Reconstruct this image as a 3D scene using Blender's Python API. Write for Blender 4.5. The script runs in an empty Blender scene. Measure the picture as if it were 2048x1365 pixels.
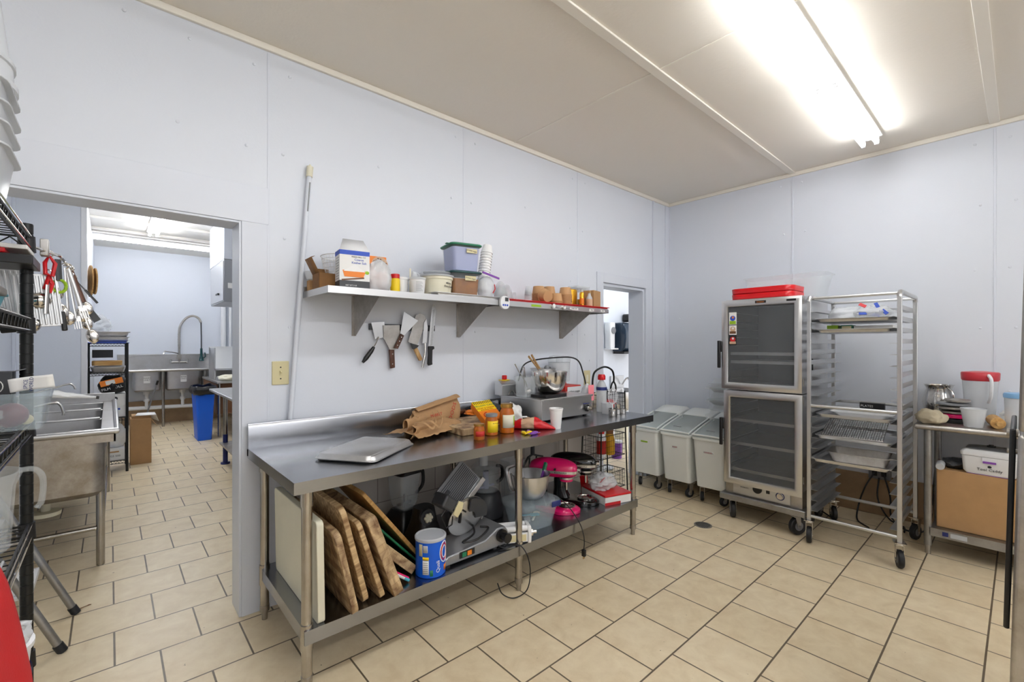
import bpy, math, random
from mathutils import Vector, Matrix, Euler, noise
R = math.radians
PI = math.pi
col = bpy.context.scene.collection
scn = bpy.context.scene

# ------------------------------------------------------------------ camera, world, exposure
cam_d = bpy.data.cameras.new('camera')
cam_d.sensor_width = 36.0
cam_d.lens = 906.0 / 2048.0 * 36.0
cam_d.shift_y = 7.5 / 2048.0
cam_d.clip_start = 0.02
cam = bpy.data.objects.new('camera', cam_d)
col.objects.link(cam)
cam.location = (0, 0, 1.45)
YAW = math.atan2(1020.0, 906.0)            # the long wall runs along +X, this far right of the view axis
cam.rotation_euler = (R(90), 0, YAW - R(90))
scn.camera = cam

w = bpy.data.worlds.new('world'); scn.world = w; w.use_nodes = True
w.node_tree.nodes['Background'].inputs[0].default_value = (0.98, 0.98, 1.0, 1)
w.node_tree.nodes['Background'].inputs[1].default_value = 1.2
scn.view_settings.view_transform = 'Standard'
scn.view_settings.look = 'None'
scn.view_settings.gamma = 1.0
scn.view_settings.use_curve_mapping = False
scn.view_settings.exposure = 0.74
TUBE = 12.5          # strength of the fluorescent tubes

# ------------------------------------------------------------------ mesh builder
class MB:
    def __init__(self):
        self.v = []; self.f = []; self.m = []; self.mi = 0
    def add(self, vs, fs, M=None):
        b = len(self.v)
        for p in vs:
            p = Vector(p)
            if M is not None: p = M @ p
            self.v.append(p)
        for f in fs:
            self.f.append([i + b for i in f]); self.m.append(self.mi)
        return self
    def box(self, x0, x1, y0, y1, z0, z1, M=None):
        vs = [(x0,y0,z0),(x1,y0,z0),(x1,y1,z0),(x0,y1,z0),(x0,y0,z1),(x1,y0,z1),(x1,y1,z1),(x0,y1,z1)]
        fs = [(0,3,2,1),(4,5,6,7),(0,1,5,4),(1,2,6,5),(2,3,7,6),(3,0,4,7)]
        return self.add(vs, fs, M)
    def cbox(self, c, s, rot=(0,0,0)):
        M = Matrix.Translation(c) @ Euler(rot).to_matrix().to_4x4()
        return self.box(-s[0]/2, s[0]/2, -s[1]/2, s[1]/2, -s[2]/2, s[2]/2, M)
    def rings(self, rings, cap0=True, cap1=True, closed=True, M=None):
        n = len(rings[0]); vs = []; fs = []
        for r in rings: vs += list(r)
        for i in range(len(rings) - 1):
            for j in range(n if closed else n - 1):
                a = i*n + j; b = i*n + (j+1) % n
                fs.append((a, b, b+n, a+n))
        if cap0: fs.append(tuple(reversed(range(n))))
        if cap1: fs.append(tuple((len(rings)-1)*n + j for j in range(n)))
        return self.add(vs, fs, M)
    def cyl(self, p0, p1, r0, r1=None, n=16, cap=True):
        if r1 is None: r1 = r0
        p0 = Vector(p0); p1 = Vector(p1); d = (p1-p0).normalized()
        a = d.orthogonal().normalized(); b = d.cross(a)
        rg = []
        for p, r in ((p0,r0),(p1,r1)):
            rg.append([p + a*(r*math.cos(2*PI*k/n)) + b*(r*math.sin(2*PI*k/n)) for k in range(n)])
        return self.rings(rg, cap, cap)
    def tube(self, pts, r, n=8, closed=False, sx=1.0):
        pts = [Vector(p) for p in pts]; N = len(pts); rg = []
        prev = None
        for i, p in enumerate(pts):
            if closed: d = (pts[(i+1)%N] - pts[i-1])
            elif i == 0: d = pts[1]-pts[0]
            elif i == N-1: d = pts[-1]-pts[-2]
            else: d = (pts[i+1]-pts[i]).normalized() + (pts[i]-pts[i-1]).normalized()
            if d.length < 1e-9: d = Vector((0,0,1))
            d.normalize()
            if prev is None: a = d.orthogonal().normalized()
            else:
                a = prev - d*prev.dot(d)
                a = a.normalized() if a.length > 1e-6 else d.orthogonal().normalized()
            prev = a; b = d.cross(a)
            rr = r[i] if isinstance(r, (list, tuple)) else r
            rg.append([p + a*(rr*math.cos(2*PI*k/n)) + b*(rr*sx*math.sin(2*PI*k/n)) for k in range(n)])
        if closed: rg.append(rg[0])
        return self.rings(rg, not closed, not closed)
    def lathe(self, prof, n=24, c=(0,0,0), M=None, cap0=True, cap1=True):
        rg = [[(c[0]+max(r,1e-4)*math.cos(2*PI*k/n), c[1]+max(r,1e-4)*math.sin(2*PI*k/n), c[2]+z) for k in range(n)] for r, z in prof]
        return self.rings(rg, cap0, cap1, True, M)
    def prism(self, out, z0, z1, M=None):
        return self.rings([[(x,y,z0) for x,y in out], [(x,y,z1) for x,y in out]], True, True, True, M)
    def sphere(self, c, r, n=16, m=10, s=(1,1,1), M=None):
        prof = [(r*math.sin(PI*i/m), -r*math.cos(PI*i/m)) for i in range(m+1)]
        rg = [[(c[0]+max(q,1e-4)*math.cos(2*PI*k/n)*s[0], c[1]+max(q,1e-4)*math.sin(2*PI*k/n)*s[1], c[2]+z*s[2]) for k in range(n)] for q, z in prof]
        return self.rings(rg, True, True, True, M)
    def grid(self, nx, ny, fn, M=None):
        vs = [fn(i/nx, j/ny) for j in range(ny+1) for i in range(nx+1)]
        fs = [(j*(nx+1)+i, j*(nx+1)+i+1, (j+1)*(nx+1)+i+1, (j+1)*(nx+1)+i) for j in range(ny) for i in range(nx)]
        return self.add(vs, fs, M)
    def tub(self, w, d, h, r, taper=0.9, t=0.003, rim=0.008, rimh=0.006, z0=0.0, M=None, solid=False):
        """open container: bottom w*taper, mouth w x d, rounded corners"""
        def ring(W, D, z, rr): return [(x, y, z) for x, y in rrect(W, D, rr)]
        k = taper
        rg = [ring(w*k, d*k, z0, r*k), ring(w, d, z0+h-rimh, r), ring(w+2*rim, d+2*rim, z0+h-rimh, r+rim), ring(w+2*rim, d+2*rim, z0+h, r+rim)]
        if not solid:
            rg += [ring(w-2*t, d-2*t, z0+h, max(r-t,0.001)), ring(w*k-2*t, d*k-2*t, z0+t, max(r*k-t,0.001))]
        return self.rings(rg, True, True, True, M)
    def rod(self, pts, r=0.002, n=6): 
        return self.tube(pts, r, n)

def rrect(w, d, r, n=5):
    r = min(r, w/2-1e-4, d/2-1e-4); o = []
    for cx, cy, a in ((w/2-r, d/2-r, 0), (-w/2+r, d/2-r, 90), (-w/2+r, -d/2+r, 180), (w/2-r, -d/2+r, 270)):
        for i in range(n+1):
            t = R(a + 90.0*i/n); o.append((cx + r*math.cos(t), cy + r*math.sin(t)))
    return o

def arc(c, r, a0, a1, n, plane='xz'):
    o = []
    for i in range(n+1):
        t = R(a0 + (a1-a0)*i/n); u, v = r*math.cos(t), r*math.sin(t)
        o.append((c[0]+u, c[1], c[2]+v) if plane == 'xz' else ((c[0], c[1]+u, c[2]+v) if plane == 'yz' else (c[0]+u, c[1]+v, c[2])))
    return o

def spline(pts, n=8):
    P = [Vector(p) for p in pts]; P = [P[0]*2-P[1]] + P + [P[-1]*2-P[-2]]; o = []
    for i in range(1, len(P)-2):
        for k in range(n):
            t = k/n; a,b,c,d = P[i-1],P[i],P[i+1],P[i+2]
            o.append(0.5*((2*b)+(c-a)*t+(2*a-5*b+4*c-d)*t*t+(3*b-a-3*c+d)*t**3))
    o.append(P[-2]); return o

def build(name, mb, mats, parent=None, loc=None, rot=None, bevel=0, seg=2, smooth=40, solid=0, sub=0):
    me = bpy.data.meshes.new(name)
    me.from_pydata([tuple(v) for v in mb.v], [], mb.f)
    if not isinstance(mats, (list, tuple)): mats = [mats]
    for m in mats: me.materials.append(m)
    if len(mats) > 1: me.polygons.foreach_set('material_index', mb.m)
    me.update()
    o = bpy.data.objects.new(name, me); col.objects.link(o)
    if parent is not None: o.parent = parent
    if loc is not None: o.location = loc
    if rot is not None: o.rotation_euler = rot
    if smooth:
        me.polygons.foreach_set('use_smooth', [True]*len(me.polygons))
        me.set_sharp_from_angle(angle=R(smooth))
    if solid:
        m = o.modifiers.new('solid', 'SOLIDIFY'); m.thickness = solid; m.offset = 0
    if bevel:
        m = o.modifiers.new('bevel', 'BEVEL'); m.width = bevel; m.segments = seg; m.limit_method = 'ANGLE'; m.angle_limit = R(50); m.harden_normals = False
    if sub:
        m = o.modifiers.new('sub', 'SUBSURF'); m.levels = sub; m.render_levels = sub
    return o

def tag(o, label, cat, group=None):
    o['label'] = label; o['category'] = cat
    if group: o['group'] = group
    return o
def thing(name, label, cat, loc=(0,0,0), rot=(0,0,0), group=None):
    o = bpy.data.objects.new(name, None); col.objects.link(o)
    o.empty_display_size = 0.05
    o.location = loc; o.rotation_euler = rot
    return tag(o, label, cat, group)
def single(name, mb, mats, label, cat, loc=(0,0,0), rot=(0,0,0), group=None, **k):
    return tag(build(name, mb, mats, None, loc, rot, **k), label, cat, group)
def struct(name, mb, mats, parent=None, **k):
    o = build(name, mb, mats, parent, **k)
    if parent is None: o['kind'] = 'structure'
    return o
ORD = ['topmost', 'second', 'third', 'fourth', 'fifth', 'sixth', 'seventh', 'eighth', 'ninth', 'tenth', 'eleventh', 'twelfth', 'thirteenth', 'fourteenth', 'fifteenth', 'sixteenth']
def nth(k, n):
    """k-th from the bottom of n, in words"""
    return 'topmost' if k == n-1 else ('bottommost' if k == 0 else ORD[n-1-k] + ' from the top')
def copy_tree(o, loc=None, rot=None, label=None):
    c = o.copy(); col.objects.link(c)
    if loc is not None: c.location = loc
    if rot is not None: c.rotation_euler = rot
    if label: c['label'] = label
    for ch in list(o.children):
        d = ch.copy(); col.objects.link(d); d.parent = c
        for g in list(ch.children):
            e = g.copy(); col.objects.link(e); e.parent = d
    return c
def text(s, parent, loc, right, up, size, mat, name='lettering', align='CENTER', extrude=0.0004, sx=1.0):
    cu = bpy.data.curves.new(name, 'FONT'); cu.body = s; cu.size = size; cu.extrude = extrude
    cu.align_x = align; cu.align_y = 'CENTER'; cu.resolution_u = 2
    cu.materials.append(mat)
    tmp = bpy.data.objects.new(name, cu)
    me = bpy.data.meshes.new_from_object(tmp)
    bpy.data.objects.remove(tmp)
    o = bpy.data.objects.new(name, me); col.objects.link(o)
    if not me.materials: me.materials.append(mat)
    r = Vector(right).normalized(); u = Vector(up); u = (u - r*u.dot(r)).normalized(); n = r.cross(u)
    M = Matrix(((r.x*sx,u.x,n.x,loc[0]),(r.y*sx,u.y,n.y,loc[1]),(r.z*sx,u.z,n.z,loc[2]),(0,0,0,1)))
    o.parent = parent; o.matrix_local = M
    return o
def crumple(c, s, seed, amp=0.25, n=3, freq=2.2, squash=True, flat=0.0):
    """crumpled bag-like blob resting on its base"""
    mb = MB(); N, K = 40, 24; rg = []
    for i in range(K+1):
        ph = PI*i/K; ring = []
        for k in range(N):
            th = 2*PI*k/N
            d = Vector((math.sin(ph)*math.cos(th), math.sin(ph)*math.sin(th), -math.cos(ph)))
            q = d*freq + Vector((seed*7.3, seed*1.7, 0))
            f = 1 + amp*noise.noise(q) + amp*0.6*abs(noise.noise(q*2.3)) + amp*0.35*abs(noise.noise(q*5.1))
            p = Vector((d.x*s[0]/2*f, d.y*s[1]/2*f, d.z*s[2]/2*f))
            if squash: p.z = max(p.z, -s[2]/2*0.8)
            ring.append((c[0]+p.x, c[1]+p.y, c[2]+p.z + s[2]/2*0.8))
        rg.append(ring)
    mb.rings(rg, True, True)
    return mb

# ------------------------------------------------------------------ materials
def _mat(name):
    m = bpy.data.materials.new(name); m.use_nodes = True
    nt = m.node_tree; b = nt.nodes['Principled BSDF']
    return m, nt, b
def lin(c):
    """sRGB 0-255 to linear"""
    o = []
    for x in c[:3]:
        x /= 255.0; o.append(x/12.92 if x <= 0.04045 else ((x+0.055)/1.055)**2.4)
    return (*o, 1)
def plain(name, rgb, rough=0.5, metal=0.0, bump=0.0, bscale=60, spot=0.0, sscale=6, alpha=1.0, coat=0.0, spec=0.5, trans=0.0):
    m, nt, b = _mat(name); c = lin(rgb)
    b.inputs['Base Color'].default_value = c
    b.inputs['Roughness'].default_value = rough; b.inputs['Metallic'].default_value = metal
    b.inputs['Alpha'].default_value = alpha; b.inputs['Coat Weight'].default_value = coat
    b.inputs['Specular IOR Level'].default_value = spec
    b.inputs['Transmission Weight'].default_value = trans
    if bump or spot:
        tc = nt.nodes.new('ShaderNodeTexCoord')
    if bump:
        n = nt.nodes.new('ShaderNodeTexNoise'); n.inputs['Scale'].default_value = bscale; n.inputs['Detail'].default_value = 4
        nt.links.new(tc.outputs['Object'], n.inputs['Vector'])
        bp = nt.nodes.new('ShaderNodeBump'); bp.inputs['Strength'].default_value = bump; bp.inputs['Distance'].default_value = 0.003
        nt.links.new(n.outputs['Fac'], bp.inputs['Height']); nt.links.new(bp.outputs['Normal'], b.inputs['Normal'])
    if spot:
        n = nt.nodes.new('ShaderNodeTexNoise'); n.inputs['Scale'].default_value = sscale; n.inputs['Detail'].default_value = 6; n.inputs['Roughness'].default_value = 0.6
        nt.links.new(tc.outputs['Object'], n.inputs['Vector'])
        r = nt.nodes.new('ShaderNodeValToRGB')
        r.color_ramp.elements[0].position = 0.3; r.color_ramp.elements[1].position = 0.7
        r.color_ramp.elements[0].color = (c[0]*(1-spot), c[1]*(1-spot), c[2]*(1-spot), 1); r.color_ramp.elements[1].color = c
        nt.links.new(n.outputs['Fac'], r.inputs['Fac']); nt.links.new(r.outputs['Color'], b.inputs['Base Color'])
    return m
def steel(name, v=0.55, rough=0.3, stretch=(6, 6, 40), tint=(1, 1, 1), bump=0.012, dirt=0.0):
    m, nt, b = _mat(name)
    b.inputs['Metallic'].default_value = 1.0
    b.inputs['Base Color'].default_value = (v*tint[0], v*tint[1], v*tint[2], 1)
    tc = nt.nodes.new('ShaderNodeTexCoord'); mp = nt.nodes.new('ShaderNodeMapping')
    mp.inputs['Scale'].default_value = stretch
    n = nt.nodes.new('ShaderNodeTexNoise'); n.inputs['Scale'].default_value = 9; n.inputs['Detail'].default_value = 3
    nt.links.new(tc.outputs['Object'], mp.inputs['Vector']); nt.links.new(mp.outputs['Vector'], n.inputs['Vector'])
    mr = nt.nodes.new('ShaderNodeMapRange'); mr.inputs['To Min'].default_value = max(rough-0.04, 0.02); mr.inputs['To Max'].default_value = rough+0.07
    nt.links.new(n.outputs['Fac'], mr.inputs['Value']); nt.links.new(mr.outputs['Result'], b.inputs['Roughness'])
    if dirt:
        n2 = nt.nodes.new('ShaderNodeTexNoise'); n2.inputs['Scale'].default_value = 5; n2.inputs['Detail'].default_value = 8; n2.inputs['Roughness'].default_value = 0.7
        nt.links.new(tc.outputs['Object'], n2.inputs['Vector'])
        r = nt.nodes.new('ShaderNodeValToRGB'); r.color_ramp.elements[0].position = 0.35; r.color_ramp.elements[1].position = 0.65
        r.color_ramp.elements[0].color = (v*tint[0]*(1-dirt), v*tint[1]*(1-dirt*1.1), v*tint[2]*(1-dirt*1.25), 1)
        r.color_ramp.elements[1].color = (v*tint[0], v*tint[1], v*tint[2], 1)
        nt.links.new(n2.outputs['Fac'], r.inputs['Fac']); nt.links.new(r.outputs['Color'], b.inputs['Base Color'])
    if bump:
        bp = nt.nodes.new('ShaderNodeBump'); bp.inputs['Strength'].default_value = bump; bp.inputs['Distance'].default_value = 0.001
        nt.links.new(n.outputs['Fac'], bp.inputs['Height']); nt.links.new(bp.outputs['Normal'], b.inputs['Normal'])
    return m
def woody(name, a, b_, scale=(1.5, 14, 14), rough=0.6, blocks=False):
    m, nt, b = _mat(name)
    tc = nt.nodes.new('ShaderNodeTexCoord'); mp = nt.nodes.new('ShaderNodeMapping'); mp.inputs['Scale'].default_value = scale
    n = nt.nodes.new('ShaderNodeTexNoise'); n.inputs['Scale'].default_value = 3; n.inputs['Detail'].default_value = 8; n.inputs['Distortion'].default_value = 0.6
    nt.links.new(tc.outputs['Object'], mp.inputs['Vector']); nt.links.new(mp.outputs['Vector'], n.inputs['Vector'])
    r = nt.nodes.new('ShaderNodeValToRGB'); r.color_ramp.elements[0].position = 0.33; r.color_ramp.elements[1].position = 0.68
    r.color_ramp.elements[0].color = lin(a); r.color_ramp.elements[1].color = lin(b_)
    nt.links.new(n.outputs['Fac'], r.inputs['Fac'])
    out = r.outputs['Color']
    if blocks:
        mp2 = nt.nodes.new('ShaderNodeMapping'); mp2.inputs['Rotation'].default_value = (R(90), 0, 0)
        bk = nt.nodes.new('ShaderNodeTexBrick'); bk.inputs['Scale'].default_value = 1; bk.inputs['Brick Width'].default_value = 0.06; bk.inputs['Row Height'].default_value = 0.035
        bk.inputs['Mortar Size'].default_value = 0.0008
        bk.inputs['Color1'].default_value = (1,1,1,1); bk.inputs['Color2'].default_value = (0.84,0.80,0.76,1); bk.inputs['Mortar'].default_value = (0.6,0.52,0.45,1)
        nt.links.new(tc.outputs['Object'], mp2.inputs['Vector']); nt.links.new(mp2.outputs['Vector'], bk.inputs['Vector'])
        mx = nt.nodes.new('ShaderNodeMix'); mx.data_type = 'RGBA'; mx.blend_type = 'MULTIPLY'; mx.inputs['Factor'].default_value = 1
        nt.links.new(out, mx.inputs[6]); nt.links.new(bk.outputs['Color'], mx.inputs[7]); out = mx.outputs[2]
    nt.links.new(out, b.inputs['Base Color']); b.inputs['Roughness'].default_value = rough
    return m
def emit(name, rgb, s):
    m, nt, b = _mat(name); b.inputs['Base Color'].default_value = (0.9,0.9,0.9,1)
    b.inputs['Emission Color'].default_value = (*rgb, 1); b.inputs['Emission Strength'].default_value = s
    return m

M = {}
M['wall'] = plain('wall_paint', (222,227,236), 0.42, bump=0.12, bscale=90)
M['wall_b'] = plain('wall_trim_paint', (220,225,235), 0.35, bump=0.05, bscale=120)
M['ceil'] = plain('ceiling_paint', (234,228,217), 0.6, bump=0.35, bscale=45)
M['ceil_trim'] = plain('ceiling_trim_paint', (236,231,220), 0.5)
M['ceil2'] = plain('ceiling_white', (232,228,220), 0.5)
M['base'] = plain('baseboard_tan', (178,150,116), 0.6, spot=0.25)
M['steel'] = steel('brushed_steel', 0.62, 0.30)
M['steelx'] = steel('table_steel', 0.36, 0.22, (2,40,40), (0.95,0.98,1.05))
M['steeld'] = steel('dull_steel', 0.52, 0.36, (8,8,8), (1,0.97,0.93), dirt=0.35)
M['galv'] = steel('galvanised', 0.42, 0.42, (5,5,5), (0.98,0.99,1), dirt=0.3)
M['leg'] = steel('leg_steel', 0.5, 0.22, (10,10,1), (1,0.96,0.9), dirt=0.25)
M['alu'] = steel('aluminium', 0.62, 0.34, (20,20,2), (0.98,0.99,1.0))
M['aluw'] = steel('aluminium_pan', 0.72, 0.4, (3,3,3), (0.97,0.98,1), dirt=0.15)
M['chrome'] = plain('polished_steel', (214,211,207), 0.13, 1.0)
M['sinkm'] = steel('sink_steel', 0.55, 0.32, (4,4,4), (0.99,0.99,1), dirt=0.15)
M['sinkd'] = steel('sink_apron', 0.5, 0.4, (3,3,3), (1,0.93,0.83), dirt=0.4)
M['black'] = plain('black_plastic', (22,22,24), 0.35)
M['blackm'] = plain('black_coated_metal', (18,20,20), 0.38, 0.2)
M['rubber'] = plain('rubber', (28,30,34), 0.5)
M['dark'] = plain('dark_grey_plastic', (58,60,64), 0.45)
M['white'] = plain('white_plastic', (232,233,235), 0.35)
M['whitem'] = plain('white_enamel', (235,236,238), 0.25)
M['bin'] = plain('bin_plastic', (238,241,238), 0.4)
M['binlid'] = plain('bin_clear_lid', (226,236,234), 0.12, alpha=0.4)
M['clear'] = plain('clear_plastic', (225,232,236), 0.1, alpha=0.2)
M['clearb'] = plain('container_plastic', (225,232,236), 0.12, alpha=0.05)
M['clearblue'] = plain('bluish_clear_plastic', (205,222,232), 0.12, alpha=0.2)
M['jugred'] = plain('faded_red_lid', (196,52,62), 0.35)
M['clearw'] = plain('cloudy_plastic', (226,230,234), 0.25, alpha=0.62)
M['glass'] = plain('dusty_door_glass', (120,124,128), 0.12, alpha=0.30)
M['film'] = plain('plastic_film', (232,236,240), 0.15, alpha=0.6)
M['red'] = plain('red_plastic', (205,18,28), 0.3)
M['redcloth'] = plain('red_cloth', (200,14,22), 0.8, bump=0.3, bscale=200)
M['pink'] = plain('pink_enamel', (225,20,105), 0.16, coat=0.6)
M['blackgloss'] = plain('black_enamel', (12,12,14), 0.12, coat=0.6)
M['blue'] = plain('blue_bin_plastic', (0,92,215), 0.4)
M['navy'] = plain('navy_plastic', (28,42,110), 0.4)
M['green'] = plain('green_plastic', (28,120,84), 0.4)
M['dgreen'] = plain('dark_green_plastic', (16,70,72), 0.4)
M['lime'] = plain('lime_green', (150,190,30), 0.5)
M['yellow'] = plain('yellow_print', (240,205,20), 0.45)
M['orange'] = plain('orange_print', (235,130,30), 0.45)
M['orangefood'] = plain('orange_sauce', (196,104,22), 0.3, spot=0.3, sscale=40)
M['brownfood'] = plain('brown_filling', (158,98,22), 0.35, spot=0.4, sscale=25)
M['card'] = plain('cardboard', (184,144,98), 0.75, spot=0.12, sscale=10)
M['cardd'] = plain('dark_cardboard', (140,98,52), 0.75, spot=0.3, sscale=14)
M['kraft'] = plain('kraft_paper', (186,146,102), 0.7, spot=0.15, sscale=12, bump=0.4, bscale=30)
M['kraftcup'] = plain('kraft_cup_paper', (196,152,106), 0.6)
M['paper'] = plain('white_paper', (236,236,234), 0.6)
M['foam'] = plain('foam_cup', (240,240,240), 0.55)
M['cream'] = plain('cream_plastic', (226,222,200), 0.4)
M['ivory'] = plain('ivory_plastic', (214,204,160), 0.4)
M['whiteboard'] = plain('white_poly_board', (226,222,200), 0.55, spot=0.06, sscale=5)
M['wood'] = woody('worn_board', (136,102,66), (222,192,144))
M['wood2'] = woody('worn_end_board', (118,86,58), (224,198,154), (7,7,4), blocks=True)
M['wood3'] = woody('bamboo_board', (178,132,72), (214,172,108))
M['woodh'] = woody('walnut_handle', (62,34,22), (98,58,38), (10,10,3), 0.4)
M['bamboo'] = woody('bamboo_tool', (150,112,66), (204,166,112), (4,4,2))
M['purple'] = plain('purple', (130,70,170), 0.4)
M['lilac'] = plain('lilac_plastic', (160,168,205), 0.3)
M['pinkpaper'] = plain('pink_paper', (245,140,150), 0.6)
M['cloth'] = plain('tan_cloth', (196,184,158), 0.9, bump=0.5, bscale=120)
M['brass'] = plain('brass', (190,150,80), 0.3, 1.0)
M['tan'] = plain('tan_print', (205,170,140), 0.6)
M['brown'] = plain('brown_print', (110,70,40), 0.5)
M['textb'] = plain('dark_print', (30,32,40), 0.5)
M['textblue'] = plain('blue_print', (40,80,190), 0.5)
M['textred'] = plain('red_print', (190,40,30), 0.5)
M['gold'] = plain('gold_foil', (230,175,50), 0.25, 0.7)
M['mustard'] = plain('mustard', (200,150,30), 0.3)
M['grey'] = plain('grey_plastic', (130,132,136), 0.4)
M['onion'] = plain('onion', (120,40,60), 0.35, spot=0.3, sscale=20)
M['ltblue'] = plain('light_blue_plastic', (130,176,218), 0.4)
M['tube'] = emit('fluorescent_tube', (0.97, 0.985, 1.0), TUBE)
M['tubew'] = emit('wash_room_tube', (0.97, 0.98, 1.0), 24.0)
M['tubes'] = emit('side_room_fill_tube', (0.86, 0.95, 1.0), 15.0)
M['tubefill_row'] = emit('row_fill_tube', (0.97, 0.985, 1.0), 10.5)
M['tubefill_rear'] = emit('rear_fill_tube', (0.97, 0.985, 1.0), 30.0)
M['greyf'] = plain('slicer_grey', (150,152,156), 0.3, 0.6)
M['teal'] = plain('teal_plastic', (70,170,190), 0.4)

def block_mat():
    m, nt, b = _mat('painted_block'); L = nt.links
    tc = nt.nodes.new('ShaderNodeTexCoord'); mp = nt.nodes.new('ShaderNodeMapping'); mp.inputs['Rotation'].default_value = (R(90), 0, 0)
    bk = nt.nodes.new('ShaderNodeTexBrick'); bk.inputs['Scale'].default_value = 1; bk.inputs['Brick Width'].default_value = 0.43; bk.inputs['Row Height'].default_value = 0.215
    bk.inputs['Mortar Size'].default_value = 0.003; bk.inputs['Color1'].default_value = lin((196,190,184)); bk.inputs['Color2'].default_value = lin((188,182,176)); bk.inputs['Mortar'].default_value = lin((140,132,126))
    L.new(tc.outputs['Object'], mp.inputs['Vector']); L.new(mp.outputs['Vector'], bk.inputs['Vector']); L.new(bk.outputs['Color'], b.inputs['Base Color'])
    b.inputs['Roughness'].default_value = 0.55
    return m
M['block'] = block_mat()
def floor_mat():
    m, nt, b = _mat('floor_tile'); L = nt.links
    tc = nt.nodes.new('ShaderNodeTexCoord'); mp = nt.nodes.new('ShaderNodeMapping')
    mp.inputs['Location'].default_value = (-0.180, -0.112, 0)
    L.new(tc.outputs['Object'], mp.inputs['Vector'])
    bk = nt.nodes.new('ShaderNodeTexBrick')
    bk.offset = 0.5; bk.offset_frequency = 2
    bk.inputs['Scale'].default_value = 1.0; bk.inputs['Brick Width'].default_value = 0.3255; bk.inputs['Row Height'].default_value = 0.3255
    bk.inputs['Mortar Size'].default_value = 0.0042; bk.inputs['Mortar Smooth'].default_value = 0.15; bk.inputs['Bias'].default_value = 0.0
    bk.inputs['Color1'].default_value = lin((240,225,194)); bk.inputs['Color2'].default_value = lin((234,218,185)); bk.inputs['Mortar'].default_value = lin((112,100,82))
    L.new(mp.outputs['Vector'], bk.inputs['Vector'])
    n = nt.nodes.new('ShaderNodeTexNoise'); n.inputs['Scale'].default_value = 9; n.inputs['Detail'].default_value = 10; n.inputs['Roughness'].default_value = 0.65; n.inputs['Distortion'].default_value = 0.4
    L.new(tc.outputs['Object'], n.inputs['Vector'])
    r = nt.nodes.new('ShaderNodeValToRGB'); r.color_ramp.elements[0].position = 0.3; r.color_ramp.elements[1].position = 0.72
    r.color_ramp.elements[0].color = (0.83,0.78,0.72,1); r.color_ramp.elements[1].color = (1.0,1.0,1.0,1)
    L.new(n.outputs['Fac'], r.inputs['Fac'])
    mx = nt.nodes.new('ShaderNodeMix'); mx.data_type = 'RGBA'; mx.blend_type = 'MULTIPLY'; mx.inputs['Factor'].default_value = 1
    L.new(bk.outputs['Color'], mx.inputs[6]); L.new(r.outputs['Color'], mx.inputs[7])
    # sparse dirt specks
    n2 = nt.nodes.new('ShaderNodeTexNoise'); n2.inputs['Scale'].default_value = 34; n2.inputs['Detail'].default_value = 3
    L.new(tc.outputs['Object'], n2.inputs['Vector'])
    r2 = nt.nodes.new('ShaderNodeValToRGB'); r2.color_ramp.elements[0].position = 0.735; r2.color_ramp.elements[1].position = 0.76
    L.new(n2.outputs['Fac'], r2.inputs['Fac'])
    mx2 = nt.nodes.new('ShaderNodeMix'); mx2.data_type = 'RGBA'
    L.new(r2.outputs['Color'], mx2.inputs['Factor']); L.new(mx.outputs[2], mx2.inputs[6]); mx2.inputs[7].default_value = lin((120,100,75))
    L.new(mx2.outputs[2], b.inputs['Base Color'])
    b.inputs['Roughness'].default_value = 0.38
    bp = nt.nodes.new('ShaderNodeBump'); bp.inputs['Strength'].default_value = 0.5; bp.inputs['Distance'].default_value = 0.002; bp.invert = True
    L.new(bk.outputs['Fac'], bp.inputs['Height']); L.new(bp.outputs['Normal'], b.inputs['Normal'])
    return m
M['floor'] = floor_mat()

# ================================================================== THE ROOM
H = 3.10; WY = 2.76; WT = 0.18; RX = 4.91
ox0, ox1, oz = -1.3, 0.525, 2.11           # wide opening to the wash-up room
dx0, dx1, dz = 3.651, 4.413, 2.07          # narrow doorway
mb = MB(); mb.box(-2.2, 7.2, -3.4, 10.9, -0.06, 0.0); struct('floor', mb, M['floor'])
mb = MB(); mb.box(-2.2, RX+0.15, -3.4, WY+WT, H, H+0.08); ceiling = struct('ceiling', mb, M['ceil'])
mb = MB()
for y in (1.462, 0.135, -1.19):            # broad battens between the ceiling boards
    mb.box(-2.2, RX, y-0.028, y+0.028, H-0.012, H)
struct('trim_1', mb, M['ceil_trim'], bevel=0.003)
mb = MB()
for x in (2.462, 0.05):
    for y0, y1 in ((1.49, WY), (0.163, 1.434), (-1.16, 0.107)):
        mb.box(x-0.007, x+0.007, y0, y1, H-0.004, H)
struct('trim_2', mb, M['ceil_trim'])
mb = MB(); mb.box(-2.2, RX-0.02, WY-0.02, WY, H-0.035, H); mb.box(RX-0.02, RX, -3.4, WY, H-0.035, H)
struct('trim_3', mb, M['ceil_trim'], bevel=0.003)

def rivets(mb, pts, axis):
    for p in pts:
        if axis == 'y': mb.lathe([(0.009,0),(0.008,0.003),(0.004,0.005),(0.0,0.0055)], 8, M=Matrix.Translation(p) @ Matrix.Rotation(R(90),4,'X'), cap0=False)
        else: mb.lathe([(0.009,0),(0.008,0.003),(0.004,0.005),(0.0,0.0055)], 8, M=Matrix.Translation(p) @ Matrix.Rotation(R(-90),4,'Y'), cap0=False)
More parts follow.
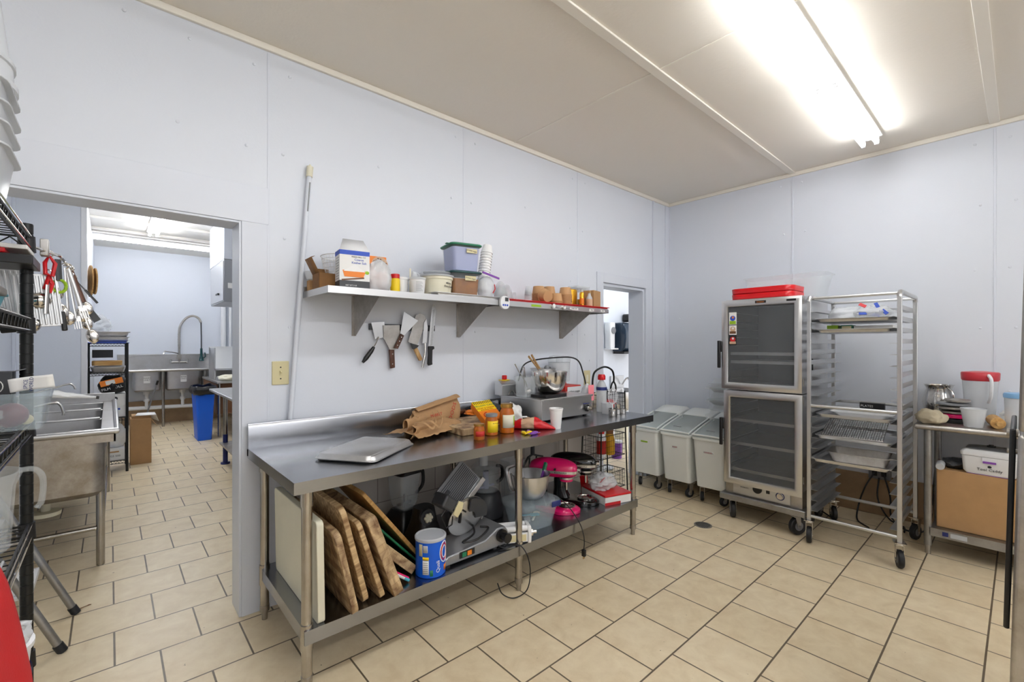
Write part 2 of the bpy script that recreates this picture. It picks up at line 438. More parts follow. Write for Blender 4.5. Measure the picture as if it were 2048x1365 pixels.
# long wall with both openings
mb = MB()
mb.box(-2.2, ox0, WY, WY+WT, 0, H); mb.box(ox0, ox1, WY, WY+WT, oz, H); mb.box(ox1, dx0, WY, WY+WT, 0, H)
mb.box(dx0, dx1, WY, WY+WT, dz, H); mb.box(dx1, RX+0.15, WY, WY+WT, 0, H)
rp = []
for sx in (0.655, 1.969, 3.271):
    for dx in (-0.09, 0.09):
        for z in (1.0, 1.52, 2.05, 2.55, 2.98):
            if z > 1.0 or sx > 1: rp.append((sx+dx+0.02*math.sin(z*9), WY, z+0.03*math.sin(sx*5+z*3)))
for x in (1.3, 2.6): 
    for z in (1.0, 1.5, 2.6): rp.append((x, WY, z))
for x, z in ((0.25,2.55),(0.05,3.0),(0.30,2.98),(3.45,1.3)): rp.append((x, WY, z))
rivets(mb, rp, 'y')
struct('wall_back', mb, M['wall'])
# right wall
mb = MB(); mb.box(RX, RX+0.15, -3.4, WY, 0, H)
rp = []
for sy in (1.466, 0.133, -1.2):
    for dy in (-0.09, 0.09):
        for z in (0.6, 1.08, 1.55, 2.0, 2.5, 2.98): rp.append((RX, sy+dy+0.015*math.sin(z*7), z+0.03*math.sin(sy*4+z)))
for y, z in ((2.62,1.75),(2.60,1.45),(2.60,1.2),(2.58,2.35)): rp.append((RX, y, z))
rivets(mb, rp, 'x')
struct('wall_right', mb, M['wall'])
mb = MB(); mb.box(-2.35, -2.2, -3.4, WY+WT, 0, H); struct('wall_left', mb, M['wall'])
mb = MB(); mb.box(-2.35, RX+0.15, -3.5, -3.4, 0, 1.5); struct('wall_fill_block', mb, M['wall'])   # unseen half-high wall added to block low fill light, world light enters above
# seam strips and casings
for i, x in enumerate((0.655, 1.969, 3.271)):
    mb = MB(); mb.box(x-0.006, x+0.006, WY-0.003, WY, (0.0 if i else 1.05), H-0.035); struct('trim_%d' % (4+i), mb, M['wall_b'], bevel=0.001)
mb = MB(); mb.box(ox0, 0.655, WY-0.006, WY, oz, oz+0.2); mb.box(ox1, 0.649, WY-0.006, WY, 0, oz); struct('trim_7', mb, M['wall_b'], bevel=0.002)
mb = MB(); mb.box(dx0-0.10, dx0, WY-0.014, WY, 0, dz+0.095); mb.box(dx0, dx1, WY-0.014, WY, dz, dz+0.095); mb.box(dx1, dx1+0.08, WY-0.014, WY, 0, dz)
struct('trim_8', mb, M['wall_b'], bevel=0.003)
mb = MB(); mb.box(4.553, 4.575, WY-0.018, WY, 0, H-0.035); mb.box(4.83, RX, WY-0.010, WY, 0, H-0.035); mb.box(RX-0.008, RX, WY-0.02, WY, 0, H-0.035)
struct('trim_9', mb, M['wall_b'], bevel=0.002)
for i, y in enumerate((1.466, 0.133)):
    mb = MB(); mb.box(RX-0.004, RX, y-0.007, y+0.007, 0.34, H-0.035); struct('trim_%d' % (10+i), mb, M['wall_b'], bevel=0.001)
mb = MB(); mb.box(RX-0.012, RX, -3.4, WY-0.02, 0, 0.335); struct('baseboard_right', mb, M['base'], bevel=0.003)
mb = MB(); mb.box(ox1-0.012, ox1, WY, WY+WT, 0, oz); mb.box(ox0, ox1-0.012, WY, WY+WT, oz-0.012, oz); struct('trim_12', mb, M['wall_b'], bevel=0.002)
mb = MB(); mb.box(dx1-0.02, dx1, WY+0.012, WY+WT+0.02, 0, dz); mb.box(dx0, dx1-0.02, WY+0.012, WY+WT+0.02, dz-0.03, dz); struct('trim_13', mb, M['wall_b'], bevel=0.003)

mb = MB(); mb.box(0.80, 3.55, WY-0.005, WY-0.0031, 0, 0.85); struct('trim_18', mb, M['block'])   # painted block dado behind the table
# wash-up room beyond the wide opening
Y2 = 10.66; H2 = 3.17
mb = MB(); mb.box(-1.6, 2.1, WY+WT, Y2+0.1, H2, H2+0.08); struct('ceiling_wash', mb, M['ceil2'])
mb = MB(); mb.box(-0.3, 1.9, Y2, Y2+0.1, 0, H2); 
for x in (0.585,): mb.box(x-0.006, x+0.006, Y2-0.004, Y2, 1.2, H2)
struct('wall_far', mb, M['wall'])
mb = MB(); mb.box(1.9, 2.0, WY+WT, Y2+0.1, 0, H2); struct('wall_wash_right', mb, M['wall'])
mb = MB(); mb.box(-0.85, -0.68, WY+WT, 6.25, 0, H2); struct('wall_wash_left', mb, M['wall'])
mb = MB(); mb.box(-0.85, -0.176, 6.25, 6.40, 0, H2); struct('wall_wash_end', mb, M['wall'])
mb = MB(); mb.box(-0.36, -0.20, 6.40, Y2, 0, H2); struct('wall_wash_inner', mb, M['wall'])
mb = MB(); mb.box(-0.215, -0.17, 6.24, 6.42, 0, H2); struct('trim_14', mb, M['white'], bevel=0.003)
mb = MB(); mb.box(-0.68, -0.655, 6.225, 6.25, 0, H2); struct('trim_15', mb, M['wall_b'], bevel=0.003)
mb = MB()
for y in (8.2, 8.95, 9.15): mb.box(-0.2, 1.9, y-0.03, y+0.03, H2-0.035, H2)
struct('trim_16', mb, M['ceil2'], bevel=0.004)
mb = MB(); mb.box(1.126, 1.9, 6.98, 8.1, 2.585, H2); struct('trim_17', mb, M['wall_b'], bevel=0.004)
mb = MB(); mb.box(-0.2, 1.9, Y2-0.012, Y2, 0, 0.42); struct('baseboard_far', mb, M['base'])

# small room beyond the narrow doorway
mb = MB(); mb.box(2.6, 7.2, 4.1, 4.2, 0, H); struct('wall_side_room_back', mb, M['wall'])
mb = MB(); mb.box(7.2, 7.3, WY+WT, 4.2, 0, H); struct('wall_side_room_right', mb, M['wall'])
mb = MB(); mb.box(2.5, 2.6, WY+WT, 4.2, 0, H); struct('wall_side_room_left', mb, M['wall'])
mb = MB(); mb.box(2.5, 7.3, WY+WT, 4.2, H, H+0.06); struct('ceiling_side_room', mb, M['ceil2'])

# ------------------------------------------------------------------ fluorescent fixtures
def fixture(name, label, loc, L, n_len, axis='x', w=0.15, spacing=0.085, drop=0.03, nt_=2, group=None, em='tube'):
    rz = 0 if axis == 'x' else R(90)
    t = thing('ceiling_light', label, 'light', loc, (0,0,rz), group)
    mb = MB()
    prof = [(-w/2, -0.02), (-w/2+0.012, 0.0), (w/2-0.012, 0.0), (w/2, -0.02), (w/2, -0.028), (0.03, -drop-0.012), (-0.03, -drop-0.012), (-w/2, -0.028)]
    mb.rings([[(-L/2, y, z) for y, z in prof], [(L/2, y, z) for y, z in prof]])
    build('housing', mb, M['whitem'], t, bevel=0.002)
    seg = L/n_len
    for i in range(n_len):
        xa = -L/2 + i*seg + 0.03; xb = -L/2 + (i+1)*seg - 0.03
        for s in ([-1, 1] if nt_ == 2 else [0]):
            mb = MB(); mb.cyl((xa, s*spacing/2, -drop-0.045), (xb, s*spacing/2, -drop-0.045), 0.0165, n=14)
            build('tube', mb, M[em], t)
            for xx, d in ((xa, -1), (xb, 1)):
                mb = MB(); mb.box(xx-(0.012 if d < 0 else 0), xx+(0.012 if d > 0 else 0), s*spacing/2-0.014, s*spacing/2+0.014, -drop-0.066, -drop-0.008)
                build('lamp_holder', mb, M['white'], t, bevel=0.003)
    return t
fixture('a', 'long twin-tube ceiling light with white housing above the main kitchen', (3.25, 0.79, H), 2.44, 2)
fixture('b', 'added twin-tube fill light continuing the row out of view', (0.55, 0.79, H), 2.44, 2, em='tubefill_row')  # unseen lamp added for extra light in the kitchen
fixture('e', 'added twin-tube fill light behind the camera out of view', (1.6, -1.6, H), 2.44, 2, em='tubefill_rear')  # added overhead fill lamp, never in view
fixture('c', 'single bright tube light across the far end of the wash-up room', (0.55, 9.45, H2), 1.9, 1, w=0.12, nt_=1, em='tubew')
fixture('d', 'twin-tube light over the wash-up room running towards the far wall', (0.49, 7.75, H2), 1.9, 1, 'y', em='tubew')
fixture('g', 'added twin-tube fill light just inside the wide opening, hidden by its header', (0.55, 4.6, H2), 1.2, 1, 'x', em='tubew')  # added lamp, out of sight, brightens the front of the wash-up room
fixture('f', 'added twin-tube fill light in the small side room, hidden by the wall', (5.1, 3.5, H), 1.22, 1, 'x', em='tubes')  # unseen lamp put in to light up the side room

# ================================================================== MAIN WORK TABLE
def pipe_leg(x, y, z1, r=0.0215, foot=True, mat=None, parent=None, z_sock=None):
    mb = MB(); mb.cyl((x,y,0.05), (x,y,z1), r, n=20); 
    if z_sock: mb.cyl((x,y,z_sock-0.05), (x,y,z_sock+0.055), r*1.18, n=20)
    mb.cyl((x,y,z1-0.07), (x,y,z1-0.01), r*1.2, n=20)
    o = build('leg', mb, mat or M['leg'], parent)
    if foot:
        f = MB(); f.cyl((x,y,0.0), (x,y,0.055), r*0.62, r*0.72, n=14); f.cyl((x,y,0.045), (x,y,0.075), r*1.08, n=20)
        build('foot', f, M['steeld'], o)
    return o
T = thing('work_table', 'long stainless steel work table with backsplash and lower shelf under the wall shelf', 'table', (0,0,0))
tx0, tx1, ty0, ty1, tz = 0.546, 3.18, 1.915, 2.735, 0.90
mb = MB()
mb.box(tx0, tx1, ty0, ty1-0.03, tz-0.003, tz); mb.box(tx0, tx1, ty0, ty0+0.004, tz-0.05, tz-0.003)
mb.box(tx0, tx0+0.004, ty0+0.004, ty1, tz-0.05, tz-0.003); mb.box(tx1-0.004, tx1, ty0+0.004, ty1, tz-0.05, tz-0.003)
mb.box(tx0+0.004, tx1-0.004, ty0+0.004, ty0+0.03, tz-0.05, tz-0.046)
build('tabletop', mb, M['steelx'], T)
mb = MB(); mb.rings([[(x, 2.705, 0.9), (x, 2.705, 1.015), (x, 2.713, 1.03), (x, 2.735, 1.03), (x, 2.735, 0.86), (x, 2.71, 0.86)] for x in (tx0, tx1)])
build('backsplash', mb, M['steelx'], T)
for x in (0.613, 1.807, 2.99):
    pipe_leg(x, 1.975, 0.85, parent=T, z_sock=0.235)
    pipe_leg(x, 2.66, 0.85, parent=T, z_sock=0.235)
mb = MB(); mb.box(0.60, 3.005, 1.95, 2.68, 0.270, 0.274)
for y in (1.945, 2.68): mb.box(0.60, 3.005, y, y+0.004, 0.215, 0.274)
for x in (0.596, 3.005): mb.box(x, x+0.004, 1.945, 2.684, 0.215, 0.274)
build('lower_shelf', mb, M['steelx'], T)
mb = MB(); mb.box(0.7, 3.05, 2.2, 2.24, 0.855, 0.895); build('crossbar', mb, M['steeld'], T)

# wall shelves: two in line on triangular brackets
def wall_shelf(x0, x1, brs, label, mat):
    S = thing('wall_shelf', label, 'shelf', (x0, WY, 1.755))
    L = x1-x0; mb = MB()
    mb.box(0, L, -0.40, -0.002, -0.003, 0); mb.box(0, L, -0.404, -0.40, -0.036, 0)
    mb.box(-0.003, 0, -0.404, -0.002, -0.036, 0); mb.box(L, L+0.003, -0.404, -0.002, -0.036, 0); mb.box(0, L, -0.006, -0.002, 0, 0.03)
    build('shelf_board', mb, mat, S)
    for bx in brs:
        b = MB(); q = bx-x0
        b.rings([[(q+s, -0.004, -0.004), (q+s, -0.36, -0.004), (q+s, -0.36, -0.03), (q+s, -0.03, -0.25), (q+s, -0.004, -0.25)] for s in (-0.0015, 0.0015)])
        b.box(q-0.014, q+0.014, -0.005, -0.002, -0.25, -0.004); b.box(q-0.012, q+0.012, -0.36, -0.01, -0.006, -0.0035)
        build('bracket', b, M['steeld'], S)
    return S
WS1 = wall_shelf(0.838, 2.005, (1.135, 1.918), 'long steel wall shelf holding the salt carton and food tubs', M['steel'])
WS2 = wall_shelf(2.012, 3.20, (3.03,), 'right-hand steel wall shelf lined with a red tray and paper cups', M['steel'])
for x, w, m in ((2.33, 0.10, 'lime'),): 
    mb = MB(); mb.box(x-2.012-w/2, x-2.012+w/2, -0.4052, -0.4042, -0.028, -0.012); lb = build('shelf_label', mb, M[m], WS2); lb['label'] = 'lime green shelf label'
for x, w, s in ((2.75, 0.10, 'BOWLS  LIDS'), (2.97, 0.06, 'SPICE'), (3.12, 0.055, 'OILS')):
    mb = MB(); mb.box(x-2.012-w/2, x-2.012+w/2, -0.4052, -0.4042, -0.028, -0.012); lb = build('shelf_label', mb, M['paper'], WS2); lb['label'] = 'white printed shelf label'
    text(s, lb, (x-2.012, -0.4056, -0.02), (1,0,0), (0,0,1), 0.011, M['textb'])
SZ = 1.756
# red tray on the second shelf
mb = MB(); mb.tub(1.16, 0.32, 0.014, 0.02, 0.98, 0.003, 0.012, 0.004)
single('serving_tray', mb, M['red'], 'long red tray lining the right-hand wall shelf', 'tray', (2.64, 2.525, SZ))
# kitchen timer clipped on the joint
t = thing('kitchen_timer', 'white oval digital timer with three blue buttons on the shelf joint', 'timer', (2.012, 2.351, 1.738))
mb = MB(); o = rrect(0.078, 0.088, 0.034, 6); mb.rings([[(x, -0.018, z) for x, z in o], [(x*1.03, -0.010, z*1.03) for x, z in o], [(x, 0.0, z) for x, z in o]]); build('body', mb, M['white'], t)
mb = MB(); mb.box(-0.003, 0.027, -0.0195, -0.018, 0.008, 0.034); build('display', mb, M['dark'], t)
for k in (-1, 0, 1):
    mb = MB(); mb.cyl((k*0.018, -0.0205, -0.018), (k*0.018, -0.018, -0.018), 0.0065, n=12); build('button', mb, M['textblue'], t)
# thermometers clipped on shelf edge
for i, (x, dz) in enumerate(((2.505, 0.0), (2.625, -0.006))):
    t = thing('dial_thermometer', ['round dial thermometer clipped left on the shelf edge', 'smaller dial thermometer clipped beside the first on the shelf edge'][i], 'thermometer', (x, 2.354, 1.742+dz))
    mb = MB(); mb.cyl((0,-0.012,0), (0,0,0), 0.019-0.004*i, n=20); build('rim', mb, M['chrome'], t)
    mb = MB(); mb.cyl((0,-0.0135,0), (0,-0.012,0), 0.015-0.004*i, n=20); build('dial', mb, M['paper'], t)
    mb = MB(); mb.cyl((0.01,-0.008,-0.004), (0.085,-0.012,-0.016), 0.002, n=6); build('probe', mb, M['chrome'], t)

# ---------------------------------------------------------------- things on the first shelf
# wire basket / white bowl at the left end
t = thing('sieve_basket', 'round white wire mesh basket behind the open brown carton', 'basket', (1.02, 2.62, SZ))
mb = MB()
for k in range(36):
    a = 2*PI*k/36; mb.tube([(0.075*math.cos(a), 0.075*math.sin(a), 0.005), (0.125*math.cos(a), 0.125*math.sin(a), 0.20)], 0.0014, 4)
for z in (0.005, 0.03, 0.055, 0.08, 0.105, 0.13, 0.155, 0.18): 
    r = 0.075+0.05*z/0.2; mb.tube([(r*math.cos(2*PI*k/28), r*math.sin(2*PI*k/28), z) for k in range(28)], 0.0014, 4, True)
build('mesh', mb, M['white'], t)
mb = MB(); mb.tube([(0.126*math.cos(2*PI*k/32), 0.126*math.sin(2*PI*k/32), 0.20) for k in range(32)], 0.003, 6, True); build('rim', mb, M['white'], t)
mb = MB(); mb.lathe([(0.02,0),(0.032,0.006),(0.042,0.04),(0.045,0.05),(0.042,0.05),(0.03,0.008)], 28, cap1=False)
single('plastic_bowl', mb, M['clearw'], 'small cloudy plastic bowl on the plain carton at the left shelf end', 'bowl', (0.868, 2.695, SZ+0.061))
# open cardboard carton
t = thing('cardboard_carton', 'small open brown carton with raised flaps on the wall shelf', 'box', (0.892, 2.575, SZ), (0,0,R(-2)))
mb = MB()
for a in ((-0.045,-0.043,-0.06,0.06),(0.043,0.045,-0.06,0.06),(-0.045,0.045,-0.06,-0.058),(-0.045,0.045,0.058,0.06)): mb.box(*a, 0, 0.085)
mb.box(-0.045,0.045,-0.06,0.06,0,0.003); build('body', mb, M['cardd'], t)
mb = MB(); mb.add([(-0.045,-0.06,0.085),(-0.045,0.06,0.085),(-0.085,0.06,0.165),(-0.085,-0.06,0.165),(-0.068,-0.06,0.172),(-0.068,0.06,0.172)], [(0,1,2,3),(3,2,5,4)]); build('flap', mb, M['cardd'], t, solid=0.002)
mb = MB(); mb.add([(-0.043,0.058,0.085),(0.045,0.058,0.085),(0.045,0.075,0.125),(-0.03,0.075,0.125)], [(0,1,2,3)]); build('flap', mb, M['cardd'], t, solid=0.002)
mb = MB(); mb.cbox((0,0,0.03), (0.045,0.045,0.06)); single('small_carton', mb, M['card'], 'small plain carton at the left end of the wall shelf', 'box', (0.866, 2.695, SZ), bevel=0.001)
# kosher salt carton
t = thing('salt_carton', 'white and blue coarse kosher salt carton with its lid flap open', 'box', (1.0, 2.45, SZ), (0,0,R(-8)))
w_, d_, h_ = 0.158, 0.105, 0.205
mb = MB(); mb.box(-w_/2, w_/2, -d_/2, d_/2, 0, h_); build('box_body', mb, M['paper'], t)
mb = MB(); mb.box(-w_/2-0.0005, w_/2+0.0005, -d_/2-0.0008, d_/2, h_-0.026, h_-0.002); build('blue_band', mb, M['textblue'], t)
mb = MB(); mb.box(-w_/2-0.0005, w_/2+0.0005, -d_/2-0.0008, d_/2, 0.0, 0.04); build('dark_band', mb, M['dark'], t)
mb = MB(); mb.add([(-w_/2, -d_/2, h_), (w_/2, -d_/2, h_), (w_/2-0.012, d_/2-0.02, h_+0.075), (-w_/2+0.035, d_/2-0.02, h_+0.075)], [(0,1,2,3)]); build('flap', mb, M['white'], t, solid=0.002)
mb = MB(); yy = -d_/2-0.0012
mb.add([(-0.055,yy,0.06),(0.045,yy,0.06),(0.06,yy,0.095),(-0.065,yy,0.095)], [(0,1,2,3)]); build('bowl_print', mb, M['orange'], t)
mb = MB(); mb.add([(-0.06,yy-0.0002,0.09),(0.055,yy-0.0002,0.09),(0.0,yy-0.0002,0.13)], [(0,1,2)]); build('salt_print', mb, M['foam'], t)
mb = MB(); mb.sphere((0.065, yy, 0.088), 0.012, 10, 6, (1,0.05,0.8)); build('leaf_print', mb, M['lime'], t)
mb = MB(); mb.cbox((-0.01,yy-0.0001,0.05), (0.12,0.0004,0.008), (0,R(-8),0)); build('spoon_print', mb, M['brown'], t)
text('FRESH MILL CO', t, (0.02,yy,0.169), (1,0,0), (0,0,1), 0.011, M['textb'])
text('Coarse\nKosher Salt', t, (0.022,yy,0.146), (1,0,0), (0,0,1), 0.017, M['textblue'])
text('NET WT 3 LB', t, (-0.02,yy-0.0004,0.014), (1,0,0), (0,0,1), 0.010, M['paper'])
for k in range(9):
    mb = MB(); mb.box(-w_/2-0.0010, -w_/2-0.0006, -0.036, 0.036-0.008*(k%3), 0.05+k*0.014, 0.053+k*0.014); build('fact_line', mb, M['grey'], t)
# orange granola packet
t = thing('granola_box', 'orange packet printed with chocolate granola leaning behind the plastic bag', 'box', (1.195, 2.60, SZ), (R(-6),0,R(-4)))
mb = MB(); mb.cbox((0,0,0.115), (0.155,0.045,0.23)); build('box_body', mb, M['orange'], t, bevel=0.002)
mb = MB()
random.seed(4)
for k in range(46):
    a = random.random()*6.28; r = math.sqrt(random.random())*0.042
    mb.sphere((0.035+r*math.cos(a), -0.024, 0.178+r*math.sin(a)*0.9), random.uniform(0.004,0.008), 6, 4, (1,0.3,1))
build('chocolate_print', mb, M['brown'], t)
mb = MB(); mb.cyl((0.035,-0.0232,0.178),(0.035,-0.0225,0.178),0.052,n=24); build('print_disc', mb, M['tan'], t)
text('CHOCOLATE\nGRANOLA', t, (-0.052,-0.0235,0.16), (0,0,1), (-1,0,0), 0.018, M['paper'])
mb = crumple((0,0,0), (0.145,0.12,0.185), 3, 0.22, freq=1.6)
single('plastic_bag', mb, M['film'], 'knotted clear plastic bag beside the salt carton', 'bag', (1.145, 2.44, SZ))
# small yellow jar, red lid box
t = thing('spice_jar', 'small yellow spice jar with red lid between bag and white tubs', 'jar', (1.262, 2.46, SZ))
mb = MB(); mb.lathe([(0.026,0),(0.028,0.005),(0.028,0.075),(0.024,0.085)], 20); build('body', mb, M['yellow'], t)
mb = MB(); mb.lathe([(0.026,0.0855),(0.026,0.11),(0.02,0.112)], 20); build('lid', mb, M['red'], t)
# two white tubs
for i, (x, y) in enumerate(((1.318, 2.50), (1.394, 2.43))):
    t = thing('plastic_tub', ['white lidded tub behind, left of the printed white tub', 'white printed deli tub with lid, front one of the two tubs'][i], 'tub', (x, y, SZ))
    mb = MB(); mb.lathe([(0.038,0),(0.040,0.003),(0.047,0.082),(0.047,0.086)], 28); build('body', mb, M['white'], t)
    mb = MB(); mb.lathe([(0.050,0.0865),(0.051,0.098),(0.047,0.1),(0.044,0.096)], 28); build('lid', mb, M['clearw' if i else 'white'], t)
    if i:
        for k in range(8):
            mb = MB(); a0 = -2.3; pts = [(0.0456*math.cos(a0+q*0.12), 0.0456*math.sin(a0+q*0.12), 0.018+k*0.0075) for q in range(9-(k%3))]
            mb.tube(pts, 0.0009, 4); build('print_line', mb, M['grey'], t)
t = thing('spatula', 'white plastic spatula and sheet standing up behind the white tubs', 'spatula', (1.44, 2.56, SZ))
mb = MB(); mb.box(-0.03,-0.018,-0.002,0.002,0,0.175); build('handle', mb, M['cream'], t, bevel=0.002)
mb = MB(); mb.grid(8, 8, lambda u, v: (-0.012+u*0.08, 0.01*math.sin(u*7+v*3), 0.03+v*0.13-u*0.02)); build('sheet', mb, M['film'], t, solid=0.001)
# dark tray under the tubs
mb = MB(); mb.tub(0.52, 0.27, 0.018, 0.02, 0.96, 0.002, 0.008, 0.003)
single('sheet_pan', mb, M['aluw'], 'aluminium sheet pan under the cream tub and brown food container', 'pan', (1.745, 2.50, SZ))
PZ = SZ+0.003
t = thing('round_container', 'round cream food container with handwriting on the wall shelf', 'tub', (1.56, 2.475, PZ))
mb = MB(); mb.lathe([(0.082,0),(0.086,0.004),(0.094,0.10),(0.1,0.102),(0.1,0.118),(0.094,0.118),(0.09,0.11),(0.088,0.09)], 40); build('body', mb, M['cream'], t)
mb = MB(); mb.lathe([(0.106,0.1185),(0.107,0.128),(0.09,0.13)], 40); build('lid', mb, M['clearw'], t)
text('white\nchocolate', t, (0.025,-0.0925,0.066), (1,0.25,-0.05), (0,0,1), 0.020, M['textb'])
mb = MB(); mb.lathe([(0.06,0),(0.085,0.018),(0.088,0.02),(0.088,0.023),(0.0,0.026)], 30); single('container_cover', mb, M['clearw'], 'clear round covers stacked on the round cream tub', 'cover', (1.575, 2.50, PZ+0.131))
mb = MB(); mb.tub(0.13, 0.10, 0.04, 0.02, 0.85, 0.002, 0.006, 0.003); single('deli_container', mb, M['clear'], 'small clear container wedged left of the stacked square containers', 'container', (1.60, 2.63, PZ+0.131))
def camsq(name, label, loc, w, d, h, body, liquid, liqh, lidm, rz=0):
    t = thing('food_container', label, 'container', loc, (0,0,rz))
    mb = MB(); mb.tub(w, d, h, 0.03, 0.88, 0.003, 0.004, 0.008); build('body', mb, M['clearb'], t, bevel=0.001)
    mb = MB(); k0 = 0.88; mb.rings([[(x,y,0.004) for x,y in rrect(w*k0-0.008,d*k0-0.008,0.024)], [(x,y,liqh) for x,y in rrect((w-0.012)*(k0+(1-k0)*liqh/h),(d-0.012)*(k0+(1-k0)*liqh/h),0.024)]]); build('contents', mb, M[liquid], t)
    mb = MB(); mb.rings([[(x,y,z) for x,y in rrect(w+q,d+q,0.034)] for q, z in ((0.016,h+0.0005),(0.022,h+0.004),(0.022,h+0.010),(0.012,h+0.014))])
    mb.cbox((-w/2-0.018, -d/2+0.03, h+0.006), (0.03,0.03,0.004)); build('lid', mb, M[lidm], t)
    return t
t = camsq('a', 'square clear container of brown filling with dark green lid', (1.755, 2.49, PZ), 0.205, 0.205, 0.155, 'clear', 'brownfood', 0.12, 'dgreen', R(-12))
mb = MB(); mb.box(-0.015,0.062,-0.1065,-0.1045,0.108,0.138); lb = build('tape_label', mb, M['ivory'], t, rot=(0,0,0)); text('brown sugar', lb, (0.024,-0.107,0.123), (1,0,-0.15), (0,0,1), 0.014, M['textb'])
t = camsq('b', 'square lilac container with green lid, topmost of the stack', (1.755, 2.49, PZ+0.1705), 0.205, 0.205, 0.165, 'clear', 'lilac', 0.155, 'green', R(-12))
mb = MB(); mb.box(-0.005,0.07,-0.1065,-0.1045,0.118,0.145); lb = build('tape_label', mb, M['ivory'], t); text('powder sugar', lb, (0.032,-0.107,0.132), (1,0,-0.15), (0,0,1), 0.013, M['textb'])
# leaning stack of paper cups: 16 nested
cupM = MB(); cupM.lathe([(0.030,0),(0.031,0.001),(0.042,0.055),(0.0435,0.056),(0.0435,0.059),(0.0405,0.059),(0.029,0.003)], 24, cap1=False)
base = None
for k in range(15):
    p = Vector((1.965, 2.52, 1.812)) + Vector((0.17, 0.02, 1)).normalized()*(0.0195*k)
    if base is None: base = build('paper_cup', cupM, M['foam']); c = base
    else: c = base.copy(); col.objects.link(c)
    c.location = p + Vector((0,0,0.075)); c.rotation_euler = (PI-R(1), R(9.5), 0)
    tag(c, 'white paper cup in the leaning stack on the shelf, '+nth(k,15), 'cup', 'leaning stack of white paper cups')
t = thing('zip_bag', 'clear zip bag of cups with purple seal under the leaning cup stack', 'bag', (1.955, 2.475, SZ+0.02))
mb = crumple((0,0,0), (0.13,0.10,0.165), 9, 0.12, freq=1.3); build('bag', mb, M['film'], t)
mb = MB(); mb.cbox((0.01,-0.045,0.152), (0.15,0.006,0.013), (0,R(12),0)); build('seal', mb, M['purple'], t)
mb = MB(); mb.tube([(0.02,-0.055,0.03),(0.035,-0.06,0.06),(0.03,-0.058,0.09)], 0.004, 6); build('red_print', mb, M['red'], t)

# ---------------------------------------------------------------- things on the second shelf
RZ = SZ + 0.0045
domeM = MB(); domeM.lathe([(0.048,0),(0.05,0.004),(0.047,0.02),(0.035,0.075),(0.016,0.10),(0.006,0.104),(0.0,0.104)], 24, cap0=False)
dm = None
for i, (x, y, n) in enumerate(((2.075, 2.46, 4), (2.165, 2.50, 3))):
    for k in range(n):
        if dm is None: dm = build('dome_lid', domeM, M['clear']); c = dm
        else: c = dm.copy(); col.objects.link(c)
        c.location = (x, y, RZ+0.012*k); c.rotation_euler = (0,R(3*i),0)
        tag(c, ['clear domed cup lid in the left pile on the red tray, ', 'clear domed cup lid in the pile second from the timer, '][i]+nth(k,n), 'lid', ['left pile of dome lids', 'second pile of dome lids'][i])
clM = MB(); clM.lathe([(0.032,0),(0.034,0.002),(0.042,0.09),(0.044,0.091),(0.044,0.094),(0.041,0.094)], 24, cap1=False)
cm = None
for i, (x, y, n, lab) in enumerate(((2.28, 2.56, 3, 'clear portion cup in the small pile behind the dome lids'), (2.405, 2.52, 5, 'clear plastic cup in the upside-down pile left of the kraft cups'))):
    for k in range(n):
        if cm is None: cm = build('clear_cup', clM, M['clear']); c = cm
        else: c = cm.copy(); col.objects.link(c)
        c.location = (x, y, RZ+0.096+0.010*k - (0.03 if i == 0 else 0)); c.rotation_euler = (PI,0,0)
        if i == 0: c.scale = (0.7,0.7,0.68)
        tag(c, lab+', '+nth(k,n), 'cup', ['small pile of portion cups','pile of clear cups'][i])
kM = MB(); kM.lathe([(0.042,0),(0.043,0.001),(0.052,0.058),(0.057,0.0585),(0.057,0.062),(0.0505,0.062),(0.041,0.004)], 28, cap1=False)
km = None
for i, (x, y, n, s) in enumerate(((2.528, 2.53, 9, 1.0), (2.668, 2.55, 10, 1.0), (2.81, 2.50, 10, 1.0), (2.62, 2.430, 4, 1.0))):
    for k in range(n):
        if km is None: km = build('kraft_bowl', kM, M['kraftcup']); c = km
        else: c = km.copy(); col.objects.link(c)
        c.location = (x, y, RZ+0.0625+[0.0108,0.0108,0.0108,0.0095][i]*k); c.rotation_euler = (PI,0,0)
        tag(c, 'kraft paper bowl in the '+['left tall stack', 'middle tall stack', 'right tall stack', 'short front stack'][i]+', '+nth(k,n), 'bowl', 'kraft bowls, '+['left stack', 'middle stack', 'right stack', 'short front stack'][i])
c = km.copy(); col.objects.link(c); c.location = (2.50, 2.40, RZ+0.058); c.rotation_euler = (R(-78), 0, R(-12)); tag(c, 'brown kraft bowl lying on its side with its round base showing', 'bowl')
# gold bags, spray, bottle
t = thing('foil_bag', 'gold foil bag leaning behind the small glass bottle', 'bag', (2.94, 2.53, RZ))
mb = MB(); mb.grid(10, 12, lambda u, v: ((u-0.5)*0.11, -0.02*math.sin(u*PI)*math.sin(min(v*1.3,1)*PI/2+0.4), v*0.16)); mb.grid(10, 12, lambda u, v: ((u-0.5)*0.11, 0.02+0.02*math.sin(u*PI), v*0.16)); build('bag', mb, M['gold'], t, solid=0.001)
t = thing('spray_can', 'slim yellow and silver can between foil bag and bottle', 'can', (2.965, 2.455, RZ))
mb = MB(); mb.lathe([(0.018,0),(0.019,0.003),(0.019,0.12),(0.012,0.132)], 20); build('body', mb, M['gold'], t)
mb = MB(); mb.lathe([(0.012,0.133),(0.012,0.15),(0.008,0.152)], 16); build('cap', mb, M['clearw'], t)
mb = MB(); mb.lathe([(0.0193,0.03),(0.0195,0.035),(0.0195,0.075),(0.0193,0.08)], 20, cap0=False, cap1=False); build('label_band', mb, M['orange'], t)
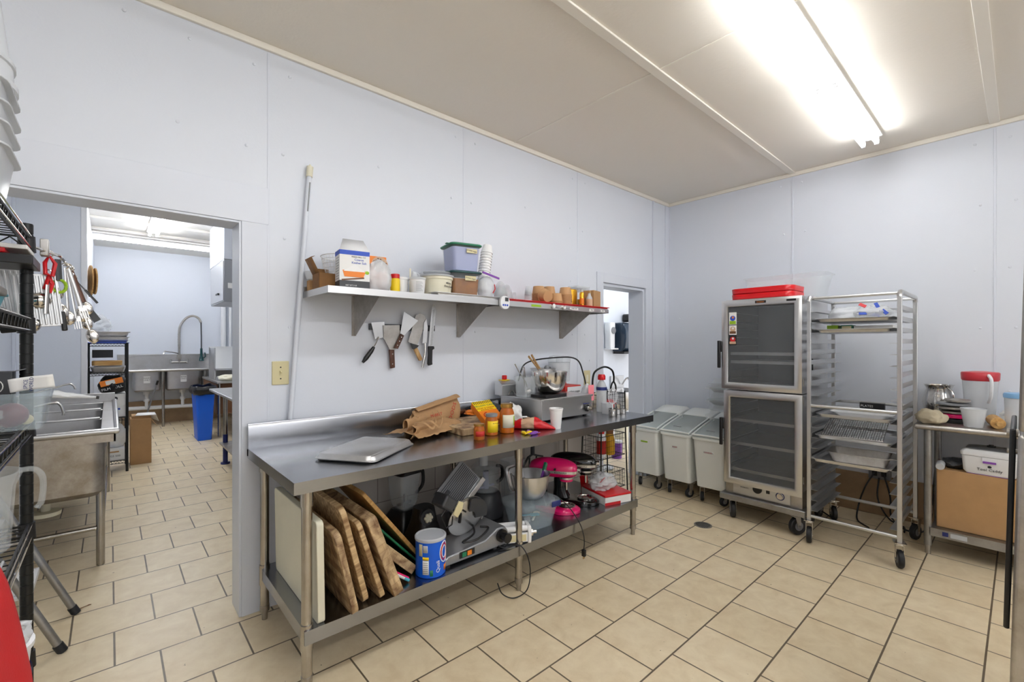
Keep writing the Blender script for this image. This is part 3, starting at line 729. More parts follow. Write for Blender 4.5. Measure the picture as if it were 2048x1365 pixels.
t = thing('vinegar_bottle', 'small glass bottle with cream label and cork-coloured cap', 'bottle', (3.02, 2.42, RZ))
mb = MB(); mb.lathe([(0.025,0),(0.027,0.004),(0.027,0.08),(0.013,0.108),(0.012,0.122)], 20); build('glass', mb, M['clearw'], t)
mb = MB(); mb.lathe([(0.014,0.123),(0.014,0.142),(0.012,0.144)], 16); build('cap', mb, M['bamboo'], t)
mb = MB(); mb.lathe([(0.0273,0.012),(0.0276,0.014),(0.0276,0.07),(0.0273,0.072)], 20, cap0=False, cap1=False); build('label', mb, M['tan'], t)
mb = MB(); mb.lathe([(0.018,0),(0.018,0.055),(0.014,0.06),(0.014,0.075),(0.016,0.075),(0.016,0.09),(0,0.092)], 16); single('sauce_bottle', mb, [M['black']], 'tiny dark sauce bottle squeezed beside the plain carton', 'bottle', (3.067, 2.47, RZ))
mb = MB(); mb.box(-0.07, 0.07, -0.055, 0.055, 0, 0.155); single('plain_carton', mb, M['card'], 'plain brown carton at the right end of the wall shelf', 'box', (3.135, 2.49, RZ+0.0), (0,0,R(14)), bevel=0.001)
ll = None
for k in range(6):
    mb = MB()
    if ll is None: mb.tub(0.20, 0.10, 0.006, 0.02, 0.98, 0.001, 0.003, 0.002); ll = build('tray_lid', mb, M['clear']); c = ll
    else: c = ll.copy(); col.objects.link(c)
    c.location = (3.10, 2.60, RZ+0.16+0.007*k+0.0); tag(c, 'clear rectangular tray lid piled on the plain carton, '+nth(k,6), 'lid', 'pile of clear tray lids')
t = thing('mustard_jar', 'small jar with yellow lid at the far right end of the shelf', 'jar', (3.225, 2.62, SZ))
mb = MB(); mb.lathe([(0.024,-0.0),(0.026,0.003),(0.026,0.06)], 18); build('body', mb, M['grey'], t)
mb = MB(); mb.lathe([(0.027,0.0605),(0.027,0.10),(0.022,0.103)], 18); build('lid', mb, M['mustard'], t)
t.location = (3.165, 2.655, SZ)

# ---------------------------------------------------------------- magnetic knife bar
KB = thing('knife_bar', 'dark magnetic bar on the wall holding scrapers and knives', 'knife rack', (1.47, WY, 1.565))
mb = MB(); mb.box(-0.24, 0.24, -0.02, 0.0, -0.02, 0.02); build('bar', mb, M['dark'], KB, bevel=0.002)
def flat(pts, y0, y1):
    mb = MB(); mb.rings([[(x,y0,z) for x,z in pts], [(x,y1,z) for x,z in pts]]); return mb
KY = WY-0.024
def rot2(pts, a, ox=0, oz=0):
    c, s = math.cos(R(a)), math.sin(R(a)); return [(ox+x*c-z*s, oz+x*s+z*c) for x, z in pts]
def handle(name, t, pts, y0, y1, m, b=0.004):
    return build(name, flat(pts, y0, y1), M[m], t, bevel=b)
# pizza slicer/server with black handle
t = thing('pie_server', 'angled server with long black handle, leftmost on the knife bar', 'server', (1.305, KY, 1.50))
build('blade', flat(rot2([(-0.045,0.0),(0.03,-0.01),(0.055,0.085),(-0.03,0.11)], 22), -0.004, -0.001), M['steel'], t)
mb = MB(); mb.tube([(-0.02,-0.008,0.0),(-0.045,-0.02,-0.04),(-0.07,-0.028,-0.075)], 0.004, 8); build('shank', mb, M['chrome'], t)
mb = MB(); mb.tube([(-0.062,-0.028,-0.064),(-0.08,-0.028,-0.09),(-0.115,-0.028,-0.135),(-0.135,-0.028,-0.160)], [0.009,0.014,0.015,0.008], 10); build('handle', mb, M['black'], t)
# two scrapers with walnut handles
t = thing('bench_scraper', 'steel scraper with vertical walnut handle on the knife bar', 'scraper', (1.375, KY-0.006, 1.49))
build('blade', flat([(-0.055,0.0),(-0.012,-0.075),(0.022,-0.075),(0.055,0.0),(0.055,0.09),(-0.06,0.085)], -0.004, -0.001), M['steeld'], t)
h = handle('handle', t, [(-0.02,-0.072),(0.015,-0.072),(0.02,-0.19),(-0.012,-0.195)], -0.012, 0.006, 'woodh')
for z in (-0.1,-0.165):
    mb = MB(); mb.cyl((0.0,-0.014,z),(0.0,-0.0121,z),0.004,n=10); build('rivet', mb, M['chrome'], h)
t = thing('triangular_scraper', 'wide triangular steel scraper with slanted walnut handle', 'scraper', (1.475, KY-0.014, 1.575))
build('blade', flat(rot2([(-0.014,-0.07),(0.014,-0.07),(0.06,0.075),(-0.06,0.075)], -28), -0.004, -0.001), M['steel'], t)
h = handle('handle', t, rot2([(-0.014,-0.065),(0.014,-0.065),(0.016,-0.165),(-0.012,-0.17)], -28), -0.012, 0.006, 'woodh')
for z in (-0.085,-0.115,-0.145):
    p = rot2([(0,z)], -28)[0]; mb = MB(); mb.cyl((p[0],-0.014,p[1]),(p[0],-0.0121,p[1]),0.003,n=10); build('rivet', mb, M['chrome'], h)
# offset turner
t = thing('griddle_turner', 'broad grey steel turner with pale wooden handle on the knife bar', 'turner', (1.565, KY-0.006, 1.56))
build('blade', flat(rot2([(-0.036,-0.11),(0.036,-0.11),(0.044,0.08),(0.02,0.105),(-0.02,0.105),(-0.044,0.08)], -20), -0.004, -0.001), M['steeld'], t)
build('bend', flat(rot2([(-0.034,-0.11),(0.034,-0.11),(0.012,-0.145),(-0.012,-0.145)], -14), -0.012, -0.008), M['dark'], t)
h = handle('handle', t, rot2([(-0.014,0.0),(0.014,0.0),(0.016,-0.085),(0.004,-0.095),(-0.012,-0.088)], 26, -0.022, -0.135), -0.018, 0.0, 'bamboo')
# steel knife
t = thing('chef_knife', 'narrow all-steel knife between the turner and the serrated knife', 'knife', (1.615, KY-0.012, 1.46))
build('blade', flat(rot2([(-0.016,0.0),(0.016,0.0),(0.018,0.11),(0.002,0.17),(-0.014,0.14)], -4), -0.003, -0.001), M['steel'], t)
mb = MB(); mb.tube(spline([(0.004,-0.003,0.0),(0.0,-0.01,-0.06),(-0.012,-0.01,-0.12),(-0.02,-0.008,-0.165)]), [0.007]*12+[0.009]*13, 10); build('handle', mb, M['chrome'], t)
# serrated knife
t = thing('bread_knife', 'long serrated knife with black handle pointing up, rightmost on the knife bar', 'knife', (1.66, KY-0.012, 1.44))
sp = [(-0.016,0.0),(0.016,0.0)] + [(0.017+0.026*k/24 + (0.002 if k % 2 else 0), 0.01+0.255*k/24) for k in range(25)] + [(0.036,0.283),(0.022,0.29),(0.012,0.27)]
build('blade', flat(sp, -0.004, -0.001), M['steel'], t)
mb = MB()
for k in range(26): mb.cbox((0.008+0.020*k/26,-0.0045,0.01+0.25*k/26), (0.018,0.001,0.0022), (0,R(-25),0))
build('flutes', mb, M['dark'], t)
h = handle('handle', t, [(-0.018,0.0),(0.026,0.0),(0.03,-0.018),(0.014,-0.026),(0.012,-0.11),(0.014,-0.128),(-0.018,-0.135),(-0.024,-0.12),(-0.018,-0.06)], -0.014, 0.004, 'black', 0.005)

# switch plate and outlet plates
t = thing('light_switch', 'ivory wall plate with a single toggle switch beside the opening', 'switch', (0.715, WY, 1.292))
mb = MB(); mb.box(-0.044, 0.044, -0.007, 0, -0.066, 0.066); build('plate', mb, M['ivory'], t, bevel=0.004)
mb = MB(); mb.box(-0.006,0.006,-0.0085,-0.007,-0.014,0.014); mb.cbox((0,-0.014,0.006),(0.008,0.016,0.010),(R(30),0,0)); build('toggle', mb, M['ivory'], t, bevel=0.001)
for z in (-0.032,0.032):
    mb = MB(); mb.cyl((0,-0.0085,z),(0,-0.007,z),0.004,n=10); build('screw', mb, M['textb'], t)
t = thing('wall_outlet', 'ivory outlet plate on the wall left of the narrow doorway', 'outlet', (3.405, WY, 1.13))
mb = MB(); mb.box(-0.045, 0.045, -0.008, 0, -0.075, 0.075); build('plate', mb, M['ivory'], t, bevel=0.004)
mb = MB(); mb.box(-0.017,0.017,-0.0095,-0.008,-0.035,0.035); build('socket', mb, M['cream'], t, bevel=0.001)
# tube leaning on the wall
t = thing('spare_tube_light', 'long white spare lamp tube leaning upright against the wall', 'tube', (0,0,0))
p0 = Vector((0.758, 2.725, 1.033)); p1 = Vector((0.866, 2.735, 2.47)); d = (p1-p0).normalized()
mb = MB(); mb.cyl(p0, p1, 0.0135, n=16); build('sleeve', mb, M['wall_b'], t)
mb = MB(); mb.cyl(p1-d*0.05, p1+d*0.01, 0.018, n=16); mb.cyl(p1+d*0.01, p1+d*0.022, 0.006, n=8); build('end_cap', mb, M['cream'], t)
mb = MB(); mb.cbox(p1-d*0.17+Vector((0.002,-0.0138,0)), (0.008,0.0008,0.17), (0,R(4.3),0)); build('tube_label', mb, M['grey'], t)

# ================================================================== ON THE WORK TABLE
TZ = 0.9005
panM = MB(); panM.rings([[(x,y,z) for x,y in rrect(a,b,r)] for a,b,z,r in ((0.40,0.27,0.024,0.02),(0.405,0.275,0.022,0.022),(0.425,0.295,0.003,0.03),(0.44,0.31,0.003,0.036),(0.44,0.31,0.0,0.036),(0.42,0.29,0.0,0.03),(0.40,0.27,0.021,0.02))], True, True)
pm = None
for k, (dx, dy, a) in enumerate(((0.018,0.012,33),(0.012,-0.004,36),(0.0,0.0,35))):
    if pm is None: pm = build('quarter_sheet_pan', panM, M['aluw'], bevel=0.0015); c = pm
    else: c = pm.copy(); col.objects.link(c)
    c.location = (0.985+dx, 2.235+dy, TZ+0.0045*k); c.rotation_euler = (0,0,R(a))
    tag(c, 'small aluminium sheet pan turned upside down on the table, '+['lowest of the three','middle of the three','top one of the three'][k], 'pan', 'upturned sheet pans on the work table')

# paper shopping bags
def bagmesh(w, l, seed, fold=0.05, ny=14, lift=0.0, curl=0.05):
    def fn(u, v):
        x = (u-0.5)*l; y = (v-0.5)*w
        n = noise.noise(Vector((u*3+seed, v*3, seed*2)))*0.022 + noise.noise(Vector((u*8+seed, v*7, seed)))*0.010
        return (x, y+0.02*noise.noise(Vector((u*4, seed, v))), lift + curl*(abs(u-0.5)*2)**2*0.6 + fold*abs(math.sin(v*PI)) + n)
    mb = MB(); mb.grid(22, ny, fn); return mb
t = thing('paper_bag', 'crumpled brown paper grocery bag lying open with folded handles on the table', 'bag', (1.46, 2.44, TZ+0.012), (0,0,R(18)))
def bagA(u, v):   # lower flattened body
    x = (u-0.5)*0.44; y = (v-0.5)*0.27
    return (x+0.02*math.sin(v*6), y, 0.012+0.045*math.sin(v*PI)*(0.4+0.6*u) + 0.012*noise.noise(Vector((u*7,v*6,1))) + 0.008*noise.noise(Vector((u*15,v*13,5))))
mb = MB(); mb.grid(26, 16, bagA); build('bottom_panel', mb, M['kraft'], t, solid=0.0015, smooth=25)
def bagB(u, v):   # rolled open mouth on the left
    a = v*PI*1.25
    return (-0.20+u*0.24+0.012*math.sin(a*3), -0.10+0.21*u*0.3 + 0.035*math.cos(a) + 0.06*v, 0.03+0.045*math.sin(a)+0.01*noise.noise(Vector((u*9,v*8,2))))
mb = MB(); mb.grid(16, 14, bagB); build('fold', mb, M['kraft'], t, solid=0.0015, smooth=25)
def bagB2(u, v):
    a = v*PI*1.1
    return (-0.19+u*0.22, -0.03+0.04*math.cos(a)+0.05*v+u*0.05, 0.05+0.05*math.sin(a)+0.012*noise.noise(Vector((u*8,v*9,7))))
mb = MB(); mb.grid(16, 14, bagB2); build('fold', mb, M['kraft'], t, solid=0.0015, smooth=25)
for s in (0, 1):
    mb = MB(); mb.tube(spline([(-0.17+0.06*s,-0.06,0.085),(-0.16+0.06*s,-0.125,0.09),(-0.11+0.06*s,-0.145,0.052),(-0.05+0.06*s,-0.12,0.085),(0.01+0.05*s,-0.04,0.125)],6), 0.0065, 8, sx=0.25); build('bag_handle', mb, M['kraft'], t)
t = thing('paper_bag', 'taller brown paper bag with red printing standing behind the crumpled one', 'bag', (1.60, 2.535, TZ+0.004), (0,0,R(14)))
def bagC(u, v):
    x = (u-0.5)*0.42+0.05*v; z = v*0.165*(0.75+0.35*u)
    return (x, 0.015+0.05*v-0.035*math.sin(v*PI)+0.010*noise.noise(Vector((u*6,v*6,3))), z + 0.010*noise.noise(Vector((u*5,v*3,9))))
def bagD(u, v):
    x = (u-0.5)*0.42+0.05*v; z = v*0.16*(0.75+0.35*u)
    return (x, 0.085-0.02*v+0.010*noise.noise(Vector((u*6,v*6,13))), z + 0.010*noise.noise(Vector((u*5,v*3,9))))
mb = MB(); mb.grid(22, 14, bagC); mb.grid(22, 14, bagD); build('side_panel', mb, M['kraft'], t, solid=0.0015, smooth=25)
def bagE(u, v):
    return ((u-0.5)*0.40+0.05, 0.02+0.075*v, 0.16*(0.78+0.34*u)+0.018*math.sin(v*PI)+0.004*noise.noise(Vector((u*9,v*8,3))))
mb = MB(); mb.grid(18, 6, bagE); build('top_fold', mb, M['kraft'], t, solid=0.0015, smooth=25)
text('FOODS', t, (0.13, -0.012, 0.085), (0.45,0,1), (-1,0,0.2), 0.045, M['textred'], 'red_print')
text('MARKET', t, (-0.02, -0.012, 0.09), (1,0,0.05), (0,0.2,1), 0.028, M['textred'], 'red_print')
# thick wooden cutting board
mb = MB(); mb.rings([[(x,y,z) for x,y in rrect(0.46,0.40,0.015,3)] for z in (0,0.042)])
single('cutting_board', mb, M['wood2'], 'thick worn wooden cutting board lying under the yellow cake mix box', 'board', (1.82, 2.41, TZ), (0,0,R(-3)), bevel=0.004)
# yellow box
t = thing('cake_mix_box', 'yellow and orange carton lying tilted on the cutting board behind the jars', 'box', (0,0,0))
_L = Vector((0.02,0.17,0.095)).normalized(); _W = Vector((0.155,-0.05,0.0)); _W = (_W-_L*_W.dot(_L)).normalized(); _N = _W.cross(_L)
t.matrix_world = Matrix(((_L.x,-_W.x,_N.x,1.835),(_L.y,-_W.y,_N.y,2.315),(_L.z,-_W.z,_N.z,0.995),(0,0,0,1)))
mb = MB(); mb.cbox((0,0,0.014), (0.20,0.135,0.045)); build('box_body', mb, M['orange'], t, bevel=0.001)
mb = MB(); mb.box(0.0,0.101,-0.068,0.068,0.0366,0.0373); build('yellow_panel', mb, M['yellow'], t)
for k in range(10):
    mb = MB(); mb.box(0.072,0.099,-0.062+k*0.013,-0.057+k*0.013,0.0374,0.0377); build('stripe', mb, M['textb'], t)
text('YELLOW CAKE', t, (0.05,0.0,0.0378), (0,-1,0), (1,0,0), 0.022, M['green'])
text('MOIST & TENDER\nBAKING MIX', t, (0.015,0.0,0.0378), (0,-1,0), (1,0,0), 0.016, M['textred'])
mb = MB(); mb.tube([(-0.05+0.028*math.cos(a*0.3), 0.02+0.028*math.sin(a*0.3), 0.038) for a in range(0,19)], 0.003, 6); build('swirl_print', mb, M['textred'], t)
mb = MB(); mb.box(-0.098,0.098,-0.0682,-0.0676,-0.004,0.032); build('side_panel', mb, M['lime'], t)
# jars
def jar(loc, r, h, body, lidm, label, labm, lz0, lz1, neck=0.82, fill=None):
    t = thing('jar', label, 'jar', loc)
    mb = MB(); mb.lathe([(r*0.9,0),(r,0.004),(r,h*0.62),(r*0.97,h*0.70),(r*neck,h*0.83),(r*neck,h*0.88)], 30); build('glass', mb, M[body], t)
    mb = MB(); mb.lathe([(r*neck+0.003,h*0.865),(r*neck+0.004,h*0.87),(r*neck+0.004,h*0.99),(r*neck,h)], 30); build('lid', mb, M[lidm], t)
    mb = MB(); n = 18; rg = []
    for z in (lz0, lz1): rg.append([((r+0.0006)*math.cos(R(-165+150*k/n)), (r+0.0006)*math.sin(R(-165+150*k/n)), z) for k in range(n+1)])
    mb.rings(rg, False, False, False); build('label', mb, M[labm], t, solid=0.0006)
    return t
t = jar((1.605, 2.095, TZ), 0.032, 0.092, 'orangefood', 'brass', 'small squat jar of red-brown sauce, shortest of the three jars', 'textred', 0.02, 0.05, 0.86)
t = jar((1.742, 2.15, TZ), 0.039, 0.130, 'orangefood', 'grey', 'middle jar with grey lid and bright yellow label', 'yellow', 0.02, 0.088, 0.84)
text('masala paste', t, (0.004,-0.0405,0.075), (1,-0.15,0), (0,0,1), 0.009, M['textb'])
t = jar((1.862, 2.145, TZ), 0.046, 0.182, 'orangefood', 'brass', 'tallest jar of orange curry sauce with cream and green label', 'cream', 0.035, 0.115, 0.76)
mb = MB(); n = 8; mb.rings([[((0.0476)*math.cos(R(-70+50*k/n)), (0.0476)*math.sin(R(-70+50*k/n)), z) for k in range(n+1)] for z in (0.048, 0.105)], False, False, False); build('label', mb, M['lime'], t, solid=0.0006)
mb = MB(); mb.rings([[((0.0482)*math.cos(R(-56+26*k/n)), (0.0482)*math.sin(R(-56+26*k/n)), z) for k in range(n+1)] for z in (0.06, 0.082)], False, False, False); build('label', mb, M['orange'], t, solid=0.0006)
# sweets
for i, (x, y, a, m, lab, s) in enumerate(((1.905,2.035,70,'yellow','yellow wrapped sweet standing against the tall jar',1.0),(1.935,2.02,10,'yellow','yellow wrapped sweet lying at the table edge',1.0),(1.945,1.985,5,'purple','purple wrapped sweet at the very table edge',1.1),(1.965,2.06,40,'purple','purple wrapped sweet behind the yellow ones',0.8))):
    mb = crumple((0,0,0), (0.06*s,0.022*s,0.02*s), 20+i, 0.1, freq=2)
    for e in (-1,1): mb.grid(3, 3, lambda u, v: (e*(0.024+u*0.016)*s, (v-0.5)*0.026*s, 0.008+0.004*math.sin(v*9)))
    single('wrapped_sweet', mb, M[m], lab, 'candy', (x, y, TZ), (0,0,R(a)), solid=0.0006)
# bread roll bag: red and clear, twisted end towards the cup
t = thing('bread_bag', 'red and clear crumpled food bag tapering towards the foam cup', 'bag', (2.03, 2.16, TZ), (0,0,R(-48)))
rg = []
for i in range(25):
    u = i/24; r = 0.052*math.sin(min(u*2.2+0.25, PI/2)) if u < 0.55 else 0.052*(1-(u-0.55)/0.47)**0.8
    r = max(r, 0.003)
    rg.append([(-0.13+u*0.33, r*(1+0.25*noise.noise(Vector((u*9,k*0.7,1))))*math.cos(2*PI*k/22), max(0.0, 0.75*r*(1+0.25*noise.noise(Vector((u*9,k*0.7,4))))*(1+math.sin(2*PI*k/22)))) for k in range(22)])
m1 = MB(); m1.rings(rg[:9]); build('red_end', m1, M['red'], t)
m1 = MB(); m1.rings(rg[8:15]); build('clear_middle', m1, M['tan'], t)
m1 = MB(); m1.rings(rg[14:]); build('red_tail', m1, M['red'], t)
mb = MB(); mb.cbox((-0.0,0.005,0.078),(0.035,0.03,0.001),(0.1,0,0.4)); build('printed_panel', mb, M['paper'], t)
mb = crumple((0,0,0), (0.22,0.15,0.09), 6, 0.3); single('snack_bag', mb, M['dark'], 'dark blue snack bag crumpled against the wall behind the yellow carton', 'bag', (2.06, 2.595, TZ+0.044), (0,0,R(10)))
mb = crumple((0,0,0), (0.10,0.08,0.04), 16, 0.3); single('snack_packet', mb, M['orange'], 'small orange packet between the dark bag and the yellow carton', 'packet', (1.955, 2.64, TZ+0.043))
mb = crumple((0,0,0), (0.12,0.14,0.135), 8, 0.3, freq=1.8); single('flour_bag', mb, M['paper'], 'crumpled white bag with dark print behind the tallest jar', 'bag', (2.135, 2.40, TZ), (0,0,0))
mb = MB(); mb.cbox((0,0,0.002),(0.14,0.10,0.004)); single('paper_plate', mb, M['tan'], 'flat tan card lying under the red bag beside the steel cabinet', 'card', (2.11, 2.205, TZ+0.0), (0,0,R(20)))
t = thing('foam_cup', 'white foam cup standing near the table edge', 'cup', (2.19, 2.03, TZ))
mb = MB(); mb.lathe([(0.030,0),(0.031,0.003),(0.043,0.122),(0.046,0.124),(0.046,0.134),(0.042,0.134),(0.029,0.006)], 30, cap1=False); build('cup_wall', mb, M['foam'], t)

# steel counter warmer cabinet
t = thing('counter_warmer', 'low stainless steel counter cabinet with drain valve carrying the mixing bowls', 'warmer', (2.262, 2.235, TZ))
mb = MB(); mb.box(0.01,0.565,0.008,0.455,0.012,0.147); build('cabinet_body', mb, M['steel'], t, bevel=0.002)
mb = MB(); mb.box(0,0.575,0,0.462,0.1475,0.162); build('top_plate', mb, M['steel'], t, bevel=0.002)
for fx in (0.04,0.53):
    for fy in (0.05,0.42):
        mb = MB(); mb.cyl((fx,fy,0),(fx,fy,0.0118),0.015,n=12); build('foot', mb, M['rubber'], t)
v_ = MB(); v_.tube([(0.50,0.0075,0.06),(0.50,-0.03,0.06)],0.016,12); vb = build('drain_valve', v_, M['chrome'], t)
mb = MB(); mb.cyl((0.50,-0.031,0.06),(0.50,-0.055,0.06),0.021,0.012,n=8); build('nozzle', mb, M['chrome'], vb)
mb = MB(); mb.cyl((0.50,0.005,0.06),(0.50,-0.006,0.06),0.027,n=20); build('gasket', mb, M['black'], vb)
mb = MB(); mb.cbox((0.465,-0.02,0.10),(0.07,0.012,0.006)); build('lever', mb, M['navy'], vb, bevel=0.002)
# switch box on its left rear
mb = MB(); mb.rings([[(x,0.36,0.165) , (x,0.45,0.165), (x,0.45,0.275), (x,0.40,0.275), (x,0.36,0.245)] for x in (-0.055,0.10)]); cb = build('control_box', mb, M['alu'], t, bevel=0.003)
mb = MB(); mb.box(-0.02,0.055,0.400,0.445,0.2755,0.280); build('switch_plate', mb, M['yellow'], cb)
mb = MB(); mb.cbox((0.018,0.42,0.297),(0.032,0.032,0.034),(0,0,0.3)); build('knob', mb, M['red'], cb, bevel=0.006)
mb = MB(); mb.tube(arc((0.03,0.345,0.17),0.03,0,180,8),0.004,6); build('hook', mb, M['chrome'], cb)
WZ = TZ+0.1625
def bowl(name, label, loc, r, h, mat, rot=(0,0,0), cat='bowl', t_=0.0025):
    mb = MB(); n = 10
    out = [(r*0.42+(r-r*0.42)*math.sin(PI/2*i/n), h*(1-math.cos(PI/2*i/n))) for i in range(n+1)]
    prof = [(r*0.40,0.0)] + out[1:] + [(r+0.008,h),(r+0.008,h+0.003),(r-t_,h+0.003)] + [(q-t_, z+t_) for q, z in reversed(out[1:-1])] + [(0.0, t_)]
    mb.lathe(prof, 40); return single(name, mb, mat, label, cat, loc, rot)
bowl('mixing_bowl', 'large shiny steel mixing bowl on the counter cabinet', (2.50, 2.385, WZ+0.022), 0.133, 0.160, M['chrome'])
mb = MB(); mb.rings([[(x,y,z) for x,y in rrect(0.26,0.2,0.02)] for z in (0,0.02)]); single('black_tray', mb, M['black'], 'black tray under the shiny mixing bowl', 'tray', (2.47, 2.385, WZ), (0,0,0.1), bevel=0.003)
t = thing('food_pan', 'clear square container holding a ladle and tongs left of the bowl', 'container', (2.335, 2.475, WZ))
mb = MB(); mb.tub(0.125,0.125,0.15,0.02,0.9,0.002,0.006,0.004); build('body', mb, M['clear'], t)
t = thing('ladle', 'steel ladle with long handle standing in the clear container', 'ladle', (2.335, 2.455, WZ+0.01))
mb = MB(); mb.tube([(0.01,0,0.03),(-0.02,0,0.10),(-0.075,0.03,0.20),(-0.095,0.035,0.235)], 0.0045, 8); build('handle', mb, M['chrome'], t)
mb = MB(); mb.sphere((0.012,0,0.03),0.03,16,10,(1,1,0.8)); build('cup', mb, M['chrome'], t)
t = thing('strainer_handle', 'second steel utensil with looped handle in the clear container', 'utensil', (2.35, 2.51, WZ+0.008))
mb = MB(); mb.tube([(0.02,0,0.01),(0.0,0,0.12),(-0.012,0,0.20),(-0.004,0,0.215),(0.006,0,0.20),(0.012,0,0.13)], 0.004, 8); build('handle', mb, M['chrome'], t)
# second steel pot behind, with bamboo tongs
t = thing('steel_pan', 'steel insert pan full of utensils behind the large mixing bowl', 'pan', (2.635, 2.585, WZ))
mb = MB(); mb.lathe([(0.095,0),(0.10,0.004),(0.10,0.19),(0.106,0.192),(0.106,0.196),(0.097,0.196),(0.096,0.008),(0,0.006)], 36); build('body', mb, M['steel'], t)
mb = MB(); mb.lathe([(0.0,0.165),(0.094,0.165),(0.094,0.17)], 30); build('inset_disc', mb, M['steeld'], t)
t = thing('bamboo_tongs', 'pair of bamboo-handled utensils sticking up above the bowls', 'utensil', (2.555, 2.55, WZ+0.19))
for q, s in ((0, 0.0), (1, 0.022)):
    mb = MB(); mb.tube([(0.01+s,0,-0.02),(-0.05+s,0,0.045),(-0.115+s*1.4,0.0,0.105+0.5*s)], [0.009,0.011,0.013], 10, sx=0.6); build('handle', mb, M['bamboo'], t)
mb = MB(); mb.sphere((0.055,-0.03,0.012),0.022,14,8); mb.tube([(0.06,-0.03,0.012),(0.12,0.0,0.018),(0.14,0.01,0.0)],0.005,6); build('scoop', mb, M['grey'], t)
# food processor behind: red base, cloudy bowl, clear lid
t = thing('food_processor', 'commercial food processor with red and white base and cloudy bowl', 'mixer', (2.88, 2.625, TZ))
mb = MB(); mb.box(-0.04,0.16,-0.10,0.09,0.0,0.205); build('motor_base', mb, M['textred'], t, bevel=0.006)
mb = MB(); mb.box(-0.02,0.155,-0.1045,-0.1005,0.01,0.195); pf = build('front_panel', mb, M['whitem'], t, bevel=0.002)
text('robot coupe', pf, (0.065,-0.1062,0.155), (1,0,0), (0,0,1), 0.028, M['textb'])
for k in range(3):
    mb = MB(); mb.cyl((0.03+k*0.035,-0.108,0.10),(0.03+k*0.035,-0.105,0.10),0.008,n=10); build('button', mb, M[['textred','textblue','grey'][k]], pf)
mb = MB(); mb.cyl((0.0,-0.01,0.2055),(-0.01,-0.01,0.24),0.05,n=24); build('collar', mb, M['textred'], t)
mb = MB(); mb.lathe([(0.085,0.241),(0.088,0.25),(0.092,0.40),(0.095,0.402)], 32, c=(-0.02,-0.01,0)); build('work_bowl', mb, M['clearw'], t)
mb = MB(); mb.lathe([(0.097,0.403),(0.097,0.43),(0.085,0.452),(0.05,0.462)], 32, c=(-0.02,-0.01,0)); mb.cyl((-0.02,-0.01,0.40),(-0.02,-0.01,0.435),0.03,n=16); build('lid', mb, M['clear'], t)
# thick black cord arching over
mb = MB(); mb.tube(spline([(2.43,2.66,WZ+0.10),(2.52,2.66,WZ+0.24),(2.70,2.48,WZ+0.285),(2.86,2.42,WZ+0.265),(2.92,2.40,WZ+0.14),(2.94,2.38,WZ+0.0),(2.95,2.36,TZ+0.01)],10), 0.006, 8)
single('appliance_cable', mb, M['black'], 'thick black cable arching behind the mixing bowl', 'cable')
# right end clutter
t = thing('note_bag', 'pink card tag on a clear bag beside the drain valve', 'bag', (2.890, 2.345, TZ))
mb = crumple((0,0,0), (0.09,0.09,0.25), 31, 0.15, freq=1.6); build('bag', mb, M['film'], t)
mb = MB(); mb.cbox((-0.01,-0.056,0.165),(0.07,0.002,0.125)); pc = build('tag', mb, M['pinkpaper'], t); pc['label'] = 'pink paper card'
mb = MB(); mb.tub(0.085,0.07,0.085,0.015,0.9,0.002,0.004,0.004); c = single('blue_bin', mb, M['clearw'], 'small cloudy tub with grey lid behind the drain valve', 'tub', (2.975, 2.20, TZ))
t = thing('measuring_cup', 'round steel measuring cup holding white whisk wires', 'cup', (2.925, 2.115, TZ))
mb = MB(); mb.lathe([(0.028,0),(0.03,0.003),(0.03,0.05),(0.0325,0.051),(0.0325,0.054),(0.028,0.054),(0.028,0.004),(0,0.004)], 28); build('cup_wall', mb, M['chrome'], t)
t = thing('whisk', 'white balloon whisk standing in the steel measuring cup', 'whisk', (2.925, 2.115, TZ+0.006))
mb = MB()
for k in range(7):
    a = PI*k/7; ca, sa = math.cos(a), math.sin(a)
    mb.tube([(0.0,0.0,0.07)]+[(0.036*math.sin(q)*ca, 0.036*math.sin(q)*sa, 0.145-0.065*math.cos(q)*1.0) for q in [0.35+0.35*j for j in range(7)]]+[(-0.036*math.sin(q)*ca, -0.036*math.sin(q)*sa, 0.145-0.065*math.cos(q)) for q in [2.8-0.35*j for j in range(8)]], 0.0012, 4)
build('wires', mb, M['whitem'], t)
mb = MB(); mb.cyl((0,0,0.0),(0,0,0.085),0.005,n=10); build('handle', mb, M['whitem'], t)
for i, (x, y, z, lab) in enumerate(((3.01,2.13,0,'small round steel cup stacked on its side pair, lower one'),(3.01,2.13,0.042,'small round steel cup, upper of the stacked pair'),(3.06,2.115,0,'steel measuring cup with loop handle at the table end'))):
    t = thing('steel_cup', lab, 'cup', (x, y, TZ+z))
    mb = MB(); mb.lathe([(0.022,0),(0.024,0.002),(0.025,0.038),(0.022,0.038),(0.02,0.004),(0,0.004)], 24); build('cup_wall', mb, M['chrome'], t)
    if i == 2:
        mb = MB(); mb.tube([(0.025,0,0.03),(0.05,0,0.035),(0.062,0,0.028),(0.055,0,0.018),(0.026,0,0.02)],0.0025,6); build('handle', mb, M['chrome'], t)
t = thing('soda_bottle', 'clear bottle with blue label and red cap behind the whisk', 'bottle', (3.03, 2.30, TZ))
mb = MB(); mb.lathe([(0.04,0),(0.042,0.01),(0.042,0.16),(0.045,0.19),(0.03,0.235),(0.014,0.26)], 24); build('bottle_body', mb, M['clearw'], t)
mb = MB(); mb.lathe([(0.0425,0.17),(0.046,0.19),(0.0435,0.203),(0.042,0.20)], 24, cap0=False, cap1=False); build('label', mb, M['navy'], t)
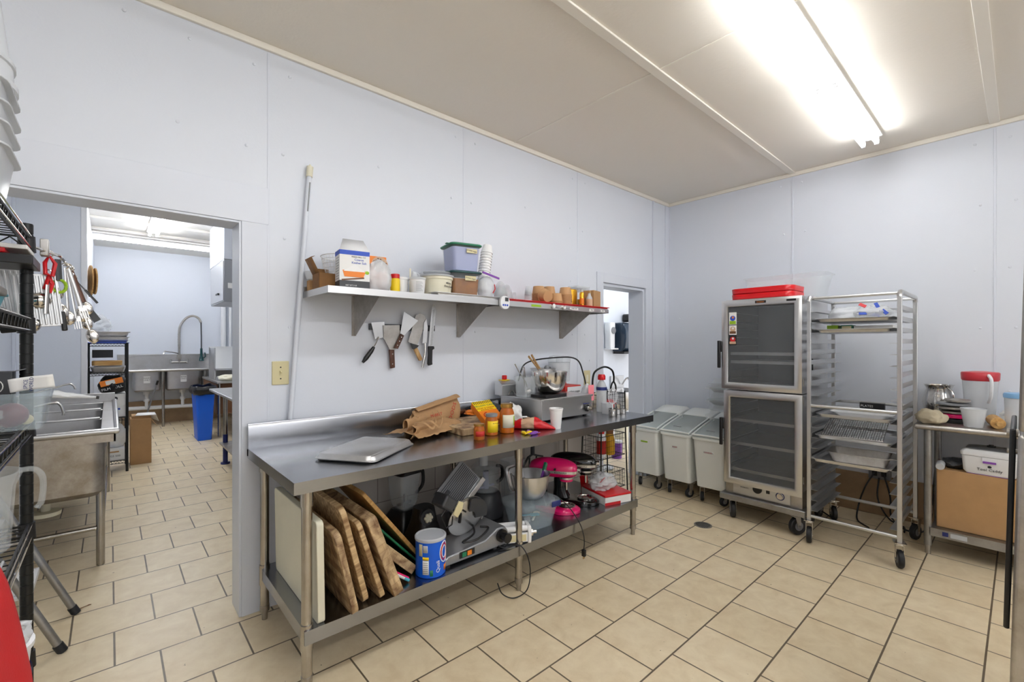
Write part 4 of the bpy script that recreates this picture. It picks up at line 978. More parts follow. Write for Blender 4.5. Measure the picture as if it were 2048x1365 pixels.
mb = MB(); mb.lathe([(0.030,0.261),(0.032,0.265),(0.032,0.29),(0.026,0.305)], 20); build('cap', mb, M['red'], t)

# ================================================================== ON THE LOWER SHELF
LZ = 0.2745
def lean_board(name, label, xb, xt, zt, y0, y1, th, mat, group=None, rr=0.02):
    """a board standing on its long edge, top leaning towards -x"""
    L = math.hypot(zt-LZ, xb-xt); a = math.atan2(xb-xt, zt-LZ)
    W = y1-y0; mb = MB()
    o = rrect(W, L, rr, 4)
    mb.rings([[(0, y, z) for y, z in o], [(th, y, z) for y, z in o]])
    c = (xb - math.sin(a)*L/2, (y0+y1)/2, LZ+math.cos(a)*L/2 + 0.0)
    return single(name, mb, M[mat], label, 'cutting board', c, (0, -a, 0), group, bevel=0.003, seg=2)
lean_board('poly_cutting_board', 'off-white plastic cutting board standing upright at the left end of the lower shelf', 0.652, 0.645, 0.705, 1.955, 2.60, 0.030, 'whiteboard')
lean_board('wooden_cutting_board', 'wooden board leaning right beside the white plastic one, corner hanging over the edge', 0.785, 0.700, 0.655, 1.905, 2.56, 0.028, 'wood2', rr=0.04)
lean_board('wooden_cutting_board', 'taller pale wooden board second in the leaning row', 0.860, 0.745, 0.735, 1.965, 2.60, 0.026, 'wood', rr=0.045)
lean_board('wooden_cutting_board', 'thin dark wooden board third in the leaning row', 0.935, 0.815, 0.655, 1.955, 2.55, 0.024, 'wood', rr=0.03)
lean_board('wooden_cutting_board', 'thickest butcher block board with cracked pale end grain', 0.990, 0.850, 0.665, 1.925, 2.52, 0.048, 'wood2', rr=0.02)
lean_board('wooden_cutting_board', 'low wide butcher block leaning flat behind the thickest board', 1.155, 0.985, 0.44, 2.06, 2.55, 0.045, 'wood2')
lean_board('green_cutting_board', 'thin green plastic cutting board between two wooden ones', 1.238, 0.975, 0.56, 2.135, 2.58, 0.010, 'green')
lean_board('bamboo_cutting_board', 'honey coloured bamboo board, rightmost and flattest in the leaning row', 1.262, 0.915, 0.72, 2.14, 2.60, 0.02, 'wood3')
mb = MB(); mb.cyl((1.085,2.02,0.300),(0.94,2.05,0.405),0.007,n=10); t = single('white_rod', mb, M['white'], 'thin white rod with turquoise ends lying in front of the low block', 'rod')
mb = MB(); mb.cyl((1.107,2.02,0.292),(0.975,2.045,0.388),0.0065,n=10); single('pink_rod', mb, M['pink'], 'thin pink rod beside the white one', 'rod')
mb = MB(); mb.cyl((1.1075,2.0152,0.2838),(1.0855,2.0198,0.2997),0.0078,n=10); mb.cyl((0.938,2.0503,0.4065),(0.96,2.046,0.3906),0.0078,n=10); build('turquoise_end', mb, M['teal'], t)

# jug blender
t = thing('jug_blender', 'black blender with tall square clear jar at the back of the lower shelf', 'blender', (1.365, 2.545, LZ), (0,0,R(10))); t.scale = (1, 1, 0.83)
mb = MB(); mb.rings([[(x,y,z) for x,y in rrect(a,b,0.03)] for a,b,z in ((0.20,0.22,0),(0.20,0.22,0.04),(0.17,0.18,0.15),(0.13,0.13,0.20))]); build('motor_base', mb, M['black'], t, bevel=0.003)
mb = MB(); mb.rings([[(x,y,z) for x,y in rrect(a,a,0.02)] for a,z in ((0.10,0.20),(0.13,0.26),(0.155,0.46),(0.15,0.46),(0.125,0.26),(0.095,0.21))]); j = build('jar', mb, M['clear'], t)
for k in range(12):
    mb = MB(); mb.box(0.03,0.05+0.008*(k%2),-0.0745-0.0011*k/2*0,-0.074,0.27+k*0.014,0.2715+k*0.014); mb2 = build('mark', mb, M['textb'], j)
mb = MB(); mb.rings([[(x,y,z) for x,y in rrect(a,a,0.02)] for a,z in ((0.165,0.462),(0.168,0.475),(0.15,0.49),(0.07,0.50))]); build('lid', mb, M['black'], t, bevel=0.002)
mb = MB(); mb.tube(spline([(0.07,-0.02,0.47),(0.12,-0.02,0.465),(0.135,-0.02,0.42),(0.13,-0.02,0.34),(0.08,-0.02,0.29)],6), 0.011, 10); build('handle', mb, M['black'], t)
mb = MB(); mb.cyl((0,0,0.205),(0,0,0.30),0.006,n=8); mb.box(-0.05,0.05,-0.008,0.008,0.225,0.24); build('blade_unit', mb, M['black'], t)
# black hand grinder/motor with pale knob
t = thing('motor_unit', 'black motor unit with pale flower-shaped knob behind the blue tub', 'appliance', (1.375, 2.325, LZ))
mb = MB(); mb.rings([[(x,y,z) for x,y in rrect(a,b,0.04)] for a,b,z in ((0.18,0.20,0),(0.18,0.20,0.06),(0.13,0.14,0.15),(0.11,0.11,0.23))]); build('body', mb, M['black'], t)
mb = MB(); mb.cyl((-0.02,-0.055,0.19),(-0.02,-0.075,0.19),0.045,n=24); k_ = build('ring', mb, M['dark'], t)
mb = MB()
for q in range(6): mb.sphere((-0.02+0.018*math.cos(q*1.047), -0.085, 0.19+0.018*math.sin(q*1.047)), 0.011, 8, 6)
mb.cyl((-0.02,-0.075,0.19),(-0.02,-0.092,0.19),0.014,n=10); build('knob', mb, M['cream'], k_)
mb = MB(); mb.tube(spline([(-0.09,-0.09,0.12),(-0.11,-0.11,0.10),(-0.07,-0.12,0.05),(-0.03,-0.12,0.012),(0.03,-0.12,0.012)],6),0.010,8); build('cord', mb, M['dark'], t)
# big blue shortening tub
t = thing('blue_tub', 'large round blue shortening tub with clear lid on the lower shelf front', 'tub', (1.243, 2.035, LZ))
r = 0.0765
mb = MB(); mb.lathe([(r-0.003,0),(r,0.003),(r,0.178)], 40); build('body', mb, M['blue'], t)
mb = MB(); mb.lathe([(r+0.003,0.179),(r+0.004,0.182),(r+0.004,0.192),(r,0.196),(r-0.006,0.196),(r-0.008,0.191),(0,0.191)], 40); build('lid', mb, M['clearw'], t)
def patch(a0, a1, z0, z1, m, rr, name='label_patch', n=10):
    mb = MB(); mb.rings([[((rr)*math.cos(R(a0+(a1-a0)*k/n)), (rr)*math.sin(R(a0+(a1-a0)*k/n)), z) for k in range(n+1)] for z in (z0, z1)], False, False, False)
    return build(name, mb, M[m], t, solid=0.0005)
patch(-152,-128,0.02,0.09,'paper',r+0.0008); patch(-152,-128,0.092,0.108,'yellow',r+0.0008); patch(-150,-132,0.13,0.165,'paper',r+0.0008); patch(-124,-112,0.012,0.042,'green',r+0.0008)
patch(-168,-153,0.11,0.17,'ivory',r+0.0008)
for k in range(6): patch(-150,-131,0.028+k*0.01,0.030+k*0.01,'grey',r+0.0014)
for k in range(5): patch(-148+k*3.2,-147+k*3.2,0.132,0.163,'textb',r+0.0014,'bar')
text('Quali', t, (-0.003,-r-0.0012,0.055), (0,0,1), (-1,0,0), 0.028, M['paper'])
mb = MB()
for q in range(3):
    mb2 = MB(); mb2.tube([((r+0.001)*math.cos(R(-60+ (24-q*5)*math.cos(p*0.3))), (r+0.001)*math.sin(R(-60+(24-q*5)*math.cos(p*0.3))), 0.118+(0.052-0.011*q)*math.sin(p*0.3)) for p in range(21)], 0.0026, 6, True); build('logo_ring', mb2, M['paper' if q != 1 else 'red'], t)
patch(-62,-40,0.02,0.05,'orange',r+0.0008)

# electric food slicer
t = thing('food_slicer', 'silver electric food slicer with black knob and grooved tray', 'slicer', (1.50, 2.10, LZ))
mb = MB(); 
sec = [(-0.20,0.012),(0.245,0.012),(0.25,0.085),(0.225,0.115),(0.165,0.12),(0.08,0.075),(-0.17,0.06),(-0.2,0.045)]
mb.rings([[(x,y,z) for x,z in sec] for y in (-0.10,0.12)]); build('body', mb, M['greyf'], t, bevel=0.008, seg=3)
mb = MB(); mb.box(-0.10,0.0,-0.1035,-0.101,0.028,0.062); sw = build('switch', mb, M['black'], t, bevel=0.001)
for x0, m in ((-0.085,'green'),(-0.05,'orange')):
    mb = MB(); mb.box(x0,x0+0.028,-0.106,-0.1036,0.033,0.057); build('button', mb, M[m], sw)
mb = MB(); mb.cyl((0.19,-0.101,0.075),(0.19,-0.118,0.075),0.036,n=28); dl = build('dial', mb, M['black'], t)
mb = MB(); mb.cyl((0.19,-0.119,0.075),(0.19,-0.165,0.075),0.022,0.028,n=24); build('knob', mb, M['black'], dl)
for x, y in ((-0.17,-0.08),(0.22,-0.08),(-0.17,0.1),(0.22,0.1)):
    mb = MB(); mb.cyl((x,y,0),(x,y,0.0115),0.02,n=14); build('foot', mb, M['rubber'], t)
# blade disc and its guard
Mx = Matrix.Translation((0.03,0.02,0.185)) @ Euler((R(18),0,0)).to_matrix().to_4x4() @ Matrix.Rotation(R(90),4,'X')
mb = MB(); mb.lathe([(0.0,-0.004),(0.10,-0.004),(0.118,0.0),(0.10,0.006),(0.0,0.008)], 48, M=Mx); build('blade', mb, M['steel'], t)
mb = MB(); mb.tube([Mx @ Vector((0.128*math.cos(R(a)),0.128*math.sin(R(a)),0.0)) for a in range(-20,150,8)], 0.006, 8); build('blade_guard', mb, M['steel'], t)
mb = MB(); mb.rings([[Mx @ Vector((q*math.cos(R(a)), q*math.sin(R(a)), 0.012)) for q in (0.05,0.135)]+[Mx @ Vector((q*math.cos(R(a)), q*math.sin(R(a)), 0.022)) for q in (0.135,0.05)] for a in range(-5,100,7)]); build('blade_cover', mb, M['dark'], t)
# grooved sliding tray
def plate(c, s, rot): 
    m_ = MB(); m_.cbox(c, s, rot); return m_
rotp = (R(-12), R(-42), R(0))
mb = plate((0.095,0.20,0.30),(0.27,0.012,0.17),rotp)
Mr = Matrix.Translation((0.095,0.20,0.30)) @ Euler(rotp).to_matrix().to_4x4()
mb.mi = 1
for k in range(13): mb.box(-0.13,0.13,-0.0075,-0.006,-0.076+k*0.012,-0.071+k*0.012, Mr)
mb.box(-0.13,-0.05,-0.011,-0.0095,0.02,0.045,Mr)
tr = build('carriage', mb, [M['greyf'], M['dark']], t)
mb = MB(); mb.box(-0.135,0.15,-0.03,0.0,-0.112,-0.082, Mr); build('carriage_edge', mb, M['steel'], tr, bevel=0.003)
mb = MB(); mb.box(-0.135,0.14,-0.02,-0.006,0.086,0.10, Mr); build('carriage_rim', mb, M['greyf'], tr, bevel=0.002)
# pusher head
Mp = Matrix.Translation((-0.13,-0.02,0.32)) @ Euler((0,R(35),R(8))).to_matrix().to_4x4()
mb = MB(); mb.box(-0.06,0.03,-0.05,0.05,-0.04,0.03,Mp); ph = build('pusher', mb, M['dark'], t, bevel=0.010)
mb = MB(); mb.rings([[Mp @ Vector((x,y,z)) for x,z in ((0.035,-0.045),(0.075,-0.05),(0.085,0.0),(0.07,0.035),(0.035,0.03))] for y in (-0.055,-0.045)]); build('bracket', mb, M['ivory'], ph, bevel=0.003)
mb = MB(); mb.tube([Mp @ Vector(p) for p in ((0.05,0,-0.02),(0.13,-0.01,-0.02),(0.16,0.0,-0.06))], 0.009, 8); mb.tube([Mp @ Vector(p) for p in ((0.05,-0.04,0.0),(0.13,-0.04,0.0))], 0.005, 8); build('arm', mb, M['black'], ph)
mb = MB(); mb.tube([Mp @ Vector(p) for p in ((-0.01,-0.03,-0.04),(-0.02,-0.03,-0.08),(0.05,-0.03,-0.12),(0.09,-0.02,-0.09),(0.08,-0.01,-0.05))], 0.004, 6); build('wire', mb, M['black'], ph)
mb = MB(); mb.tube(spline([(0.12,0.10,0.125),(0.05,-0.03,0.105),(-0.05,-0.06,0.09),(0.03,-0.09,0.095),(0.13,-0.06,0.12),(0.10,-0.02,0.125)],8), 0.006, 8); build('cord', mb, M['black'], t)

# food processor under the table
t = thing('food_chopper', 'dark food processor with clear bowl and feed tube at the back of the lower shelf', 'food processor', (1.95, 2.47, LZ))
mb = MB(); mb.lathe([(0.12,0),(0.125,0.01),(0.12,0.08),(0.10,0.15),(0.085,0.165)], 36); build('motor_base', mb, M['dark'], t)
mb = MB(); mb.lathe([(0.084,0.166),(0.095,0.175),(0.10,0.31),(0.097,0.31),(0.09,0.175)], 36, cap1=False); build('work_bowl', mb, M['clear'], t)
mb = MB(); mb.lathe([(0.102,0.312),(0.102,0.33),(0.08,0.35),(0.0,0.352)], 36); build('lid', mb, M['clear'], t)
mb = MB(); mb.lathe([(0.03,0.352),(0.031,0.45),(0.033,0.455)], 20, c=(-0.035,-0.02,0)); build('feed_tube', mb, M['clearw'], t)
mb = MB(); mb.lathe([(0.022,0.18),(0.02,0.30)], 12); mb.box(-0.07,0.07,-0.01,0.01,0.19,0.2); build('blade_unit', mb, M['lilac'], t)
mb = MB(); mb.tube(spline([(0.10,0.0,0.32),(0.145,0,0.30),(0.15,0,0.23),(0.10,0,0.2)],6), 0.012, 8); build('handle', mb, M['black'], t)

# pasta roller
t = thing('pasta_roller', 'white enamelled pasta roller attachment at the shelf front', 'pasta roller', (1.79, 2.03, LZ), (0,0,R(-28)))
for x in (-0.115, 0.095):
    mb = MB(); mb.rings([[(q,y,z) for y,z in ((-0.05,0.0),(0.05,0.0),(0.058,0.06),(0.045,0.1),(-0.045,0.1),(-0.058,0.06))] for q in (x,x+0.022)]); build('end_plate', mb, M['whitem'], t, bevel=0.005)
for y, z in ((-0.032,0.085),(0.032,0.085),(0.0,0.06)):
    mb = MB(); mb.cyl((-0.092,y,z),(0.094,y,z),0.017,n=20); build('roller', mb, M['whitem'], t)
mb = MB(); mb.box(-0.092,0.094,-0.05,-0.046,0.01,0.065); fp_ = build('front_panel', mb, M['whitem'], t, bevel=0.001)
mb = MB(); mb.box(-0.085,0.085,-0.0515,-0.0505,0.016,0.055); build('patterned_label', mb, M['ivory'], fp_)
mb = MB(); mb.cyl((0.118,0.0,0.045),(0.135,0.0,0.045),0.026,n=24); mb.cyl((0.135,0,0.045),(0.16,0,0.045),0.012,n=16); build('dial', mb, M['chrome'], t)
mb = MB(); mb.tube(spline([(1.70,2.09,LZ+0.05),(1.66,2.03,LZ+0.03),(1.70,1.97,LZ+0.006),(1.78,1.945,LZ+0.01),(1.815,1.91,LZ-0.05),(1.83,1.90,0.12),(1.80,1.90,0.03),(1.72,1.92,0.008),(1.66,1.95,0.04),(1.64,1.97,0.10)],10), 0.0035, 6)
single('appliance_cable', mb, M['black'], 'thin black cable looping over the shelf edge by the middle leg', 'cable')
mb = MB(); mb.tube(spline([(2.22,2.02,LZ+0.16),(2.26,1.97,LZ+0.10),(2.30,1.925,LZ+0.01),(2.315,1.905,LZ-0.06),(2.32,1.90,0.16),(2.315,1.90,0.115)],10), 0.0035, 6)
t = single('appliance_cable', mb, M['black'], 'black cable hanging from the storage box with its plug above the floor', 'cable')
mb = MB(); mb.cbox((2.315,1.90,0.09),(0.022,0.026,0.045)); pg = build('plug', mb, M['black'], t, bevel=0.005)
mb = MB()
for s in (-1,1): mb.cbox((2.315+s*0.006,1.90,0.06),(0.0015,0.006,0.018))
build('prong', mb, M['brass'], pg)

# clear lidded bin with spatulas, steel bowl on top
t = thing('storage_box', 'clear storage box with navy clip full of tools on the lower shelf', 'box', (2.06, 2.135, LZ), (0,0,R(-4)))
mb = MB(); mb.tub(0.31,0.24,0.145,0.05,0.78,0.003,0.008,0.006); build('box_body', mb, M['clearblue'], t)
mb = MB(); mb.rings([[(x,y,z) for x,y in rrect(a,b,0.05)] for a,b,z in ((0.33,0.26,0.146),(0.335,0.265,0.165),(0.32,0.25,0.176))]); build('lid', mb, M['clearblue'], t, bevel=0.003)
mb = MB(); mb.cbox((0.10,-0.137,0.152),(0.075,0.008,0.035)); build('clip', mb, M['navy'], t, bevel=0.003)
for i, (x, a, m, lab) in enumerate(((-0.04, 50, 'white', 'white spatula lying in the clear storage box, left one'),(0.05, 35, 'cream', 'cream scraper lying in the clear storage box, right one'),(0.0,-30,'teal','turquoise scraper in the clear storage box'))):
    u = thing('spatula', lab, 'spatula', (2.06+x, 2.12+0.03*i, LZ+0.02+0.012*i), (0,0,R(a)))
    mb = MB(); mb.box(-0.07,0.03,-0.006,0.006,0,0.008); build('handle', mb, M[m], u, bevel=0.002)
    mb = MB(); mb.rings([[(x_,y_,z_) for x_,y_ in rrect(0.06,0.04,0.01)] for z_ in (0.001,0.006)], M=Matrix.Translation((0.06,0,0))); build('scraper_head', mb, M[m], u)
t = thing('steel_mixer_bowl', 'deep steel mixer bowl tilted on top of the clear storage box', 'bowl', (2.06, 2.14, LZ+0.178))
n = 12; r_, h_ = 0.125, 0.155
outp = [(0.06+(r_-0.06)*math.sin(PI/2*i/n), h_*(1-math.cos(PI/2*i/n))**0.9) for i in range(n+1)]
mb = MB(); mb.lathe([(0.058,0)]+outp[1:]+[(r_+0.006,h_),(r_+0.006,h_+0.003),(r_-0.003,h_+0.003)]+[(q-0.003,z+0.003) for q,z in reversed(outp[1:-1])]+[(0,0.003)], 40); build('bowl_body', mb, M['steel'], t)
t = thing('steam_pan_cover', 'small steel pan cover with ring standing in the mixer bowl', 'lid', (2.02, 2.20, LZ+0.185), (R(74), 0, R(10)))
mb = MB(); mb.rings([[(x,y,z) for x,y in rrect(a,b,0.03)] for a,b,z in ((0.175,0.16,0),(0.175,0.16,0.004),(0.15,0.135,0.004),(0.14,0.125,0.014),(0.13,0.115,0.014))], M=Matrix.Translation((0,0.12,0))); build('plate', mb, M['steel'], t, bevel=0.001)
mb = MB(); mb.tube([(0.022*math.cos(2*PI*k/20),0.12+0.022*math.sin(2*PI*k/20),0.018) for k in range(20)],0.005,8,True); build('ring', mb, M['steeld'], t)
t = thing('hand_scraper', 'green and purple handled tool resting in the mixer bowl', 'utensil', (2.13, 2.12, LZ+0.245), (0,R(38),R(20)))
mb = MB(); mb.box(-0.012,0.012,-0.008,0.008,0.0,0.10); build('purple_grip', mb, M['purple'], t, bevel=0.004)
mb = MB(); mb.box(-0.014,0.014,-0.01,0.01,0.1005,0.16); build('green_grip', mb, M['green'], t, bevel=0.004)
# translucent measure behind
mb = MB(); mb.tub(0.16,0.12,0.33,0.02,0.95,0.002,0.006,0.004); t = single('measuring_box', mb, M['clear'], 'tall clear measuring container with red marks behind the middle leg', 'container', (2.23, 2.50, LZ))
for k in range(4):
    mb = MB(); mb.box(-0.06,-0.03,-0.0625,-0.0615,0.12+k*0.05,0.123+k*0.05); build('red_mark', mb, M['textred'], t)
# flat mixer beater standing behind
t = thing('dough_paddle', 'large dark metal mixer paddle standing behind the pink mixer', 'beater', (2.53, 2.60, LZ)); t.scale = (0.85, 0.85, 0.74)
mb = MB(); mb.tube([(0,0,0.40),(0,0,0.52)],0.02,12); mb.tube([(0,0,0.50),(0,0,0.53)],0.026,12); build('shaft', mb, M['dark'], t)
mb = MB(); mb.tube([(-0.12,0,0.0),(-0.13,0,0.28),(-0.06,0,0.38),(0,0,0.405),(0.06,0,0.38),(0.13,0,0.36),(0.14,0,0.26),(0.12,0,0.0)],0.011,8)
for x in (-0.04,0.05): mb.tube([(x,0,0.39),(x-0.01,0,0.03)],0.008,8)
mb.tube([(-0.12,0,0.011),(0.12,0,0.011)],0.011,8); build('paddle_frame', mb, M['dark'], t)

# stand mixers
def stand_mixer(label, loc, rz, m, m2, brand):
    t = thing('stand_mixer', label, 'mixer', loc, (0,0,rz))
    # +x is the front of the mixer
    mb = MB()
    o = []
    for k in range(32):
        a = 2*PI*k/32; o.append((0.165*math.cos(a)+0.02, 0.108*math.sin(a)*(1.0 if math.cos(a) > 0 else 0.85)))
    mb.rings([[(x,y,0) for x,y in o], [(x*1.0,y,0.022) for x,y in o], [(0.02+(x-0.02)*0.88,y*0.88,0.034) for x,y in o]]); bs = build('base', mb, M[m], t, bevel=0.003)
    mb = MB(); mb.lathe([(0.062,0.0345),(0.064,0.042),(0.054,0.044),(0.05,0.037),(0.0,0.037)], 30, c=(0.085,0,0)); build('bowl_plate', mb, M['chrome'], bs)
    mb = MB(); mb.rings([[(x,y,z) for x,y in [(p[0]*1.0-0.105+sx_, p[1]) for p in rrect(a,b,0.03)]] for a,b,z,sx_ in ((0.12,0.12,0.0345,0.01),(0.09,0.10,0.10,0.0),(0.085,0.09,0.18,-0.005),(0.11,0.10,0.235,0.0))]); build('column', mb, M[m2], t, bevel=0.004)
    rg = []
    for i in range(21):
        u = i/20; x = -0.19+0.36*u
        r = 0.072*(1-(abs(u-0.5)*2)**3.4*0.75)**0.7 if 0 < u < 1 else 0.012
        cz = 0.292+0.006*math.sin(u*PI)
        rg.append([(x, r*0.92*math.cos(2*PI*k/28), cz+(r*(0.9 if math.sin(2*PI*k/28) < 0 else 1.0))*math.sin(2*PI*k/28)) for k in range(28)])
    mb = MB(); mb.rings(rg); hd = build('head', mb, M[m], t)
    mb = MB(); 
    for i in range(1, 20, 1): pass
    band = []
    for i in range(3, 21):
        u = i/20; x = -0.19+0.36*u; r = 0.072*(1-(abs(u-0.5)*2)**3.4*0.75)**0.7 if u < 1 else 0.018; band.append((x, r*0.93+0.0012))
    pts = [(x,-y,0.284) for x,y in band]+[(x,y,0.284) for x,y in reversed(band)]
    mb.rings([[(p[0]+(0.001 if p[0] > 0.1 else 0),p[1],z) for p in pts] for z in (0.274,0.292)]); bn = build('trim_band', mb, M['steel'], hd)
    mb = MB(); mb.cyl((0.085,0,0.245),(0.085,0,0.215),0.05,0.046,n=30); build('planetary', mb, M[m], hd, bevel=0.002)
    mb = MB(); mb.cyl((0.085,0,0.2455),(0.085,0,0.233),0.0515,n=30); build('ring', mb, M['steel'], hd)
    mb = MB(); mb.cyl((0.085,0,0.2145),(0.085,0,0.15),0.007,n=10); build('shaft', mb, M['chrome'], hd)
    mb = MB(); mb.cyl((0.166,0,0.300),(0.186,0,0.300),0.02,n=20); kn = build('hub_cap', mb, M['chrome'], hd)
    mb = MB(); mb.cyl((0.02,-0.066,0.305),(0.02,-0.078,0.305),0.008,n=12); build('speed_knob', mb, M['black'], hd)
    text(brand, bn, (0.06,-0.0705,0.283), (1,0.12,0), (0,0,1), 0.019, M['textb'])
    return t
stand_mixer('shiny hot pink stand mixer in front of the black one', (2.375, 2.215, LZ), R(-62), 'pink', 'blackgloss', 'KitchenAid')
stand_mixer('glossy black stand mixer beside the pink one', (2.605, 2.23, LZ), R(-58), 'blackgloss', 'blackgloss', 'KitchenAid')
# red/white box with produce bag
t = thing('food_carton', 'low red and white printed carton at the right end of the lower shelf', 'box', (2.852, 2.125, LZ), (0,0,R(-16)))
mb = MB(); mb.box(-0.12,0.12,-0.15,0.15,0,0.058); build('box_body', mb, M['paper'], t, bevel=0.004)
mb = MB(); mb.box(-0.122,0.122,-0.152,0.152,0.0585,0.074); build('lid', mb, M['red'], t, bevel=0.004)
mb = MB(); mb.box(-0.121,0.02,-0.1512,-0.1502,0.0,0.02); build('red_print', mb, M['red'], t)
mb = crumple((0,0,0),(0.20,0.17,0.13), 12, 0.3, freq=1.8); t = single('produce_bag', mb, M['film'], 'clear bag with red print lying on the red and white carton', 'bag', (2.82, 2.14, LZ+0.075))
mb = MB(); mb.cbox((-0.05,-0.05,0.085),(0.08,0.003,0.05),(0.7,0.2,0.5)); build('red_print', mb, M['red'], t)
mb = MB(); mb.cbox((0.02,-0.07,0.10),(0.07,0.003,0.045),(0.9,0,0.2)); build('white_tag', mb, M['paper'], t)
mb = MB(); mb.cbox((0.03,-0.0,0.06),(0.05,0.05,0.12)); single('red_packet', mb, M['red'], 'tall red packet behind the clear produce bag', 'packet', (2.84, 2.33, LZ), (R(-8),0,0.3), bevel=0.006)

# black wire basket stand behind the table end
t = thing('basket_stand', 'black three-tier wire basket stand in front of the narrow doorway', 'stand', (3.42, 2.565, 0))
bx, by = 0.185, 0.105
for sx in (-1,1):
    for sy in (-1,1):
        mb = MB(); mb.tube([(sx*(bx+0.02), sy*(by+0.01), 0.003), (sx*bx, sy*by, 0.62), (sx*bx*0.96, sy*by*0.96, 1.02)], 0.0065, 8); build('leg', mb, M['blackm'], t)
for z0, z1, nm in ((0.14,0.29,'lower'),(0.43,0.63,'middle'),(0.84,1.00,'top')):
    mb = MB(); q = 0.006
    for z in (z0, z1):
        mb.tube([(-bx+q,-by+q,z),(bx-q,-by+q,z),(bx-q,by-q,z),(-bx+q,by-q,z)], 0.004, 6, True)
    for z in [z0+(z1-z0)*k/4 for k in (1,2,3)]:
        mb.tube([(-bx+q,-by+q,z),(bx-q,-by+q,z),(bx-q,by-q,z),(-bx+q,by-q,z)], 0.0014, 4, True)
    for k in range(13):
        x = -bx+q+(2*bx-2*q)*k/12
        mb.tube([(x,-by+q,z1),(x,-by+q,z0),(x,by-q,z0),(x,by-q,z1)], 0.0014, 4)
    for k in range(1,7):
        y = -by+q+(2*by-2*q)*k/7
        mb.tube([(-bx+q,y,z1),(-bx+q,y,z0),(bx-q,y,z0),(bx-q,y,z1)], 0.0014, 4)
    build('basket', mb, M['blackm'], t)
mb = MB(); mb.tube(spline([(-0.17,0,1.0),(-0.17,0,1.14),(-0.13,0,1.21),(0,0,1.245),(0.11,0,1.215),(0.145,0,1.16),(0.145,0,1.10)],6), 0.009, 8)
mb.tube(spline([(0.10,0,1.0),(0.105,0,1.06),(0.14,0,1.10),(0.175,0,1.06),(0.178,0,1.0)],6), 0.008, 8); build('carry_handle', mb, M['blackm'], t)
t = thing('mustard_bottle', 'squeeze bottle of brown mustard with dark cap in the middle wire basket', 'bottle', (3.475, 2.545, 0.434))
mb = MB(); mb.lathe([(0.044,0),(0.048,0.01),(0.046,0.13),(0.034,0.19)], 24); build('bottle_body', mb, M['mustard'], t)
mb = MB(); mb.lathe([(0.033,0.191),(0.034,0.225),(0.028,0.232)], 20); build('cap', mb, M['brown'], t)
t = thing('sauce_bottle', 'red-capped bottle with patterned label left in the middle wire basket', 'bottle', (3.33, 2.53, 0.434))
mb = MB(); mb.lathe([(0.04,0),(0.042,0.01),(0.042,0.17),(0.025,0.21)], 24); build('bottle_body', mb, M['foam'], t)
mb = MB(); mb.lathe([(0.026,0.211),(0.027,0.245),(0.02,0.25)], 20); build('cap', mb, M['red'], t)
mb = MB(); mb.lathe([(0.0425,0.03),(0.043,0.04),(0.043,0.14),(0.0425,0.15)], 24, cap0=False, cap1=False); build('label', mb, M['textred'], t)
mb = crumple((0,0,0),(0.13,0.13,0.19), 41, 0.15, freq=2.5); t = single('garlic_net', mb, M['cream'], 'pale net of garlic heads in the top wire basket', 'net bag', (3.33, 2.56, 0.845))
mb = crumple((0,0,0),(0.10,0.10,0.10), 44, 0.25); single('tomato_packet', mb, M['red'], 'red packet at the right end of the top wire basket', 'packet', (3.50, 2.56, 0.845))
# floor drain
t = thing('floor_drain', 'round dark metal floor drain set in the tiles', 'drain', (3.564, 1.702, 0))
mb = MB(); mb.lathe([(0.068,0.0),(0.068,0.002),(0.055,0.003),(0.055,0.0)], 32, cap0=False, cap1=False); build('rim', mb, M['steeld'], t)
mb = MB(); mb.lathe([(0.0,0.0012),(0.055,0.0012)], 32, cap0=False, cap1=False); build('well', mb, M['dark'], t)
mb = MB()
for k in range(-4,5):
    h = math.sqrt(max(0.052**2-(k*0.012)**2,0)); mb.box(-h,h,k*0.012-0.002,k*0.012+0.002,0.0014,0.003)
build('grate', mb, M['steeld'], t)

# ================================================================== RIGHT WALL SIDE
def caster(name_parent, x, y, zt, r=0.055, w=0.03, ang=0.0, plate=True, fork='steel'):
    """wheel touching the floor at z=0 under (x,y); zt = underside carrying it"""
    ca, sa = math.cos(ang), math.sin(ang)
    Mc = Matrix.Translation((x, y, 0)) @ Matrix.Rotation(ang, 4, 'Z')
    mb = MB()
    for s in (-1, 1):
        mb.add([], [])
        mb.rings([[Mc @ Vector((px, s*(w/2+0.004)+q, pz)) for px, pz in ((-0.012,r-0.012),(0.012,r-0.012),(0.035,zt-0.02),(-0.008,zt-0.02))] for q in (-0.0015,0.0015)])
    mb.box(-0.012,0.038,-w/2-0.006,w/2+0.006,zt-0.021,zt-0.015,Mc)
    mb.box(-0.03,0.045,-0.032,0.032,zt-0.005,zt,Mc)
    p = Mc @ Vector((0.012,0,zt-0.015)); mb.cyl(p, p+Vector((0,0,0.0105)), 0.022, n=16)
    o = build('caster', mb, M['chrome' if fork == 'chrome' else 'steeld'], name_parent)
    mb = MB(); Mw = Mc @ Matrix.Translation((0,0,r)) @ Matrix.Rotation(R(90),4,'X')
    mb.lathe([(r*0.5,-w*0.45),(r*0.9,-w*0.5),(r,-w*0.3),(r,w*0.3),(r*0.9,w*0.5),(r*0.5,w*0.45)], 28, M=Mw)
    wl = build('wheel', mb, M['rubber'], o)
    mb = MB(); mb.lathe([(r*0.5,-w*0.5),(r*0.5,w*0.5)], 20, M=Mw); mb.lathe([(r*0.13,-w*0.72),(r*0.13,w*0.72)], 10, M=Mw); build('hub', mb, M['grey'], o)
    return o
